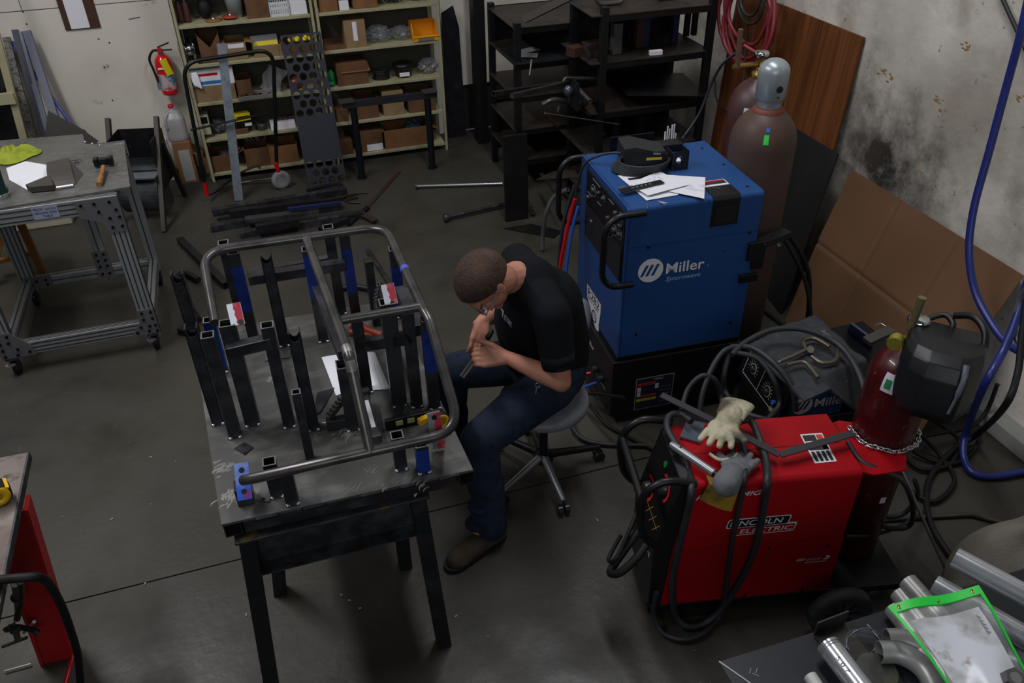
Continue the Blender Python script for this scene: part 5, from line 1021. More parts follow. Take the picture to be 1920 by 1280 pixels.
TX('WARNING', offF(CS, a[0]+.03, a[1]-H3+.149, .0018), .06, .008, black_p, sk); TX('CAUTION', offF(CS, a[0]+.03, a[1]-H3+.054, .0018), .06, .008, black_p, sk); TX('Miller', offF(CS, a[0]+.09, a[1]-.022, .0018), .05, .012, white, sk)
CF = frame(F @ Vector((-.0215, LY, 0)), F.to_3x3() @ Vector((0, -1, 0)), (0, 0, 1))
TX('Miller', offF(CF, .25, .27, .001), .10, .025, white, c); TX('Coolmate', offF(CF, .4, .16, .001), .12, .022, white, c)
for y in (.12, .2): q = MB(F); q.cyl((-.022, y, .2), (-.045, y, .2), .018, 14); O('port', q, MC['knob_dark'], c)
# filler cap and hoses at the front of the stack
def px_tube(pts, rr, m, name, label, cat, k=6, n=10, par=None, **kw):
    mb = MB(); mb.tube(cr([Y(p[0], p[1], p[2]) if len(p) == 3 else Z(p[0], p[1], p[2]) for p in pts], k), rr, n); return TM(name, mb, m, label, cat, **kw) if par is None else O(name, mb, m, par)
fl_ = lambda L: [Vector(q) for q in L]
def wt(pts, rr, m, name, label, cat, k=6, n=10): mb = MB(); mb.tube(cr(fl_(pts), k), rr, n); return TM(name, mb, m, label, cat)
Wf = WM[t]
def q1(x, y, z): return F @ Vector((x, y, z))
wt([q1(-.06, .50, .98), q1(-.09, .50, .85), q1(-.13, .48, .65), q1(-.14, .46, .52), q1(-.08, .44, .40)], .009, red_p, 'coolant_hose', 'red hose hanging down the front of the blue welder', 'hose')
wt([q1(-.05, .48, .95), q1(-.085, .47, .8), q1(-.115, .44, .6), q1(-.12, .40, .44), q1(-.06, .35, .41)], .008, mat('blue_hose_thin', '#2250a8', .4), 'coolant_hose', 'blue hose hanging beside the red hose on the blue welder', 'hose')
wt([q1(-.03, .60, 1.0), q1(-.09, .58, .8), q1(-.12, .55, .5), q1(-.13, .5, .3), q1(-.06, .45, .2)], .009, cable_m, 'torch_cable', 'dark cable hanging at the far front corner of the blue welder', 'cable')
wt([q1(-.05, .2, .18), q1(-.13, .25, .16), q1(-.13, .38, .22), q1(-.06, .45, .28)], .008, red_p, 'coolant_hose', 'red hose loop at the front of the cooling unit', 'hose')
wt([q1(-.05, .12, .18), q1(-.15, .2, .10), q1(-.17, .36, .08), q1(-.12, .48, .2), q1(-.05, .52, .3)], .007, MC['blue_hose_thin'], 'coolant_hose', 'blue hose loop low at the front of the cooling unit', 'hose')
wt([q1(-.06, .5, .36), q1(-.16, .45, .30), q1(-.18, .35, .12), q1(-.14, .2, .06), q1(-.2, .05, .03), q1(-.16, -.1, .015), q1(.1, -.2, .015)], .011, cable_m, 'power_cable', 'dark cable from the cooling unit running onto the floor', 'cable')
mb = MB(); mb.ell(q1(-.08, .5, .30), (.045, .045, .05)); TM('filler_ball', mb, black_r, 'black round knob in front of the cooling unit', 'knob')
# --- things on top of the blue welder
F = LR((O1[0], O1[1], 0), A1); ZT = z1+.001
ft_ = T('foot_pedal', 'dark foot pedal with warning label wrapped in its cable', 'foot pedal', F @ Vector((.20, .34, ZT)), A1); Fp = F @ LR((.235, .42, ZT+.018), -8)
mb = MB(Fp); mb.prism([(-.11, 0), (.09, 0), (.09, .045), (-.06, .085), (-.11, .08)], -.07, .07, F=Matrix.Rotation(math.radians(90), 4, 'X')); O('housing', mb, mat('pedal_black', '#1c1c1e', .5), ft_, bev=.004)
FP = frame(Fp @ Vector((-.03, -.0715, .012)), Fp.to_3x3() @ Vector((1, 0, 0)), (0, 0, 1))
mb = MB(FP); mb.prism([(0, 0), (.105, 0), (.105, .05), (0, .05)], 0, .001); pl_ = O('label', mb, mat('label_navy', '#15182a', .5), ft_); mb = MB(offF(FP, .02, .012, .001)); mb.prism([(0, 0), (.07, 0), (.07, .012), (0, .012)], 0, .0005); O('print', mb, yel_p, pl_)
TX('Miller', offF(FP, .05, .036, .0012), .035, .01, white, pl_)
for k in range(6):
    G_ = F @ LR((.19+.003*k, .36-.003*k, ZT+.010+.0075*k), 0); mb = MB(); rx, ry = .125-.002*k, .085-.001*k; mb.tube([G_ @ Vector((rx*math.cos(a*.349), ry*math.sin(a*.349), 0)) for a in range(18)], .006, 8, closed=True); O('cable_coil', mb, cable_m, ft_)
mb = MB(); mb.tube(cr([F @ Vector(p) for p in ((.12, .42, ZT+.06), (.05, .45, ZT+.05), (-.02, .5, ZT-.01), (-.05, .52, 1.0), (-.06, .53, .8))], 6), .006, 8); O('cable', mb, cable_m, ft_)
mb = MB(F); mb.lo((.10, .255, ZT), (.30, .275, ZT+.004)); O('foot_plate', mb, MC['pedal_black'], ft_)
# gas lens box with round hole
gb = T('steel_bracket_box', 'black open bracket with a round hole showing blue behind', 'bracket', F @ Vector((.34, .33, ZT)), A1)
mb = MB(F); Rr = .02; n = 16; W5 = .04; cxx, czz = .355, ZT+.045
sq = []
for k in range(n):
    an = 2*math.pi*(k+.5)/n; m_ = max(abs(math.cos(an)), abs(math.sin(an))); sq.append((cxx+W5*math.cos(an)/m_, czz+W5*1.1*math.sin(an)/m_))
ci = [(cxx+Rr*math.cos(2*math.pi*(k+.5)/n), czz+Rr*math.sin(2*math.pi*(k+.5)/n)) for k in range(n)]
for yy, fl2 in ((.30, 1), (.304, 0)):
    v = [(p[0], yy, p[1]) for p in sq+ci]; fs = [[k, (k+1) % n, n+(k+1) % n, n+k] for k in range(n)]
    mb.add(v, fs if fl2 else [f[::-1] for f in fs])
mb.lo((cxx-W5, .30, ZT), (cxx-W5+.003, .37, ZT+.085)); mb.lo((cxx+W5-.003, .30, ZT), (cxx+W5, .37, ZT+.085)); mb.lo((cxx-W5, .30, ZT), (cxx+W5, .37, ZT+.003)); O('bracket_body', mb, steel_black, gb)
mb = MB(F); mb.lo((.33, .50, ZT), (.46, .57, ZT+.035)); TM('parts_tray', mb, black_p, 'shallow black tray at the rear edge of the blue welder top', 'tray', bev=.004)
def zsheet(pxs, z, label, lift=0, m=paper, nm='paper_sheet', cat='paper', dz=0):
    P_ = [Z(*p, z) for p in pxs]
    mb = MB(); sdx = len(label)*.37
    if (P_[1]-P_[0]).cross(P_[3]-P_[0]).z < 0: P_ = [P_[0], P_[3], P_[2], P_[1]]
    def fn(u, v): p = (P_[0]*(1-u)+P_[1]*u)*(1-v)+(P_[3]*(1-u)+P_[2]*u)*v; return (p.x, p.y, z+dz+lift*(.5+.5*noise.noise(Vector((u*3+sdx, v*3, sdx)))))
    mb.grid(fn, 10, 8, thick=-.0008); o = T(nm, label, cat, (P_[0].x, P_[0].y, z+dz)); O('sheet', mb, m, o)
    q = MB(); U_ = (P_[1]-P_[0]); V_ = (P_[3]-P_[0])
    r2 = random.Random(len(label))
    for k in range(9):
        u, v = r2.uniform(.1, .6), .1+.085*k; L = r2.uniform(.08, .3); p = P_[0]+U_*u+V_*v; p2 = P_[0]+U_*(u+L)+V_*v; p.z = p2.z = z+dz+lift+.0012
        q.bar(p, p2, .0012, .0003)
    O('printed_line', q, mat('faint_ink', '#8c8f98', .8), o); return o
zsheet(((1158, 330), (1240, 322), (1272, 366), (1212, 377)), ZT, 'printed sheet under the black bar on the blue welder top', .003, dz=.001)
zsheet(((1190, 348), (1252, 331), (1322, 336), (1320, 376)), ZT, 'printed sheet farthest right on the blue welder top', .004, dz=.006)
zsheet(((1180, 350), (1235, 326), (1290, 352), (1214, 372)), ZT, 'middle printed sheet overlapping both others on the blue welder top', .003, dz=.012)
a = Z(1163, 358, ZT+.02); b_ = Z(1242, 340, ZT+.02); mb = MB(); mb.bar(a, b_, .035, .003); t3 = T('black_strip', 'black etched strip lying on the white papers', 'strip', a); O('strip', mb, black_p, t3)
d = b_-a
for k in range(5): p = a+d*(.3+.1*k)+Vector((0, 0, .0018)); q = MB(); q.box(p, (.014, .008, .0006), None, 20+17*k); O('scratch', q, steel_bright, t3)
for k, (x, y, x2, y2) in enumerate([(1213, 381, 1214, 391), (1233, 377, 1251, 381), (1237, 379, 1248, 383)]):
    mb = MB(); mb.cyl(Z(x, y, ZT+.003), Z(x2, y2, ZT+.003), .0016, 6); TM('tungsten_rod', mb, steel_bright, ['tiny rod lying nearest the edge of the blue welder top', 'tiny rod in front of the papers, upper of the two crossing', 'tiny rod in front of the papers, lower of the two crossing'][k], 'rod')
mb = MB(); P_ = [Z(1160, 352, ZT), Z(1172, 348, ZT), Z(1178, 356, ZT), Z(1164, 362, ZT)]; mb.prism([(p.x, p.y) for p in P_], ZT, ZT+.004); TM('metal_tab', mb, MC['tab_steel'], 'little grey tab beside the papers on the blue welder', 'steel tab')
# ================================================================ GAS CYLINDERS
def cyl_(name, label, x, y, z0, r, hsh, m, htop, extras=None):
    t = T(name, label, 'gas cylinder', (x, y, z0)); mb = MB(WM[t]); h = hsh-z0; k = r*1.15
    mb.lathe([(r*.9, 0), (r, .012), (r, h-k)]+[(r*math.cos(a)*(1)+.0, h-k+k*math.sin(a)) for a in [math.pi/2*q/8 for q in range(1, 7)]]+[(r*.27, h+.006)], n=40); O('body', mb, m, t); return t
brown = mat('cylinder_brown', '#4d403c', .5, spec=.35, nz=[(3, .45, .7, '#42352f', 6), (1.2, .5, .7, '#553929', 5, (1, 1, .4))])
bx_, by_ = 2.145, 3.0; bc = cyl_('gas_cylinder', 'tall brown gas cylinder with silver cap behind the blue welder', bx_, by_, .10, .147, 1.40, brown, 1.6)
capm = mat('silver_enamel', '#9aa4aa', .35, .4)
mb = MB(LR((bx_, by_, 0))); mb.lathe([(.052, 1.395), (.052, 1.42), (.060, 1.435), (.064, 1.44), (.066, 1.55)]+[(.066*math.cos(a), 1.55+.055*math.sin(a)) for a in [math.pi/2*q/6 for q in range(1, 6)]]+[(.004, 1.605)], n=32); cp_ = O('valve_cap', mb, capm, bc)
d = Vector((-bx_, -by_, 0)).normalized(); d = Matrix.Rotation(math.radians(32), 3, 'Z') @ d; p = Vector((bx_, by_, 1.49))+d*.064; mb = MB(); mb.cyl(p, p+d*.004, .015, 18); mb2 = MB(); O('cap_hole', mb, MC['deep_black'], cp_)
p = p-Vector((0, 0, .035)); mb = MB(); mb.cyl(p, p+d*.004, .004, 8); O('cap_hole', mb, MC['deep_black'], cp_)
mb = MB(LR((bx_, by_, 0))); mb.lathe([(.07, 1.365), (.072, 1.38), (.06, 1.398), (.052, 1.40)], n=28, caps=False); O('neck_ring', mb, mat('rust_ring', '#6b3526', .6), bc)
def patch(x, y, r, an0, an1, z0, z1, m, name, par, rr=None):
    mb = MB()
    def pf(u, v): a = math.radians(an0+(an1-an0)*u); z = z0+(z1-z0)*v; q_ = (rr(z) if rr else r)+.0022; return (x+q_*math.cos(a), y+q_*math.sin(a), z)
    mb.grid(pf, 8, 8); return O(name, mb, m, par)
def shoulder(hsh, r):
    k = r*1.15; zb = hsh-k
    return lambda z: r if z < zb else r*math.sqrt(max(.05, 1-((z-zb)/k)**2))
patch(bx_, by_, .147, 236, 245, 1.275, 1.315, green_p, 'green_sticker', bc, shoulder(1.40, .147)); patch(bx_, by_, .147, 238, 246, 1.325, 1.34, mat('small_blue', '#2a5fae', .5), 'blue_sticker', bc, shoulder(1.40, .147))
gx, gy = 2.36, 3.42; gc = cyl_('gas_cylinder', 'maroon gas cylinder with regulator behind the brown one', gx, gy, 0, .125, 1.37, mat('cylinder_maroon', '#4a2023', .45, nz=[(3, .45, .65, '#514040', 5)]), 1.5)
mb = MB(LR((gx, gy, 0))); mb.lathe([(.035, 1.37), (.035, 1.40), (.016, 1.41), (.016, 1.47)], n=18); O('valve', mb, brass, gc)
mb = MB(LR((gx, gy, 0))); mb.lathe([(.01, 1.47), (.034, 1.475), (.036, 1.49), (.03, 1.5), (.005, 1.5)], n=18); O('hand_wheel', mb, chrome, gc)
mb = MB(); mb.cyl((gx-.02, gy, 1.44), (gx-.16, gy-.02, 1.45), .012, 12); mb.cyl((gx+.02, gy, 1.44), (gx+.06, gy, 1.44), .009, 12); rg = O('regulator', mb, brass, gc)
mb = MB(); mb.cyl((gx-.14, gy-.02, 1.44), (gx-.15, gy-.02, 1.62), .014, 14, r2=.012); O('flow_tube', mb, mat('flow_tube_brown', '#6b5548', .3, .3), rg)
patch(gx, gy, .125, 215, 240, 1.2, 1.26, paper, 'shoulder_label', gc, shoulder(1.37, .125)); patch(gx, gy, .1265, 228, 238, 1.21, 1.245, mat('label_green', '#1f8a5a', .5), 'label_diamond', gc, shoulder(1.37, .125))
# chain round the brown cylinder and trolley behind
mb = MB(); a = Z(1425, 436, .7) ; a = Vector((bx_+.13, by_-.08, .72)); n = 9
for q in range(n):
    an = math.radians(-40+q*9); p = Vector((bx_+.155*math.cos(an), by_+.155*math.sin(an), .74+.004*q)); G = LR(p, math.degrees(an)+90, 90*(q % 2)); mb.tube([G @ Vector((.014*math.cos(w2*.785), .008*math.sin(w2*.785), 0)) for w2 in range(8)], .003, 6, closed=True)
TM('steel_chain', mb, steel_bright, 'chain around the tall brown gas cylinder', 'chain')
mb = MB(); mb.lo((bx_-.17, by_-.2, .05), (bx_+.2, by_+.2, .095)); t4 = T('cylinder_cart', 'black cylinder platform under the brown gas cylinder', 'cart', (bx_, by_, 0)); O('platform', mb, black_p, t4, bev=.005)
for sx in (-1, 1):
    q = MB(); q.cyl((bx_+.08, by_+sx*.17-.02, .05), (bx_+.08, by_+sx*.17+.02, .05), .05, 20); O('wheel', q, black_r, t4)
wt([(2.28, 2.9, .82), (2.42, 2.85, .6), (2.45, 2.8, .3), (2.36, 2.7, .05), (2.2, 2.6, .015), (2.05, 2.62, .015)], .012, black_r, 'power_cable', 'black cable hanging behind the blue welder', 'cable')
wt([(2.26, 2.88, .80), (2.38, 2.78, .55), (2.42, 2.68, .2), (2.5, 2.75, .02), (2.62, 3.1, .015), (2.55, 3.6, .015)], .010, black_r, 'power_cable', 'second black cable behind the blue welder, reaching farther back', 'cable')
wt([Y(1380, 100, 3.5), Y(1355, 120, 3.55), Y(1335, 155, 3.6), Y(1310, 215, 3.6), Y(1278, 262, 3.6)], .007, MC['worn_tube'] if 'worn_tube' in MC else cable_m, 'gas_hose', 'grey hose slanting down from the red hose coil', 'hose')
# ================================================================ BOARDS AGAINST THE RIGHT WALL
def board(pts, th, m, name, label, cat, fold=None, nu=12, nv=8):
    P_ = [Vector(p) for p in pts]; mb = MB(); nn = (P_[1]-P_[0]).cross(P_[3]-P_[0]).normalized()
    def fn(u, v): p = (P_[0]*(1-u)+P_[1]*u)*(1-v)+(P_[3]*(1-u)+P_[2]*u)*v; return p+nn*(fold(u, v) if fold else 0)
    mb.grid(fn, nu, nv, smooth=False, thick=th); return TM(name, mb, m, label, cat)
def woodmat():
    m = mat('plywood', '#5b3318', .5, spec=.3, nz=[(2.2, .42, .62, '#6d4122', 5, (1, 3, .25)), (5, .45, .7, '#472610', 6, (1, 4, .12)), (16, .5, .75, '#7a4c28', 4, (1, 5, .08))]); return m
board([(3.02, 4.86, 0), (3.02, 3.62, 0), (3.10, 3.62, 1.44), (3.10, 4.86, 1.44)], .012, woodmat(), 'plywood_sheet', 'brown plywood sheet leaning on the right wall behind the hose coil', 'plywood')
b1 = Y(1590, 285, 3.5)
board([(2.80, 4.10, 0), (2.68, 3.30, 0), (3.0, 3.50, .86), (3.0, 4.12, .86)], .01, mat('black_board', '#111214', .5, nz=[(4, .5, .7, '#1a1b1e', 5)]), 'black_board', 'black sheet leaning between plywood and brown cardboard', 'board')
def cf(u, v): return .018*(1-abs(u-.68)/.32 if u > .68 else 1-(.68-u)/.68)*.6+.02*(1-abs(v-.52)/.48 if v > .52 else 1-(.52-v)/.52)-.008*max(0, 1-abs(v-.52)/.02)-.007*max(0, 1-abs(u-.68)/.02)*(1 if v > .5 else 0)-.007*max(0, 1-abs(u-.33)/.02)*(1 if v > .5 else .3)
cbm = mat('big_cardboard', '#63442a', .8, nz=[(2.5, .45, .7, '#593d23', 5)])
cb = board([(2.66, 3.22, .004), (2.68, 2.16, .004), (3.10, 2.27, .755), (3.10, 3.47, .765)], -.006, cbm, 'cardboard_sheet', 'large creased brown cardboard sheet leaning on the right wall', 'cardboard', cf, 100, 75)
# red hose coil hanging on the plywood
hc = T('air_hose', 'coiled dark red hose hanging in front of the plywood', 'hose', (2.95, 4.6, 1.0)); hm = mat('maroon_hose', '#7c2630', .45); hk = T('air_hose', 'dark green hose coil inside the red coil on the plywood', 'hose', (2.95, 4.6, 1.0))
for k, (cx, cy, rx, ry, n_) in enumerate([(1402, 30, 46, 88, 0), (1404, 32, 40, 78, 0), (1400, 36, 50, 92, 0), (1406, 22, 36, 62, 0), (1401, 40, 44, 82, 0)]):
    mb = MB(); mb.tube([X(cx+rx*math.cos(a*.2618)+4*math.sin(a*.7+k), cy+ry*math.sin(a*.2618), 2.98-.014*k) for a in range(24)], .0115, 10, closed=True); O('coil_turn', mb, hm, hc)
mb = MB(); mb.tube(cr([X(1440, -60, 2.9), X(1452, 0, 2.9), X(1448, 60, 2.88), X(1430, 100, 2.86), X(1395, 85, 2.8)], 6), .0115, 10); O('hose_end', mb, hm, hc)
for k, (cx, cy, rx, ry) in enumerate([(1408, 0, 24, 45), (1406, -4, 18, 34)]):
    mb = MB(); mb.tube([X(cx+rx*math.cos(a*.2618), cy+ry*math.sin(a*.2618), 2.90-.014*k) for a in range(24)], .009, 10, closed=True); O('coil_turn', mb, mat('green_black_hose', '#1c2422', .5), hk)
wt([X(1405, 30, 2.92), X(1398, 80, 2.9), X(1396, 130, 2.85), X(1390, 180, 2.8), X(1370, 210, 2.78), X(1345, 190, 2.8), X(1340, 150, 2.85)], .006, black_r, 'gas_hose', 'thin black hose looping below the coil behind the cylinders', 'hose')
# blue hose and cables at the right
bh = mat('navy_hose', '#1e2a6e', .35, spec=.5)
wt([X(1932, -20, 2.95), X(1912, 70, 2.95), X(1885, 170, 2.95), X(1853, 290, 2.93), X(1826, 390, 2.9), X(1817, 470, 2.88), X(1828, 545, 2.86), X(1858, 605, 2.84), X(1890, 645, 2.82), X(1930, 668, 2.8)], .0165, bh, 'air_hose', 'thick navy blue hose hanging along the right wall', 'hose', n=14)
wt([X(1935, 500, 2.75), X(1912, 580, 2.7), X(1882, 655, 2.6), X(1845, 725, 2.5), Z(1815, 800, .15), Z(1806, 850, .04), Z(1822, 885, .02), Z(1862, 893, .02), Z(1930, 882, .02)], .0165, bh, 'air_hose', 'second navy blue hose curling onto the floor at the right', 'hose', n=14)
wt([X(1925, 560, 2.6), X(1915, 640, 2.55), X(1908, 700, 2.5), X(1885, 760, 2.42), Z(1835, 812, .1), Z(1780, 850, .03), Z(1740, 905, .02), Z(1745, 980, .02), Z(1795, 1060, .02)], .013, black_r, 'power_cable', 'thick black cable beside the blue hoses on the floor', 'cable', n=12)
wt([X(1930, 535, 2.7), X(1912, 560, 2.7), X(1903, 600, 2.68), X(1908, 640, 2.66), X(1930, 648, 2.64)], .011, mat('grey_conduit', '#5c6068', .4, .3), 'conduit', 'pale grey conduit bend at the right picture edge', 'conduit')
wt([X(1870, -25, 3.09), X(1890, 20, 3.09), X(1912, 68, 3.09), X(1935, 120, 3.09)], .009, cable_m, 'power_cable', 'thin grey cable on the concrete at the top right corner', 'cable')
lp = [([(1735, 780, .2), (1770, 800, .1), (1800, 830, .03), (1780, 870, .02), (1730, 880, .02), (1700, 860, .02)], 'dark cable loop on the floor behind the red cylinder, innermost'), ([(1710, 800, .15), (1760, 850, .03), (1790, 900, .02), (1750, 940, .02), (1700, 915, .02)], 'dark cable loop on the floor behind the red cylinder, nearest the camera'), ([(1720, 820, .1), (1770, 810, .08), (1820, 800, .05), (1850, 770, .1), (1870, 720, .25)], 'dark cable running up the curb at the right'), ([(1712, 845, .04), (1745, 862, .02), (1790, 868, .02), (1825, 845, .02), (1838, 815, .03)], 'dark cable in a shallow curve by the curb')]
for L, l in lp: wt([Z(*p) for p in L], .010, black_r, 'power_cable', l, 'cable')
# bent steel rod on the floor right
wt([Z(1640, 975, .012), Z(1720, 970, .012), Z(1790, 966, .012), Z(1818, 965, .012), Z(1840, 970, .012), Z(1898, 985, .012)], .010, steel_raw, 'bent_rod', 'bent grey steel rod lying on the floor at the right', 'rod', k=4)
wt([Z(1690, 882, .55), Z(1783, 1090, .02)], .0065, steel_bright, 'welding_rod', 'long straight bright rod leaning on the red cylinder bracket', 'rod')
wt([Z(1603, 680, .60), Z(1630, 735, .50)], .006, steel_bright, 'welding_rod', 'short bright rod standing between jacket and red cylinder', 'rod')
# ================================================================ SMALL BLUE WELDER WITH JACKET
F = LR((1.815, 2.105, .40), -6); sw = T('small_welder', 'small blue and black welder half covered by a dark jacket', 'welding machine', (1.815, 2.105, .40), -6); F = WM[sw]
mb = MB(F); mb.lo((.02, 0, 0), (.28, .35, .17)); O('casing', mb, mblue, sw, bev=.006)
G2 = F
mb = MB(F); mb.prism([(-.02, 0), (.03, 0), (.03, .178), (.02, .178)], -.006, .356, F=Matrix(((1, 0, 0, 0), (0, 0, 1, 0), (0, 1, 0, 0), (0, 0, 0, 1)))); fp_ = O('front_panel', mb, black_p, sw, bev=.004)
Fs = frame(F @ Vector((-.0215, .35, .0)), F.to_3x3() @ Vector((0, -1, 0)), F.to_3x3() @ Vector((.04, 0, .178))); pk = mat('panel_print', '#9d9a6a', .5)
for cx, cy in ((.09, .09), (.23, .075)):
    q = MB(offF(Fs, cx, cy, .0015)); q.lathe([(.024, 0), (.024, .001), (.0215, .001), (.0215, 0)], n=28, caps=False); O('dial_ring', q, white, fp_)
    q = MB(offF(Fs, cx, cy, .0015)); q.lathe([(.018, 0), (.015, .014), (.006, .015)], n=20); O('knob', q, MC['knob_dark'], fp_)
    q = MB(offF(Fs, cx, cy, .002))
    for k in range(11): a = math.radians(-30+24*k); q.prism([(x*math.cos(a)-y*math.sin(a), x*math.sin(a)+y*math.cos(a)) for x, y in ((.028, -.001), (.042, -.001), (.042, .001), (.028, .001))], 0, .0005)
    O('dial_ticks', q, pk, fp_)
q = MB(offF(Fs, .03, .03, .0015)); q.lo((0, 0, 0), (.28, .002, .0006)); q.lo((0, 0, 0), (.002, .13, .0006)); q.lo((.135, 0, 0), (.137, .13, .0006)); O('panel_border', q, white, fp_)
TX('#9', offF(Fs, .285, .02, .002), .04, .03, pk, fp_)
q = MB(offF(Fs, .30, .07, .0015)); q.lathe([(.011, 0), (.010, .010)], n=14); O('button', q, MC['small_blue'], fp_)
SS = frame(F @ Vector((.03, -.0015, .0)), F.to_3x3() @ Vector((1, 0, 0)), (0, 0, 1)); q = MB(offF(SS, .06, .075)); q.lathe([(.045, 0), (.045, .0006)], n=30); dl = O('logo_disc', q, white, sw); q = MB(offF(SS, .06, .075, .0007)); 
for x in (-.026, -.006, .014): q.prism([(x-.009, -.022), (x+.002, -.022), (x+.02, .022), (x+.009, .022)], 0, .0004)
O('logo_bar', q, mblue, dl); TX('Miller', offF(SS, .115, .055), .15, .045, white, sw, off=.01)
mb = MB(LR((1.815, 2.105, 0), -6)); mb.lo((0, 0, .02), (.42, .36, .395)); TM('welder_cart', mb, black_p, 'black cart box under the small blue welder', 'cart', bev=.01)
# jacket
J = T('welding_jacket', 'charcoal denim jacket draped over the small blue welder', 'jacket', (2.05, 2.25, .58)); jm = mat('charcoal_denim', '#2b2d32', .85, nz=[(30, .45, .65, '#34363b', 5)], bump=(220, .25))
c0, c1, c2, c3 = Z(1392, 648, .60), Z(1532, 584, .60), Z(1656, 690, .60), Z(1502, 745, .60)
def jf(u, v):
    p = (c0*(1-u)+c1*u)*(1-v)+(c3*(1-u)+c2*u)*v; n_ = noise.noise(Vector((u*3, v*3, 4)))*.018+noise.noise(Vector((u*9, v*7, 9)))*.006
    e = max(0, v-.86)/.14; e2 = max(0, u-.9)/.1; e3 = max(0, .06-v)/.06
    z = .60+n_+.012*math.sin(math.pi*u)-e*(.01+.40*max(0, u-.30))-e2*.16-e3*.02; q = Vector((p.x, p.y-e*.02, max(z, .583 if e == 0 and e2 == 0 else 0))); return q
mb = MB(); mb.grid(jf, 60, 60, thick=.010); O('jacket_body', mb, jm, J)
def on_j(u, v, up=.004): p = Vector(jf(u, v)); p.z += up; return p
def stitch(u0, v0, u1, v1): 
    q = MB(); n = 26
    for k in range(0, n): a = on_j(u0+(u1-u0)*k/n, v0+(v1-v0)*k/n); b2 = on_j(u0+(u1-u0)*(k+.65)/n, v0+(v1-v0)*(k+.65)/n); q.cyl(a, b2, .0011, 5)
    o = O('seam_stitch', q, mat('stitch_grey', '#8a8e96', .7), J); o['kind'] = 'stuff'
for a in ((.02, .13, .95, .10), (.02, .17, .95, .14), (.05, .40, .28, .97), (.08, .38, .31, .97), (.22, .33, .50, .97), (.25, .31, .53, .97)): stitch(*a)
for (u0, v0, u1, v1, w_) in ((.04, .36, .45, .99, .05),): 
    q = MB(); n = 20
    def strip(u, v): a = on_j(u0+(u1-u0)*u, v0+(v1-v0)*u, .006+.003*math.sin(9*u)); b2 = on_j(min(1, u0+.16+(u1-u0)*u), max(0, v0-.05+(v1-v0)*u), .007); return a*(1-v)+b2*v
    q.grid(strip, 20, 4, thick=.004); O('pocket_flap', q, jm, J)
for u, v in ((.12, .2), (.2, .32), (.25, .22), (.33, .33)): q = MB(); p = on_j(u, v, .004); q.lathe([(.007, 0), (.006, .003)], LR(p), 12); O('snap_button', q, brass, J)
# locking clamps on the jacket
def lclamp(pj, label, pts2, m=mat('clamp_bronze', '#6f675c', .4, .7)):
    t = T('locking_clamp', label, 'clamp', pj[0])
    mb = MB(); mb.tube(cr(pj, 5), [.009]*((len(pj)-1)*5+1), 10); O('upper_handle', mb, m, t); mb = MB(); mb.tube(cr(pts2, 5), .008, 10); O('lower_handle', mb, m, t); return t
zc = .645
t5 = lclamp([Z(1462, 677, zc), Z(1485, 668, zc), Z(1512, 655, zc), Z(1520, 650, zc)], 'bronze c jaw locking pliers lying on the jacket', [Z(1475, 684, zc), Z(1505, 678, zc), Z(1520, 690, zc), Z(1534, 708, zc)])
for L in ([(1512, 655), (1506, 640), (1522, 634), (1540, 641), (1556, 650)], [(1522, 668), (1540, 680), (1562, 678), (1570, 668), (1568, 655)]): mb = MB(); mb.tube(cr([Z(*p, zc) for p in L], 5), .009, 8); O('jaw', mb, MC['clamp_bronze'], t5)
mb = MB(); mb.cyl(Z(1520, 655, zc), Z(1520, 655, zc+.012), .014, 14); O('pivot', mb, MC['clamp_bronze'], t5)
mb = MB(); mb.cyl(Z(1458, 679, zc), Z(1472, 674, zc), .006, 8); O('adjusting_screw', mb, steel_bright, t5)
t6 = T('locking_clamp', 'small bright pliers end lying at the back of the jacket', 'clamp', Z(1550, 630, zc)); mb = MB(); mb.tube([Z(1540, 621, zc), Z(1555, 630, zc), Z(1572, 645, zc)], [.007, .010, .006], 10); O('handle', mb, steel_raw, t6); mb = MB(); mb.tube([Z(1545, 620, zc), Z(1548, 632, zc), Z(1562, 636, zc)], .005, 8); O('jaw', mb, steel_bright, t6)
# blue and dark things behind the jacket
board([Z(1598, 604, .5), Z(1640, 635, .5), Z(1635, 655, .4), Z(1590, 620, .4)], .01, mat('case_navy', '#16244a', .5), 'blue_panel', 'navy blue edge of a case behind the jacket', 'case')
stub(Z(1625, 640, .52), Z(1672, 618, .55), .05, .02, MC['dark_sheet'], 'grey flat bar end poking up behind the jacket', 'flat_bar', 'bar')
wt([Z(1640, 612, .43), Z(1650, 606, .432), Z(1665, 614, .43), Z(1680, 622, .425)], .003, steel_bright, 'wire', 'thin bright wire behind the jacket', 'wire')
mb = MB(); mb.lo((2.3, 2.15, 0), (2.6, 2.6, .42)); TM('storage_case', mb, black_p, 'black case standing on the floor behind the jacket', 'case', bev=.01)
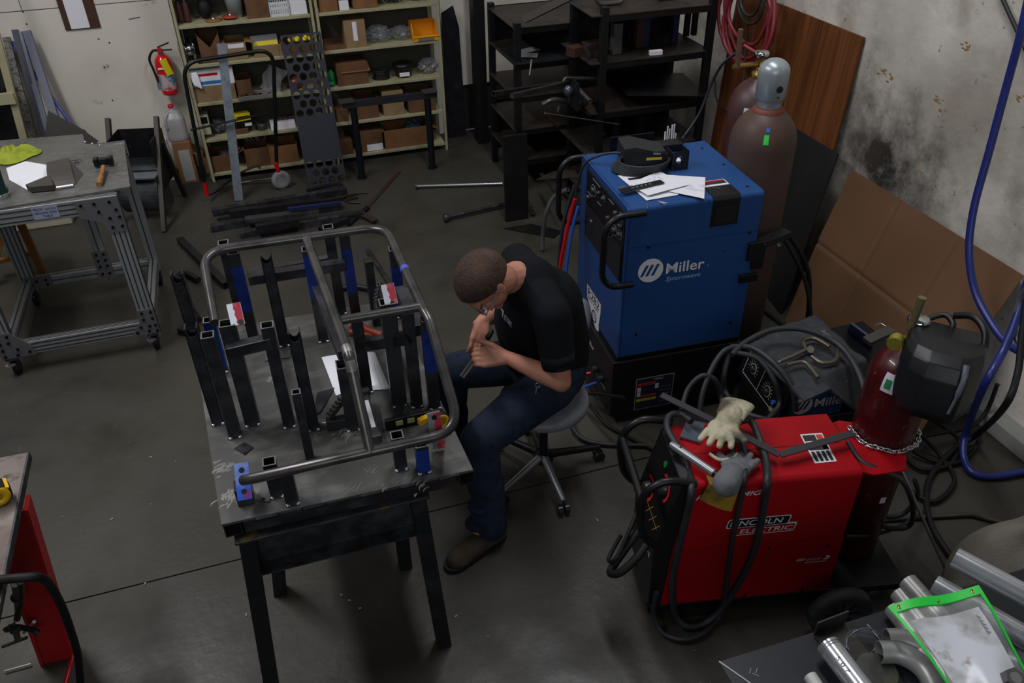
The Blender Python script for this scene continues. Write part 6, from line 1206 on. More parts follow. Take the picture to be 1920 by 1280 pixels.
# cable bundle around the small welder
def zt(L, rr, label, m=cable_m, nm='welding_cable'): return wt([Z(*p) for p in L], rr, m, nm, label, 'cable', n=12)
zt([(1372, 665, .66), (1400, 640, .68), (1450, 618, .7), (1510, 618, .7), (1570, 645, .68), (1605, 690, .66), (1622, 740, .62), (1628, 790, .58)], .0125, 'long dark cable arching over the jacket')
zt([(1370, 652, .66), (1358, 700, .58), (1360, 735, .5), (1390, 770, .5), (1430, 785, .5), (1460, 790, .48)], .012, 'dark cable curving round the small welder panel')
zt([(1370, 650, .67), (1410, 652, .67), (1450, 680, .66), (1485, 725, .6), (1492, 770, .5)], .0125, 'dark cable crossing the small welder panel to its blue side')
zt([(1375, 660, .66), (1420, 672, .65), (1450, 710, .6), (1462, 755, .5), (1440, 785, .48)], .011, 'dark cable hanging across the middle of the small welder panel')
zt([(1278, 768, .5), (1290, 730, .55), (1315, 705, .6), (1340, 712, .58), (1352, 745, .5), (1355, 775, .48)], .0115, 'dark cable hoop between both blue welders, nearer one')
zt([(1312, 775, .48), (1318, 735, .55), (1335, 690, .62), (1355, 660, .66), (1375, 650, .67)], .0115, 'dark cable rising between both blue welders')
# ================================================================ RED WELDER
A2 = -12.4; rw = T('mig_welder', 'red and black wheeled welding machine with cables over it', 'welding machine', (1.05, 1.66, 0), A2); F = WM[rw]; mred = mat('welder_red', '#9c0a16', .45, spec=.15, nz=[(3, .5, .8, '#8a0812', 5), (50, .7, .76, '#5a0a0c', 3)])
D = .30
prof = [(.075, .39), (.075, .39)]
Gx = Matrix(((1, 0, 0, 0), (0, 0, 1, 0), (0, 1, 0, 0), (0, 0, 0, 1)))
r = .022
mb = MB(F); mb.prism([(.03, .09), (.67, .09), (.67, .38), (.035, .38)], .0, D, F=Gx); O('lower_panel', mb, mred, rw, bev=.003)
bodyp = [(0, .383), (0, .70-r)]+[(r-r*math.cos(a), .70-r+r*math.sin(a)) for a in [math.pi/2*q/5 for q in range(1, 6)]]+[(D, .70), (D, .383)]
def slant(y, z): return .035+(.05-.035)*0+max(0, z-.38)*.09
mb = MB(F); vs = []; n = len(bodyp)
vs = [(.04+max(0, (p[1]-.38))*.10, p[0], p[1]) for p in bodyp]+[(.665, p[0], p[1]) for p in bodyp]
mb.add(vs, [[i, (i+1) % n, n+(i+1) % n, n+i] for i in range(n)]+[list(range(n))[::-1], list(range(n, 2*n))], False); O('casing', mb, mred, rw, bev=.001)
mb = MB(F); mb.lo((.0, -.002, .05), (.70, D, .088)); O('base', mb, black_p, rw, bev=.004)
mb = MB(F); mb.lo((.08, .148, .7005), (.655, .150, .7015)); mb.lo((.63, -.001, .45), (.632, .0, .68)) if False else None; O('lid_seam', mb, mat('dark_red_seam', '#3a0508', .5), rw)
# black front bezel
mb = MB(F); mb.add([(.03, -.004, .09), (.03, D, .09), (-.015, D-.01, .09), (-.015, .006, .09), (.045, -.004, .40), (.045, D, .40), (-.02, D-.01, .40), (-.02, .006, .40), (.085, -.004, .705), (.085, D, .705), (.05, D-.01, .70), (.05, .006, .70)], [[0, 3, 2, 1], [0, 4, 7, 3], [3, 7, 6, 2], [2, 6, 5, 1], [1, 5, 4, 0], [4, 8, 11, 7], [7, 11, 10, 6], [6, 10, 9, 5], [5, 9, 8, 4], [8, 9, 10, 11]]); bz = O('front_bezel', mb, black_p, rw, bev=.003)
FB = frame(F @ Vector((-.0205, D-.012, .40)), F.to_3x3() @ Vector((0, -1, 0)), F.to_3x3() @ Vector((.07, 0, .30))); 
for cx, cy in ((.085, .10), (.185, .20)):
    q = MB(offF(FB, cx, cy, .001)); q.lathe([(.026, 0), (.022, .02), (.008, .022)], n=24); O('dial', q, MC['knob_dark'], bz)
    q = MB(offF(FB, cx, cy, .002)); 
    pts_o = [(.05*math.cos(math.radians(-50+k*20)), .05*math.sin(math.radians(-50+k*20))) for k in range(10)]; pts_i = [(.04*math.cos(math.radians(-50+k*20)), .04*math.sin(math.radians(-50+k*20))) for k in range(10)]
    q.prism(pts_o+pts_i[::-1], 0, .0008); O('dial_scale', q, mat('dial_red', '#d51a22', .4), bz)
q = MB(offF(FB, .13, .26, .001)); q.lathe([(.012, 0), (.012, .003)], n=16); O('indicator', q, mat('dial_green', '#127a3a', .4), bz)
q = MB(offF(FB, .03, .03, .001)); gold = mat('gold_print', '#8f6a35', .5)
for k in range(5): q.prism([(.01+.045*k, 0), (.014+.045*k, 0), (.05+.045*k, .06), (.046+.045*k, .06)], 0, .0006)
q.lo((0, .03, 0), (.22, .032, .0006)); O('gold_print', q, gold, bz)
FL_ = frame(F @ Vector((-.0165, D-.012, .1)), F.to_3x3() @ Vector((0, -1, 0)), F.to_3x3() @ Vector((0, 0, 1))); TX('LINCOLN', offF(FL_, .04, .2, .002), .2, .03, white, bz, off=.01)
for y in (-.004, D+.004): 
    P_ = [F @ Vector(p) for p in ((.09, y, .715), (-.02, y, .735), (-.085, y, .66), (-.07, y, .50), (-.015, y, .42))]; mb = MB(); mb.tube(cr(P_, 6), .014, 14); O('front_handle', mb, black_p, rw)
mb = MB(); mb.tube([F @ Vector((-.085, 0, .66)), F @ Vector((-.085, D, .66))], .014, 14); O('front_handle', mb, black_p, rw)
# side lettering
RS = frame(F @ Vector((0, -.0012, 0)), F.to_3x3() @ Vector((1, 0, 0)), (0, 0, 1)); LS = frame(F @ Vector((0, -.0012, 0)), F.to_3x3() @ Vector((1, 0, 0)), (0, 0, 1))
TX('POWER MIG', offF(RS, .10, .635), .225, .022, mat('silver_print', '#c6c9cd', .4), rw, shear=.3, off=.015)
x, y = .222, .46
def rr(x0, y0, x1, y1, r, k=4):
    o = []
    for cx, cy, a0 in ((x1-r, y1-r, 0), (x0+r, y1-r, 90), (x0+r, y0+r, 180), (x1-r, y0+r, 270)): o += [(cx+r*math.cos(math.radians(a0+90*q/k)), cy+r*math.sin(math.radians(a0+90*q/k))) for q in range(k+1)]
    return o
def sl(P_, s=.18, y0=.48): return [(p[0]+(p[1]-y0)*s, p[1]) for p in P_]
lo_ = MB(offF(LS, 0, 0)); lo_.prism(sl(rr(.222, .479, .445, .524, .01)), 0, .0006); lo_.prism(sl(rr(.255, .440, .478, .486, .01)), 0, .0006); lg2 = O('logo_outline', lo_, white, rw)
q = MB(offF(LS, 0, 0, .0007)); q.prism(sl(rr(.226, .483, .441, .520, .008)), 0, .0004); O('logo_black', q, black_p, lg2)
q = MB(offF(LS, 0, 0, .0007)); q.prism(sl(rr(.259, .444, .474, .4785, .008)), 0, .0004); O('logo_red', q, mred, lg2)
TX('LINCOLN', offF(LS, .234, .489, .0013), .19, .026, white, lg2, shear=.18, off=.01); TX('ELECTRIC', offF(LS, .275, .450, .0013), .19, .022, white, lg2, shear=.18, off=.01)
TX('NASCAR', offF(LS, .545, .268), .06, .014, mat('pale_blue_letters', '#8f9bc4', .5), rw, shear=.3, off=.02); TX('PERFORMANCE', offF(LS, .547, .256), .085, .007, white, rw, shear=.3, off=.01)
q = MB(offF(LS, 0, 0)); 
for k, m_ in enumerate((mat('stripe_cream', '#b9a67a', .5),)): q.prism([(.512, .270), (.540, .270), (.545, .283), (.517, .283)], 0, .0006)
O('stripes', q, MC['stripe_cream'], rw); q = MB(offF(LS, .625, .278)); q.prism([(-.012, -.009), (.006, -.009), (.014, .0), (.010, .011), (-.006, .011), (.004, .001)], 0, .0006); O('number_badge', q, white, rw)
for x, z in ((.055, .17), (.40, .355), (.62, .34), (.07, .10), (.35, .10), (.57, .10)): q = MB(F); q.cyl((x, .001, z), (x, -.002, z), .006, 10); O('screw', q, MC['screw_dark'], rw)
# sticker on the top
q = MB(); P_ = [Z(1500, 814, .7015), Z(1541, 811, .7015), Z(1569, 864, .7015), Z(1528, 868, .7015)]; cc = sum(P_, Vector())/4
q.prism([(p.x, p.y) for p in P_], .7002, .7012); sk = O('warning_sticker', q, paper, rw)
U_ = P_[1]-P_[0]; V_ = P_[3]-P_[0]
def ps(u0, v0, u1, v1, m, nm='print'): q = MB(); q.prism([((P_[0]+U_*u+V_*v).x, (P_[0]+U_*u+V_*v).y) for u, v in ((u0, v0), (u1, v0), (u1, v1), (u0, v1))], .7013, .7018); O(nm, q, m, sk)
ps(.06, .05, .62, .26, MC['sticker_black']); ps(.06, .3, .94, .58, MC['sticker_black']); ps(.66, .05, .94, .26, MC['warn_orange']); ps(.7, .42, .94, .56, MC['warn_orange'])
for k in range(4): ps(.08+.22*k, .62, .22+.22*k, .95, MC['sticker_black'])
# cylinder bracket and wheels
mb = MB(F); mb.prism([(.66, .05), (.72, .02), (.84, .03), (.88, .12), (.86, .25), (.72, .30), (.66, .28)], .655, .662); O('cylinder_bracket', mb, mred, rw)
mb = MB(F); mb.lo((.67, .0, .05), (.98, D, .08)); O('cylinder_platform', mb, black_p, rw)
for y, s in ((-.06, -1), (D+.05, 1)):
    c_ = F @ Vector((.66, y-(.06 if y < 0 else 0), .118)); G = F.to_3x3().to_4x4(); G = Matrix.Translation(c_) @ G @ Matrix.Rotation(math.radians(90), 4, 'X'); mb = MB(); mb.lathe([(.07, -.022), (.105, -.024), (.117, -.014), (.117, .014), (.105, .024), (.07, .022), (.065, .01), (.02, .012)], G, 36); wl_ = O('wheel', mb, mat('dusty_rubber', '#17171a', .7, nz=[(9, .5, .7, '#3b3a3a', 5)]), rw)
    q = MB(); q.lathe([(.004, .02), (.02, .022), (.022, .012)], G, 18); 
    for k in range(8): a = k*.785; q.bar(G @ Vector((.015*math.cos(a), .015*math.sin(a), .012)), G @ Vector((.068*math.cos(a), .068*math.sin(a), .014)), .008, .006)
    O('wheel_hub', q, black_p, wl_)
for y in (.04, D-.04): q = MB(F); q.cyl((.02, y-.012, .028), (.02, y+.012, .028), .028, 18); O('caster', q, black_r, rw)
# red gas cylinder
rx_, ry_ = 1.93, 1.70; redm = mat('cylinder_red', '#42090d', .35, spec=.4, nz=[(3, .45, .7, '#32070a', 6), (30, .66, .72, '#7d3a3a', 3)], coat=.3)
rc = cyl_('gas_cylinder', 'dark red gas cylinder standing on the red welder', rx_, ry_, .082, .106, 1.03, redm, 1.1)
mb = MB(LR((rx_, ry_, 0))); mb.lathe([(.028, 1.03), (.028, 1.05), (.014, 1.055), (.014, 1.12)], n=18); O('valve', mb, brass, rc)
mb = MB(LR((rx_, ry_, 0))); mb.lathe([(.008, 1.11), (.008, 1.13), (.034, 1.132), (.036, 1.145), (.028, 1.152), (.004, 1.152)], n=18); O('hand_wheel', mb, chrome, rc)
a = Y(1722, 600, ry_); mb = MB(); mb.cyl((rx_-.0, ry_, 1.09), (rx_-.045, ry_-.01, 1.09), .011, 12); p0_ = Vector((rx_-.04, ry_-.01, 1.09)); mb.cyl(p0_, p0_+Vector((.012, 0, .15)), .014, 14, r2=.013); rg = O('regulator', mb, mat('regulator_brass', '#8a8060', .35, .7), rc)
mb = MB(); p1_ = p0_+Vector((-.05, -.02, .01)); mb.cyl(p0_, p1_, .008, 10); mb.cyl(p1_+Vector((.0, .01, 0)), p1_+Vector((-.028, -.012, 0)), .024, 20); O('gauge', mb, mat('gauge_gold', '#a39a3e', .35, .6), rg)
patch(rx_, ry_, .106, 195, 222, .90, .97, paper, 'shoulder_label', rc, shoulder(1.03, .106)); patch(rx_, ry_, .1075, 200, 211, .915, .95, MC['label_green'], 'label_diamond', rc, lambda z, f_=shoulder(1.03, .106): f_(z)+.0012)
patch(rx_, ry_, .106, 258, 270, .40, .43, paper, 'small_label', rc)
n = 26; mb = MB()
for q in range(n):
    an = math.radians(160+q*(220/n)); p = Vector((rx_+.118*math.cos(an), ry_+.118*math.sin(an), .672+.004*math.sin(q))); G = LR(p, math.degrees(an)+90, 90*(q % 2)); mb.tube([G @ Vector((.014*math.cos(w2*.785), .008*math.sin(w2*.785), 0)) for w2 in range(8)], .003, 6, closed=True)
TM('steel_chain', mb, steel_bright, 'bright chain around the dark red gas cylinder', 'chain')
mb = MB(); mb.ell((0, 0, 0), (.038, .038, .038)) if False else None
p = Z(1633, 1098, .04); mb = MB(); mb.ell((p.x, p.y, .036), (.036, .036, .036), n=28, m=16); TM('steel_ball', mb, mat('brown_ball', '#4a3c3c', .3, .3), 'dark brown ball on the floor behind the rear wheel of the red welder', 'ball')
# hoses from bracket area
zt([(1590, 830, .66), (1615, 865, .66), (1660, 885, .64), (1695, 905, .55), (1712, 950, .35), (1705, 985, .2), (1670, 990, .2), (1630, 975, .22), (1600, 955, .25)], .010, 'black hose from the cylinder bracket looping behind the red welder')
zt([(1600, 930, .33), (1640, 965, .22), (1690, 965, .2), (1720, 930, .3), (1715, 900, .45)], .009, 'second black hose loop behind the red welder')
zt([(1585, 1005, .3), (1640, 1002, .2), (1690, 985, .15), (1730, 960, .05)], .007, 'thin black hose running right from the red welder side')
# welding helmet hung on the cylinder
hp = T('welding_helmet', 'black welding helmet hanging on the red gas cylinder', 'helmet', (2.10, 1.66, .75)); hm_ = mat('helmet_black', '#141519', .42, spec=.4)
HC = Y(1762, 700, 1.55); FH = Matrix.Translation(HC) @ LR((0, 0, 0), -46, 0, 0) @ Matrix.Rotation(math.radians(-8), 4, 'X')
rings = [(.150, .55, .05), (.142, .80, .02), (.11, .96, .0), (.05, 1.02, -.008), (-.03, 1.0, -.012), (-.09, .92, -.022), (-.135, .74, -.04)]
pl_0 = [(-.105, .16), (-.135, .06), (-.132, -.04), (-.105, -.105), (-.055, -.135), (.045, -.138), (.075, -.118), (.115, -.04), (.128, .06), (.105, .15)]
vs = []; m_ = len(pl_0)
for z, s0, dy_ in rings: vs += [(p[0]*(s0*.3+.7)*.92, p[1]*s0*.92+dy_, z*.76-(.02 if p[0] > .1 and z < -.05 else 0)*-1) for p in pl_0]
fs = [[i*m_+k, (i+1)*m_+k, (i+1)*m_+k+1, i*m_+k+1] for i in range(len(rings)-1) for k in range(m_-1)]
mb = MB(FH); mb.add(vs+vs[:0], fs+[list(range(m_))], False); o = O('shell', mb, hm_, hp, recalc=True)
for vtx in (o,):
    s_ = o.modifiers.new('bevel', 'BEVEL'); s_.width = .012; s_.segments = 3; s_.limit_method = 'ANGLE'; s_.angle_limit = .15
    for p_ in o.data.polygons: p_.use_smooth = True
    s_ = o.modifiers.new('solid', 'SOLIDIFY'); s_.thickness = .003
mb = MB(); c1_ = [FH @ Vector(p) for p in ((.052, -.108, .098), (.056, -.132, .06), (.052, -.140, .0), (.046, -.138, -.06))]
mb.tube(cr(c1_, 5), [.010]*5+[.009]*5+[.005]*6, 6); O('side_stripe', mb, mat('helmet_stripe', '#5b5e69', .35), hp)
mb = MB(); mb.tube(cr([FH @ Vector(p) for p in ((-.09, .14, .08), (-.08, .16, .10), (-.03, .17, .13), (.0, .14, .12), (.0, .12, .10))], 6), .010, 8); O('headgear_strap', mb, black_p, hp)
mb = MB(); mb.tube(cr([FH @ Vector(p) for p in ((.0, .16, .14), (.05, .12, .165), (.09, .07, .14), (.10, .03, .08))], 6), .012, 8); O('headgear_strap', mb, black_p, hp)
mb = MB(); mb.tube(cr([FH @ Vector(p) for p in ((-.10, .12, .02), (-.06, .15, .03), (.0, .165, .03), (.06, .15, .03), (.10, .11, .02))], 6), .012, 8); O('headgear_strap', mb, black_p, hp)
# --- stuff on the red welder
def side(px, py, off=.03, zmin=.022):
    P0 = F @ Vector((0, -off, 0)); Fq = frame(P0, F.to_3x3() @ Vector((1, 0, 0)), (0, 0, 1)); u = hit(px, py, Fq); p = Fq @ Vector((u[0], u[1], 0))
    return p if p.z > zmin else Z(px, py, zmin)
k_ = lambda x, y: (1120+x/2.56, 700+y/2.56)
def crp(L, off, top=.72):
    o = []
    for q in L:
        px, py = k_(q[0], q[1]); o.append(Z(px, py, q[2]) if len(q) == 3 else side(px, py, off))
    return o
wt(crp([(640, 260, .74), (690, 228, .745), (740, 232, .745), (785, 330, .735), (812, 430, .725), (815, 520), (805, 600), (780, 740), (740, 880), (670, 1020), (600, 1120), (520, 1195), (430, 1212), (372, 1150), (362, 1000), (395, 820), (430, 680), (452, 560), (440, 470, .69), (415, 400, .715), (370, 330, .73), (335, 260, .74), (345, 205, .745), (400, 192, .745), (450, 230, .75)], .03), .0125, cable_m, 'welding_cable', 'thick dark torch cable looped over the front of the red welder', 'cable', n=14)
wt(crp([(600, 330, .77), (660, 320, .76), (700, 350, .75), (712, 420, .725), (706, 500), (690, 600), (655, 760), (630, 920), (610, 1080), (580, 1170), (500, 1250), (400, 1275), (310, 1240), (270, 1150), (285, 1050)], .028), .0095, cable_m, 'welding_cable', 'thinner dark cable hanging down the red welder side', 'cable', n=12)
wt([F @ Vector(p) for p in ((-.03, .05, .38), (-.07, .02, .35), (-.13, .0, .30), (-.16, .03, .26), (-.14, .06, .27), (-.08, .1, .33), (-.03, .14, .36))], .015, black_r, 'welding_cable', 'stiff black cable looping out of the red welder front', 'cable', n=12)
wt([F @ Vector(p) for p in ((-.03, .2, .40), (-.08, .12, .37), (-.14, .05, .31), (-.155, .09, .27), (-.10, .15, .32))], .008, black_r, 'power_cable', 'thin black cable beside the stiff loop at the red welder front', 'cable')
zt([(1170, 745, .3), (1100, 740, .1), (1130, 790, .02), (1180, 820, .015), (1240, 850, .015)], .008, 'thin dark cable on the floor between the stool and red welder', black_r, 'power_cable')
# spot welder/flash bar
a = Z(1258, 832, .74); b_ = Z(1348, 893, .735); t = T('chrome_torch', 'long chrome tool with black tip lying across the red welder', 'tool', a); mb = MB(); d = b_-a; mb.tube([a, a+d*.08, a+d*.9], [.011, .0145, .0135], 16); O('barrel', mb, mat('worn_chrome', '#8f9296', .35, .6), t); mb = MB(); mb.tube([a+d*.9, b_], [.012, .010], 14); O('tip', mb, black_p, t)
q = MB(); q.cyl(a+d*.2+Vector((0, 0, .0125)), a+d*.2+Vector((0, 0, .016)), .004, 8); O('rivet', q, black_p, t)
mb = MB(); P_ = [Z(1288, 786, .712), Z(1322, 792, .712), Z(1313, 829, .712), Z(1275, 818, .712)]; mb.prism([(p.x, p.y) for p in P_], .703, .712); TM('glass_plate', mb, mat('blue_grey_plate', '#555c69', .3, .3), 'blue grey plate lying on the far corner of the red welder', 'plate')
# V shaped strip
s1 = [Z(1240, 740, .79), Z(1385, 812, .755), Z(1462, 852, .74), Z(1600, 812, .75)]; mb = MB()
for i, (a, b_) in enumerate(zip(s1[:-1], s1[1:])): 
    if i != 1: mb.bar(a, b_, .028, .005)
    else: mb.bar(a, b_, .028, .005)
TM('bent_strip', mb, mat('strip_dark', '#35363a', .5, .4), 'long dark flat strip with a bend lying over the red welder', 'flat bar')
# gloves
def glove(name, label, base, m, yaw, L=.13, w_=.09, zb=.715, cuff=None, roll=0, tilt=0, fing=4):
    t = T(name, label, 'glove', base); G = LR(base, yaw, roll, tilt); mb = MB(G)
    parts = [((0, 0, .02), (L*.55, w_*.55, .026))]; mb.ell(*parts[0], n=20)
    mb2 = MB(G)
    for k in range(fing):
        y = -w_*.42+k*w_*.28; mb.cap((L*.35, y, .022), (L*.35+L*(.55 if k in (1, 2) else .42), y*1.25, .014), .0145, .011, 10)
    mb.cap((0, w_*.4, .02), (L*.35, w_*.85, .02), .016, .012, 10); mb.cap((-L*.3, 0, .022), (-L*.75, 0, .025), .04, .045, 16)
    o = O('glove_body', mb, m, t); r_ = o.modifiers.new('remesh', 'REMESH'); r_.mode = 'VOXEL'; r_.voxel_size = .004; r_.use_smooth_shade = True; s_ = o.modifiers.new('smooth', 'SMOOTH'); s_.factor = .6; s_.iterations = 4
    if cuff:
        q = MB(G); q.grid(lambda u, v: (-L*.6-v*.09, (.048+.012*v)*math.cos(u*2*math.pi), .026+(.022)*math.sin(u*2*math.pi)), 24, 6); O('cuff', q, cuff, t)
    return t
lea = mat('cream_leather', '#b3ad92', .75, nz=[(9, .45, .62, '#4e4638', 6)], bump=(50, .3)); yl = mat('yellow_leather', '#9a7b1c', .8, nz=[(8, .45, .65, '#4f3f16', 6)], bump=(50, .3)); gl = mat('grey_leather', '#65676b', .8, nz=[(8, .45, .65, '#3a3a3c', 6)], bump=(50, .3))
glove('work_glove', 'grey leather glove under the cream glove on the red welder', Z(1378, 888, .715), gl, 38, .11, .085)
glove('work_glove', 'cream leather glove with dirty thumb on top of the pile', Z(1356, 812, .765), lea, -140, .095, .10, roll=8, cuff=lea, fing=4)
mb = MB(); pA, pB = Z(1325, 890, .72), Z(1380, 905, .72); pC, pD = side(1372, 958, .02), side(1313, 936, .02)
pA2, pB2 = side(1330, 905, .02), side(1388, 912, .02)
mb.grid(lambda u, v: (lambda a, b2: a*(1-u)+b2*u+Vector((0, -.012*math.sin(3.1*u), 0)))((pA*(1-v*3)+pA2*v*3) if v < .333 else (pA2*(1-(v-.333)*1.5)+pD*(v-.333)*1.5), (pB*(1-v*3)+pB2*v*3) if v < .333 else (pB2*(1-(v-.333)*1.5)+pC*(v-.333)*1.5)), 10, 15, thick=.014)
t7 = T('work_glove', 'yellow cuffed leather glove hanging over the red welder edge', 'glove', pA); O('cuff', mb, yl, t7)
mb = MB(); 
mb.tube(cr([Z(1330, 850, .75), Z(1350, 862, .745), Z(1375, 858, .745), Z(1382, 850, .75)], 5), .006, 8); O('piping', mb, lea, t7)
# ================================================================ STOOL AND MAN
SXc, SYc = .94, 2.54
t = T('rolling_stool', 'grey round rolling stool with star base under the man', 'stool', (SXc, SYc, 0)); seat_m = mat('grey_vinyl', '#6c6e74', .5, nz=[(7, .5, .7, '#585a60', 5)])
F = WM[t]; mb = MB(F); mb.lathe([(.10, .375), (.165, .38), (.19, .40), (.195, .42), (.185, .44), (.12, .446), (.02, .444)], n=40); O('seat', mb, seat_m, t)
mb = MB(F); mb.lathe([(.02, .28), (.028, .28), (.028, .376), (.09, .377)], n=20, caps=False); mb.lathe([(.019, .09), (.019, .28)], n=16); O('gas_lift', mb, black_p, t)
al = mat('cast_aluminium', '#8d9095', .35, .8)
mb = MB(F); mb.lathe([(.045, .075), (.045, .10), (.03, .12)], n=20); O('hub', mb, black_p, t)
for k, tgt in enumerate([(1050, 925), (1086, 845), (936, 925), (985, 770), (905, 800)]):
    e = Z(*tgt, .075); d = Vector((e.x-SXc, e.y-SYc, 0)); d = d.normalized()*.27; a = Vector((SXc, SYc, .10))+d*.12; b_ = Vector((SXc, SYc, .072))+d
    mb = MB(); mb.tube([a, a*.5+b_*.5, b_], [.02, .017, .014], 10); lg3 = O('base_arm', mb, al if k in (0, 2) else black_p, t)
    q = MB(); c_ = b_+Vector((0, 0, -.047)); pd = Vector((-d.y, d.x, 0)).normalized()
    for s in (-1, 1): q.cyl(c_+pd*s*.006, c_+pd*s*.024, .024, 18)
    q.cyl(c_, b_, .007, 8); O('caster', q, mat('caster_chrome', '#4c4e52', .25, .8), lg3)
mb = MB(); bp_ = Vector((1.16, 2.68, .70)); mb.ell(bp_, (.04, .12, .07), LR((0, 0, 0), -25), n=24); O('backrest', mb, seat_m, t); mb = MB(); mb.tube(cr([(SXc+.03, SYc, .385), (1.12, 2.60, .38), (1.17, 2.66, .5), (1.17, 2.68, .68)], 6), .011, 10); O('back_post', mb, black_p, t)
# ---- person, facing -X
pn = T('person', 'man in black t-shirt and dark jeans bent over a steel square on a stool', 'person', (.80, 2.5, .0))
skin = mat('skin', '#ac7862', .5, spec=.35, nz=[(6, .45, .7, '#b27763', 5)]); 
def rem(o, vox, it=6, f=.6, sub=False):
    r_ = o.modifiers.new('remesh', 'REMESH'); r_.mode = 'VOXEL'; r_.voxel_size = vox; r_.use_smooth_shade = True
    s_ = o.modifiers.new('smooth', 'SMOOTH'); s_.factor = f; s_.iterations = it; return o
V = Vector
hipL, hipR = V((.94, 2.46, .56)), V((.92, 2.66, .56)); knL, knR = V((.58, 2.27, .53)), V((.585, 2.71, .54)); anL, anR = V((.585, 2.215, .10)), V((.55, 2.72, .09))
pel = V((.96, 2.56, .57)); wai = V((.97, 2.55, .72)); che = V((.93, 2.545, .90)); up = V((.875, 2.535, 1.01)); nk = V((.82, 2.52, 1.065)); hd = V((.675, 2.45, 1.115))
shL, shR = V((.895, 2.345, .985)), V((.895, 2.74, 1.0)); elL, elR = V((.905, 2.265, .735)), V((.87, 2.80, .735)); wrL, wrR = V((.735, 2.40, .795)), V((.70, 2.60, .845))
body = MB()
body.cap(pel, wai, .13, .13); body.cap(wai, che, .13, .14); body.cap(che, up, .14, .10); body.cap(up, nk, .075, .062); body.cap(nk, hd+V((.02, 0, -.01)), .058, .055)
for a, b_ in ((che, shL), (che, shR), (up, shL), (up, shR)): body.cap(a, b_, .09, .058)
for s, e, w_ in ((shL, elL, wrL), (shR, elR, wrR)):
    body.cap(s, s*.4+e*.6, .055, .046); body.cap(s*.4+e*.6, e, .046, .042); m1_ = e*.65+w_*.35; body.cap(e, m1_, .041, .041); body.cap(m1_, w_, .041, .0255)
for h, k, a in ((hipL, knL, anL), (hipR, knR, anR)): body.cap(h, k, .085, .058); body.cap(k, a, .055, .035); body.cap(a, a+V((-.04, 0, -.03)), .032, .028)
# head: facing forward (-X) and down
fw = V((-.42, -.20, -.86)).normalized(); rt_ = V((-.22, .97, 0)).normalized(); rt_ = (rt_-fw*rt_.dot(fw)).normalized(); upv = rt_.cross(fw).normalized()
if upv.z < 0: upv = -upv
HF = Matrix.Translation(hd) @ Matrix((fw, rt_, upv)).transposed().to_4x4()    # x = face direction, y = side, z = crown
h = lambda x, y, z: HF @ V((x, y, z))
body.ell((0, 0, .02), (.098, .076, .088), None, 24, 16) if False else None
hb = MB(HF); hb.ell((-.008, 0, .02), (.100, .077, .092), n=28, m=18); hb.ell((.035, 0, -.035), (.060, .058, .075), n=24, m=14); hb.ell((.070, 0, -.088), (.024, .028, .020)); hb.cap((.094, 0, .0), (.112, 0, -.030), .008, .013, 10); hb.ell((.088, 0, .022), (.016, .055, .012)); hb.ell((.086, 0, -.060), (.014, .026, .010))
for s in (-1, 1): hb.ell((.072, s*.038, -.025), (.022, .022, .02)); hb.ell((-.002, s*.077, -.012), (.018, .009, .032)); hb.ell((-.012, s*.084, -.002), (.014, .005, .022))
body.v += hb.v; n0 = len(body.v)-len(hb.v); body.f += [[i+n0 for i in f] for f in hb.f]; body.sm += hb.sm
body.cap(hd+V((.07, .01, -.01)), hd+V((.02, 0, -.02)), .055, .055)
# hands
def hand(w_, dirv, palm, curl, side_, spread=.010, thumb=None):
    dirv = V(dirv).normalized(); palm = V(palm); palm = (palm-dirv*palm.dot(dirv)).normalized(); sd_ = dirv.cross(palm).normalized()*side_
    k1 = w_+dirv*.085
    for q in (-1, -.33, .33, 1): body.cap(w_+dirv*.012+sd_*q*.012, k1+sd_*q*.029, .020, .0145, 10)
    for q, L in ((-1.05, .068), (-.36, .080), (.33, .077), (1.0, .062)):
        b0 = k1+sd_*q*.029; c1, c2_, c3_ = [math.radians(c) for c in curl]
        d1 = dirv*math.cos(c1)+palm*math.sin(c1); d2 = dirv*math.cos(c1+c2_)+palm*math.sin(c1+c2_); d3 = dirv*math.cos(c1+c2_+c3_)+palm*math.sin(c1+c2_+c3_)
        p1 = b0+d1*L*.48; p2 = p1+d2*L*.32; p3 = p2+d3*L*.26; body.cap(b0, p1, .0100, .0090, 10); body.cap(p1, p2, .0090, .0082, 10); body.cap(p2, p3, .0082, .0070, 10)
    tb = w_+dirv*.022-sd_*.022; td = V(thumb) if thumb is not None else (dirv*.7-sd_*.6+palm*.5); td.normalize(); t1 = tb+td*.042; td2 = (td*.7+dirv*.7+palm*.2).normalized(); t2 = t1+td2*.033; t3_ = t2+td2*.025
    body.cap(tb, t1, .017, .0115, 10); body.cap(t1, t2, .0115, .0098, 10); body.cap(t2, t3_, .0098, .0082, 10)
hand(wrL, (-.82, .22, .05), (-.1, .75, -.55), (28, 42, 34), 1, thumb=(-.55, .25, .5))
hand(wrR, (-.30, -.62, -.42), (-.35, -.1, -.75), (24, 34, 26), 1, thumb=(.05, -.75, -.45))
bo = O('body', body, skin, pn, 'bare forearms, neck and face'); rem(bo, .0042, 4, .5)
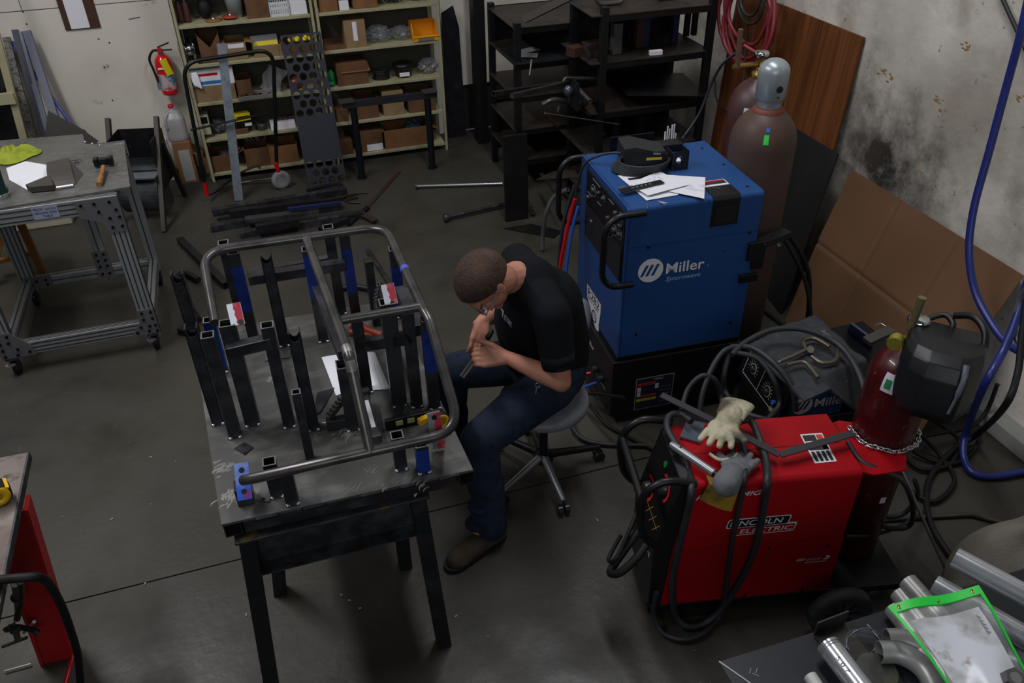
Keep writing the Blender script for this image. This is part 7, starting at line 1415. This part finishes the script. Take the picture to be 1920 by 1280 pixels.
# hair cap
hair = MB(HF); hm2 = mat('brown_hair', '#3f2b1f', .8, nz=[(90, .4, .65, '#2c1d14', 6), (9, .5, .7, '#4c3627', 4)], bump=(180, .5))
def hf(u, v):
    a = u*2*math.pi; ct = math.cos(a); lim = -.25*(1 if ct < -.2 else 0) + (.26 if ct > .35 else 0)
    # latitude limit: low at the nape, high at the forehead
    lo = math.radians(-38+50*(.5+.5*ct)+18*max(0, ct)); el_ = lo+(math.pi/2-lo)*v; n_ = 1+.012*noise.noise(V((math.cos(a)*3, math.sin(a)*3, v*3)))
    return (-.008+.1055*n_*math.cos(el_)*ct, .0825*n_*math.cos(el_)*math.sin(a), .02+.0975*n_*math.sin(el_))
hair.grid(hf, 48, 20, thick=0); ho = O('hair', hair, hm2, pn); s_ = ho.modifiers.new('s', 'SOLIDIFY'); s_.thickness = .006; s_.offset = -1
# face details
for s in (-1, 1):
    q = MB(HF); q.ell((.089, s*.033, -.012), (.009, .015, .008)); O('eye', q, mat('eye_white', '#b8aca4', .3), pn)
    q = MB(HF); q.ell((.097, s*.033, -.013), (.004, .006, .005)); O('iris', q, mat('iris_dark', '#2a211c', .2), pn)
    q = MB(HF); q.cap((.098, s*.018, .013), (.088, s*.05, .014), .0045, .003, 8); O('eyebrow', q, hm2, pn)
q = MB(HF); q.ell((.096, 0, -.062), (.005, .021, .0055)); O('lips', q, mat('lips', '#9a5a50', .5), pn)
q = MB(HF)
for s in (-1, 1):
    q.tube([(.112, s*.008+s*.0, -.012)]+[(.112-.004*abs(math.cos(a)), s*(.034+.024*math.cos(a)), -.014+.016*math.sin(a)) for a in [math.pi*2*k/14 for k in range(14)]], .0018, 6); q.tube([(.108, s*.058, -.008), (.05, s*.082, -.004), (-.008, s*.088, .002)], .0025, 6)
q.tube([(.113, -.01, -.008), (.116, 0, -.006), (.113, .01, -.008)], .0018, 6); O('glasses', q, mat('clear_frame', '#9aa0a6', .2, .3), pn)
# t-shirt
sh = MB(); shirt = mat('black_cotton', '#0b0d12', .9, spec=.2, nz=[(5, .5, .8, '#10131a', 4)])
sh.cap(pel+V((.02, 0, .06)), wai, .155, .16, 20); sh.cap(wai, che, .16, .162, 20); sh.cap(che, up, .158, .115, 20); sh.cap(wai+V((-.09, -.01, -.02)), che+V((-.075, -.015, -.03)), .12, .125, 18)
for a, b_ in ((che, shL), (che, shR), (up, shL), (up, shR), (wai, shL), (wai, shR)): sh.cap(a, b_, .10, .072, 18)
for s, e in ((shL, elL), (shR, elR)): sh.cap(s, s*.42+e*.58, .074, .068, 18)
sh.cap(up, nk+V((.02, .005, -.015)), .09, .070, 18)
so = O('t_shirt', sh, shirt, pn); rem(so, .007, 6, .6)
# sleeve ends open visually: dark hem rings
for s, e in ((shL, elL), (shR, elR)):
    a = s*.40+e*.60; d = (e-s).normalized(); q = MB(); q.tube([a-d*.01, a+d*.045], [.068, .063], 24, caps=False); o = O('sleeve_hem', q, shirt, pn); s2 = o.modifiers.new('s', 'SOLIDIFY'); s2.thickness = .004
# collar ring around the neck
ax2 = (hd-nk).normalized(); G = Matrix.Translation(nk+V((.012, .005, -.012))) @ ax2.to_track_quat('Z', 'Y').to_matrix().to_4x4(); q = MB(); q.tube([G @ V((.073*math.cos(a*.3), .070*math.sin(a*.3), 0)) for a in range(21)], .006, 8, closed=True); O('collar', q, shirt, pn)
# chest print, laid onto the cloth
bpy.context.view_layer.update(); dg_ = bpy.context.evaluated_depsgraph_get(); ev = so.evaluated_get(dg_); iv = so.matrix_world.inverted() if False else WM[pn].inverted()
def cloth(px, py):
    d = ax_(cray((px, py))).normalized(); o_ = iv @ CAM; dl = (iv.to_3x3() @ d).normalized(); r_ = ev.ray_cast(o_, dl); 
    return (WM[pn] @ r_[1])-d*.003 if r_[0] else None
PU = Vector((947, 588)); PE = Vector((959, 612)); PN = Vector((5.5, -6.5))
tris = [cloth(938.5, 576), cloth(945, 583), cloth(942.5, 596)]
if all(p is not None for p in tris): q = MB(); q.add(tris, [[0, 2, 1]]); O('chest_logo', q, mat('logo_pale_green', '#8d9577', .7), pn)
c_ = bpy.data.curves.new('txt', 'FONT'); c_.body = 'ECTORMAL'; c_.offset = .01; t_ = bpy.data.objects.new('txt', c_); COL.objects.link(t_); dg_ = bpy.context.evaluated_depsgraph_get(); dg_.update(); me_ = bpy.data.meshes.new_from_object(t_.evaluated_get(dg_)); bpy.data.objects.remove(t_)
xm = max(v.co.x for v in me_.vertices); ym = max(v.co.y for v in me_.vertices); ev = so.evaluated_get(dg_)
vv = [cloth(*(Vector((944.5, 598))+(Vector((959, 613.5))-Vector((944.5, 598)))*(v.co.x/xm)+Vector((1.5, -9))*(v.co.y/ym))) for v in me_.vertices]
if all(p is not None for p in vv): q = MB(); q.add(vv, [list(p.vertices) for p in me_.polygons]); O('chest_lettering', q, mat('lettering_grey', '#9a9aa6', .7), pn)
# jeans
je = MB(); jm2 = mat('dark_jeans', '#1b2433', .85, spec=.2, nz=[(4, .45, .7, '#232f42', 5), (30, .5, .7, '#161d2a', 4)], bump=(200, .2))
je.cap(pel+V((0, -.03, .02)), pel+V((0, .05, .02)), .155, .155, 20); je.cap(pel, wai+V((0, 0, -.05)), .15, .145, 20)
for h_, k, a, o_ in ((hipL, knL, anL, -1), (hipR, knR, anR, 1)):
    je.cap(h_, h_*.5+k*.5, .108, .095, 20); je.cap(h_*.5+k*.5, k, .095, .078, 20); m_2 = k*.5+a*.5; je.cap(k, m_2, .076, .070, 18); je.cap(m_2+V((.01, 0, 0)), a+V((.012, 0, .0)), .070, .064, 18)
    rr_ = random.Random(5+o_)
    for q_ in range(4): p = k*.5+a*.5+V((rr_.uniform(-.04, .03), rr_.uniform(-.03, .03), -.08-.06*q_)); je.ell(p, (.06, .055, .016), n=16, m=8)
jo = O('jeans', je, jm2, pn); rem(jo, .008, 4, .5)
# work shoes
shm = mat('brown_suede', '#3d3122', .8, nz=[(9, .45, .7, '#2a2118', 6)])
def shoe(a, yaw):
    G = LR((a.x, a.y, 0), yaw); mb = MB(G); mb.cap((.04, 0, .045), (-.06, 0, .045), .045, .044, 16); mb.cap((-.06, 0, .042), (-.17, 0, .034), .045, .040, 16); mb.cap((.02, 0, .06), (.01, 0, .12), .047, .05, 16); mb.ell((-.15, 0, .03), (.06, .048, .03)); o = O('shoe', mb, shm, pn); rem(o, .006, 5, .5)
    mb = MB(G); pts = [(.075*math.cos(t_)+.0, .042*math.sin(t_)) for t_ in [math.pi*q/8-math.pi/2 for q in range(9)]]; pts = [(p[0]+.012, p[1]) for p in pts]+[(-.17+.055*math.cos(t_), .046*math.sin(t_)) for t_ in [math.pi*q/8+math.pi/2 for q in range(9)]]; mb.prism(pts, .001, .022); O('sole', mb, black_r, o)
    q = MB(G)
    for k in range(4): q.cyl((-.03-.022*k, -.018, .088-.004*k), (-.03-.022*k, .018, .088-.004*k), .003, 6)
    O('laces', q, MC['screw_dark'], o)
shoe(anL, 22); shoe(anR, 0)
# key ring on the belt loop
q = MB(); p = Y(1008, 722, 2.33); q.cyl(p, p+V((-.01, -.004, -.035)), .004, 8); q.tube([p+V((.012*math.cos(a), 0, .012*math.sin(a))) for a in [2*math.pi*k/10 for k in range(10)]], .002, 6, closed=True); q.box(p+V((.02, 0, .012)), (.02, .006, .008)); O('key_clip', q, steel_bright, pn)
# steel square held in both hands
HM = wrL+V((-.09, .07, .01)); a = Z(866, 706, .70); b_ = Z(905, 652, .80); d = (b_-a); t = T('combination_square', 'steel combination square held in the hands of the man', 'square', b_)
mb = MB(); mb.bar(a, b_+d*.12, .022, .003, up=(.5, -.5, .8)); O('rule', mb, mat('satin_steel', '#8e8c82', .4, .7), t)
mb = MB(); mb.bar(a+V((0, 0, .002)), b_+d*.1+V((0, 0, .002)), .004, .003, up=(.5, -.5, .8)); O('groove', mb, steel_dark, t)
c0_ = b_; mb = MB(); e1 = Z(925, 642, .81); mb.tube([b_, e1, Z(912, 664, .79), Z(898, 662, .785), b_], .005, 8); O('head', mb, steel_raw, t); mb = MB(); mb.cap(Z(915, 632, .83), Z(921, 622, .85), .012, .010, 12); O('lock_nut', mb, black_p, t)
# pale print on the shirt chest (a plain triangle and lettering)
# ================================================================ FRONT RIGHT BENCH WITH TUBES
BZ0 = .75; t = T('sheet_steel_bench', 'dark sheet steel bench top at the bottom right corner', 'table', (1.5, .8, 0))
c0 = Z(1348, 1240, BZ0); c1 = Z(1662, 1143, BZ0); bm = mat('blue_black_plate', '#24262b', .38, .4, nz=[(3, .5, .7, '#2f3238', 7)])
xe = 2.3; mb = MB(); mb.prism([(c0.x, c0.y), (c0.x+.004, .45), (xe, .45), (xe, c1.y-.02), (c1.x, c1.y)], BZ0-.004, BZ0); O('bench_top', mb, bm, t)
for x, y in ((c0.x+.05, .93), (2.2, .90), (c0.x+.05, .5), (2.2, .5)): mb = MB(); mb.bar((x, y, 0), (x, y, BZ0-.005), .05, .05, up=(0, 1, 0)); O('leg', mb, steel_dark, t)
mb = MB(); mb.bar((c0.x+.05, .93, BZ0-.035), (2.2, .90, BZ0-.035), .05, .05); O('rail', mb, steel_dark, t)
mb = MB(); mb.bar(c0+Vector((.0, 0, .001)), c0+Vector((.06, -.11, .001)), .004, .002); O('bright_edge', mb, steel_bright, t)
q = MB(); 
for k in range(3): p = Z(1405+k*6, 1262, BZ0+.0006); q.bar(p, p+Vector((.012, .012*(-1)**k, 0)), .0015, .0006)
O('chalk_mark', q, mat('chalk', '#8d8f92', .9), t)
# upright angle
a = Z(1532, 1190, BZ0); b_ = Z(1578, 1172, BZ0); mb = MB(); F = frame(a, b_-a, (0, 0, 1)); W_ = (b_-a).length; t = T('angle_bracket', 'dark bent angle plate standing on the bench behind the marked tube', 'bracket', a)
mb = MB(F); mb.lo((-.01, -.0, -.004), (W_+.01, .055, 0)); mb.lo((-.01, 0, 0), (W_+.01, .004, .13)); O('angle', mb, mat('angle_brown', '#3a3835', .45, .4), t)
# tubes: end nearest, far away end
tube_al = mat('aluminium_tube', '#c4c7cb', .25, .75, nz=[(6, .45, .7, '#9a9ea3', 6, (1, 1, 1))]); tube_d = mat('dull_aluminium_tube', '#9d9d9b', .4, .45, nz=[(9, .45, .7, '#747473', 6)])
def pipe(px, label, r, z, m=tube_al, bend=None, name='aluminium_tube', zs=None, hollow=.93, **k):
    P_ = [Z(q[0], q[1], q[2] if len(q) > 2 else z) for q in px]
    pts = cr(P_, 7) if len(P_) > 2 else P_
    mb = MB(); mb.tube(pts, r, 28, inner=hollow); return TM(name, mb, m, label, 'tube', 'loose tubes on the front bench' if k.get('g') else None)
pipe([(1790, 1045, .90), (1990, 1152, .90)], 'straight bright tube lying highest on the right of the pile', .029, .9)
pipe([(1751, 1097, .85), (2010, 1245, .85)], 'straight bright tube just below the highest one', .030, .85)
pipe([(1702, 1090, .835), (1790, 1190, .835), (1850, 1270, .835)], 'dull tube with open end behind the green edged sleeve, right of its pair', .026, .835, tube_d)
pipe([(1686, 1112, .80), (1760, 1210, .80), (1800, 1290, .80)], 'dull tube with open end behind the green edged sleeve, left of its pair', .026, .80, tube_d)
pipe([(1674, 1140, .782), (1730, 1220, .782), (1760, 1300, .782)], 'dull tube whose end just shows under the sleeve top edge', .024, .782, tube_d)
pipe([(1662, 1198, .785), (1700, 1200, .785), (1745, 1225, .785), (1790, 1290, .785)], 'bent dull tube left of the sleeve, farther from the camera', .027, .785, tube_d)
pipe([(1648, 1222, .785), (1690, 1225, .785), (1735, 1255, .785), (1765, 1310, .785)], 'bent dull tube left of the sleeve, nearer to the camera', .028, .785, tube_d)
ax3 = pipe([(1552, 1208, .80), (1660, 1350, .80)], 'short bright tube with black handwriting at the bottom edge', .030, .80)
pipe([(1880, 1178, .80), (1905, 1190, .80), (1935, 1225, .80), (1950, 1280, .80)], 'bent tube at the right picture edge beside the sleeve', .026, .80, tube_d)
pipe([(1885, 1225, .79), (1920, 1240, .79), (1960, 1290, .79)], 'bent tube at the right edge below the first bend', .026, .79, tube_d)
pipe([(1519, 1267, .775), (1560, 1330, .775)], 'thin whitish tube end at the bottom edge', .017, .775, mat('white_tube', '#b6b6b4', .5, .1))
# marks on the handwritten tube
P0, P1 = Z(1552, 1208, .80), Z(1660, 1350, .80); d = (P1-P0).normalized(); nrm = (CAM-P0); nrm = (nrm-d*nrm.dot(d)).normalized(); sd_ = d.cross(nrm)
FQ = Matrix.Translation(P0+nrm*.0306+d*.05) @ Matrix((d, -sd_, nrm)).transposed().to_4x4() if (d.cross(-sd_)).dot(nrm) > 0 else Matrix.Translation(P0+nrm*.0306+d*.05) @ Matrix((d, sd_, nrm)).transposed().to_4x4()
mk = TX('5 0 7', offF(FQ, 0, -.005), .045, .010, black_p, None if False else ax3, name='handwriting')
for k in range(2): q = MB(); p = P0+d*(.008+.007*k); G = Matrix.Translation(p) @ d.to_track_quat('Z', 'Y').to_matrix().to_4x4(); q.tube([G @ Vector((.0305*math.cos(a*.2618), .0305*math.sin(a*.2618), 0)) for a in range(24)], .0016, 6, closed=True); O('rolled_bead', q, tube_al, ax3)
# vinyl sleeve with green edging
SZ_ = .875; cn = [Z(1662, 1146, SZ_-.01), Z(1830, 1108, SZ_+.02), Z(1938, 1290, SZ_+.01), Z(1790, 1310, SZ_+.0)]
t = T('document_sleeve', 'clear vinyl document sleeve with bright green edging', 'document sleeve', cn[0])
def sf(u, v, up=0):
    p = (cn[0]*(1-u)+cn[1]*u)*(1-v)+(cn[3]*(1-u)+cn[2]*u)*v; return Vector((p.x, p.y, p.z+.012*math.sin(math.pi*u)*(.4+v*.6)+.008*math.sin(7*u+4*v)+.010+up))
mb = MB(); mb.grid(lambda u, v: sf(.10+u*.78, .20+v*.8, 0), 24, 18, thick=.0006); pg = O('sheet', mb, mat('smudged_paper', '#c4c8d0', .7, nz=[(9, .55, .68, '#8c8c8c', 8), (16, .62, .7, '#6b5a50', 6)]), t)
mb = MB(); mb.grid(lambda u, v: sf(u, v, .003), 30, 24); o = O('clear_cover', mb, mat('clear_vinyl', '#ffffff', .12, alpha=.16, spec=.8), t)
for (u0, v0, u1, v1, w_) in ((0, .0, 1, 0, .10), (0, 0, 0, 1, .028), (1, 0, 1, 1, .028)):
    mb = MB()
    if v0 == v1: mb.grid(lambda u, v: sf(u, v*.095, .0045), 30, 3, thick=.005)
    elif u0 == 0: mb.grid(lambda u, v: sf(u*.035, v, .0045), 2, 30, thick=.005)
    else: mb.grid(lambda u, v: sf(1-u*.035, v, .0045), 2, 30, thick=-.005)
    O('green_edging', mb, green_p, t)
for u in (.10, .5, .92): q = MB(); p = sf(u, .05, .007); q.lathe([(.0035, 0), (.0035, .002), (.008, .002), (.009, 0)], LR(p), 18, caps=False); O('eyelet', q, mat('copper_eyelet', '#b07a5a', .3, .9), t); q = MB(); q.lathe([(.0038, .0002), (.0038, .0006)], LR(p), 12); O('eyelet_hole', q, black_p, t)
q = MB()
for k in range(16): a = sf(.80-.0012*k, .28+.014*k, .0012); b_ = sf(.80+.01+.012*(k % 3), .285+.014*k, .0012); q.bar(a, b_, .002, .0005)
o = O('printed_text', q, ink, pg); 
# glasses on the bench
t = T('safety_glasses', 'clear safety glasses lying on the dark bench', 'glasses', Z(1612, 1205, BZ0)); gm = mat('clear_plastic', '#9aa3ab', .08, alpha=.35, spec=.9); gfm = mat('glasses_frame', '#5a6068', .2, .2)
for L in ([(1588, 1215, .78), (1590, 1195, .79), (1610, 1180, .80), (1630, 1178, .80), (1646, 1186, .79)], [(1592, 1220, .755), (1587, 1195, .757), (1602, 1180, .757), (1640, 1185, .757), (1648, 1190, .757)]): mb = MB(); mb.tube(cr([Z(*p) for p in L], 6), .0022, 6); O('frame', mb, gfm, t)
for L in ([(1588, 1215, .78), (1600, 1236, .757), (1615, 1232, .755)], [(1646, 1186, .79), (1640, 1215, .757), (1628, 1228, .755)]): mb = MB(); mb.tube(cr([Z(*p) for p in L], 6), .0022, 6); O('temple', mb, gfm, t)
mb = MB(); A_, B_ = Z(1588, 1213, .78), Z(1645, 1187, .79); mb.grid(lambda u, v: A_*(1-u)+B_*u+Vector((-.01*math.sin(math.pi*u), .035*math.sin(math.pi*u), .0))+Vector((0, 0, -.028*v)), 16, 4); O('lens', mb, gm, t)
mb = MB(); mb.cyl(Z(1626, 1170, .80), Z(1654, 1203, .78), .0028, 8); TM('welding_rod', mb, steel_bright, 'thin bright rod leaning by the safety glasses', 'rod')
# tape disc
p = Z(1640, 1266, BZ0); t = T('tape_roll', 'dark round disc with yellow green rim at the bottom edge', 'tape', p); mb = MB(LR((p.x, p.y, BZ0+.001))); mb.lathe([(.052, 0), (.054, .003), (.054, .018), (.05, .02), (.004, .018)], n=36); O('disc', mb, mat('dark_mottled', '#2a2c26', .5, nz=[(14, .5, .7, '#4c4f3c', 5)]), t)
mb = MB(LR((p.x, p.y, BZ0+.001))); mb.lathe([(.0545, .004), (.056, .01), (.0545, .016)], n=36, caps=False); O('rim', mb, mat('rim_green', '#7e7f2c', .5), t)
mb = MB(); c_ = Z(1905, 1270, .93); mb.prism([(.024*math.cos(a), .024*math.sin(a)) for a in [math.pi/3*q for q in range(6)]], -.05, .0, F=Matrix.Translation(c_) @ Matrix.Rotation(.3, 4, 'X')); t = T('hex_nut', 'grey hexagonal socket standing at the bottom right corner', 'socket', c_); O('socket_body', mb, MC['tab_steel'], t); mb = MB(Matrix.Translation(c_) @ Matrix.Rotation(.3, 4, 'X')); mb.lathe([(.013, .0), (.013, .001)], n=16); O('bore', mb, steel_bright, t)
# canvas sack behind
cv = mat('canvas', '#79756a', .95, nz=[(5, .45, .7, '#68645a', 6)], bump=(120, .3)); p = Z(1920, 1080, .45)
mb = MB(); cc = Vector((2.38, 1.30, .0))
def cvf(u, v):
    a = u*2*math.pi; b2 = v*math.pi/2; r_ = 1+.12*noise.noise(Vector((math.cos(a)*1.5, math.sin(a)*1.5, v*2)))+.04*math.sin(a*7+v*3)*(1-v); return (cc.x+.30*r_*math.cos(a)*math.cos(b2)**.7, cc.y+.20*r_*math.sin(a)*math.cos(b2)**.7, .40*math.sin(b2)**.9*(1+.06*math.sin(3*a)))
mb.grid(cvf, 60, 24); TM('canvas_sack', mb, cv, 'grey canvas covered bundle behind the tubes at the right', 'canvas')
# ================================================================ FRONT LEFT BENCH
LZ = .90; xr = Z(52, 848, LZ); yr = Z(0, 1130, LZ)
t = T('red_leg_workbench', 'worn steel bench with red leg at the left picture edge', 'table', (-1.3, 2.0, 0)); lt_ = mat('worn_bench_top', '#6a605a', .42, .45, nz=[(5, .42, .62, '#4b3a34', 9), (2, .5, .7, '#8b8580', 7), (20, .55, .7, '#39322e', 5)])
mb = MB(); mb.prism([(xr.x, xr.y), (xr.x-1.0, xr.y+.03), (xr.x-1.0, 1.2), (yr.x, 1.2), (yr.x, yr.y)], LZ-.012, LZ); O('bench_top', mb, lt_, t)
mb = MB(); mb.bar((xr.x+.002, xr.y, LZ-.012), (yr.x+.002, 1.2, LZ-.012), .006, .028); O('edge_strip', mb, steel_dark, t)
lrm = mat('bench_red', '#b01218', .5, nz=[(5, .5, .75, '#8d0e13', 5)])
B0 = Z(108, 1236, 0); T0 = Z(14, 958, LZ-.04); 
for dx, dy in ((0, 0), (-.8, .0)):
    a = B0+Vector((dx, dy, 0)); b_ = T0+Vector((dx, dy, 0)); mb = MB(); mb.bar(a, b_, .10, .012, up=(0, 1, 0)); mb.bar(a+Vector((.05, .02, 0)), b_+Vector((.05, .02, 0)), .012, .06, up=(0, 1, 0)); mb.bar(a+Vector((-.05, .02, 0)), b_+Vector((-.05, .02, 0)), .012, .06, up=(0, 1, 0)); O('leg', mb, lrm, t)
a = B0+Vector((0, -.75, 0)); b_ = T0+Vector((0, -.75, 0)); mb = MB(); mb.bar(a+Vector((-.2, 0, 0)), b_+Vector((-.2, 0, 0)), .1, .06, up=(0, 1, 0)); O('leg', mb, lrm, t)
# tape measure on it
p = Z(2, 940, LZ); t = T('tape_measure', 'yellow and black tape measure on the left red legged bench', 'tape measure', (p.x, p.y, LZ)); F = LR((p.x, p.y, LZ+.036), 20) @ Matrix.Rotation(math.radians(90), 4, 'X')
mb = MB(F); pts = [(.036*math.cos(a)*1.05, .035*math.sin(a)) for a in [2*math.pi*q/28 for q in range(28)]]; mb.prism(pts, -.022, .022); O('case', mb, black_r, t, bev=.006); mb = MB(F); mb.lathe([(.033, .0222), (.033, .024), (.014, .024), (.014, .0222)], n=28); O('yellow_ring', mb, MC['tape_yellow'], t); mb = MB(F); mb.prism([(-.02, .028), (.03, .012), (.036, .02), (-.01, .04)], -.0235, .0235); O('yellow_band', mb, MC['tape_yellow'], t)
# hose over the bench
wt([Z(-30, 1090, .92), Z(5, 1086, .92), Z(40, 1083, .92), Z(72, 1082, .90), Z(92, 1095, .80), Z(115, 1135, .6), Z(132, 1180, .4), Z(146, 1230, .2), Z(152, 1300, .02)], .0125, black_r, 'air_hose', 'black hose falling over the edge of the left bench', 'hose', n=12)
mb = MB(); mb.lathe([(.017, 0), (.019, .01), (.017, .03)], frame(Z(-8, 1088, .93), (0, 0, 1), (0, 1, 0)) @ Matrix.Rotation(0, 4, 'X'), 16) ; TM('hose_fitting', mb, brass, 'brass fitting of the black hose at the left edge', 'fitting')
wt([Z(131, 1205, .1), Z(138, 1225, .06), Z(130, 1255, .03), Z(118, 1300, .02)], .007, red_p, 'power_cable', 'thin red cable at the foot of the red leg', 'cable')
# hanging clamps under the bench
for k, (L1, L2, l) in enumerate([([(28, 1095, .75), (32, 1120, .65), (35, 1150, .5)], [(38, 1090, .75), (38, 1125, .62), (32, 1160, .5)], 'dark locking pliers hanging under the left bench, upper'), ([(20, 1165, .4), (28, 1180, .35), (34, 1200, .3)], [(12, 1180, .4), (30, 1175, .36), (60, 1180, .3), (72, 1188, .28)], 'dark locking pliers hanging under the left bench, lower')]):
    t = T('locking_pliers', l, 'pliers', Z(*L1[0]))
    for nm, L in (('jaw', L1), ('handle', L2)): mb = MB(); mb.tube(cr([Z(*p) for p in L], 5), .010, 8); O(nm, mb, MC['clamp_rust'] if nm == 'jaw' else steel_black, t)
    mb = MB(); c_ = Z(*L1[1]); mb.ell(c_, (.018, .014, .02)); O('pivot', mb, steel_raw, t)
mb = MB(); mb.cyl(Z(5, 1212, .2), Z(50, 1195, .25), .006, 8); TM('steel_rod', mb, steel_raw, 'thin rod under the left bench by the pliers', 'rod')
mb = MB(); mb.cyl(Z(8, 1258, .012), Z(58, 1244, .012), .004, 8); TM('steel_rod', mb, steel_bright, 'bright thin rod on the floor left of the red leg', 'rod')
for k, (L, m, l) in enumerate([([(5, 1178, .3), (40, 1178, .28), (70, 1186, .26)], orange, 'orange bar under the left bench'), ([(45, 1185, .25), (60, 1170, .3), (64, 1165, .32)], steel_bright, 'bright hooked pin under the left bench')]): wt([Z(*p) for p in L], .006, m, 'hook_bar', l, 'bar')
wt([Z(37, 847, .0), Z(38, 836, .0)], .002, steel_bright, 'wire', 'tiny bright wire on the floor above the left bench corner', 'wire')
# cream debris bits on the floor
for k, (px, py) in enumerate([(283, 857), (210, 973), (272, 1094), (462, 1152), (640, 1115), (655, 1125), (675, 1140), (855, 1155), (1192, 1060), (1120, 975)]):
    p = Z(px, py, .002); mb = MB(); mb.box((p.x, p.y, .0025), (.012, .006, .004), None, 30*k)
    TM('floor_chip', mb, mat('chip_pale', '#8a8a86', .6), 'tiny pale chip lying on the open floor', 'chip', 'pale chips on the floor')
bpy.context.view_layer.update()
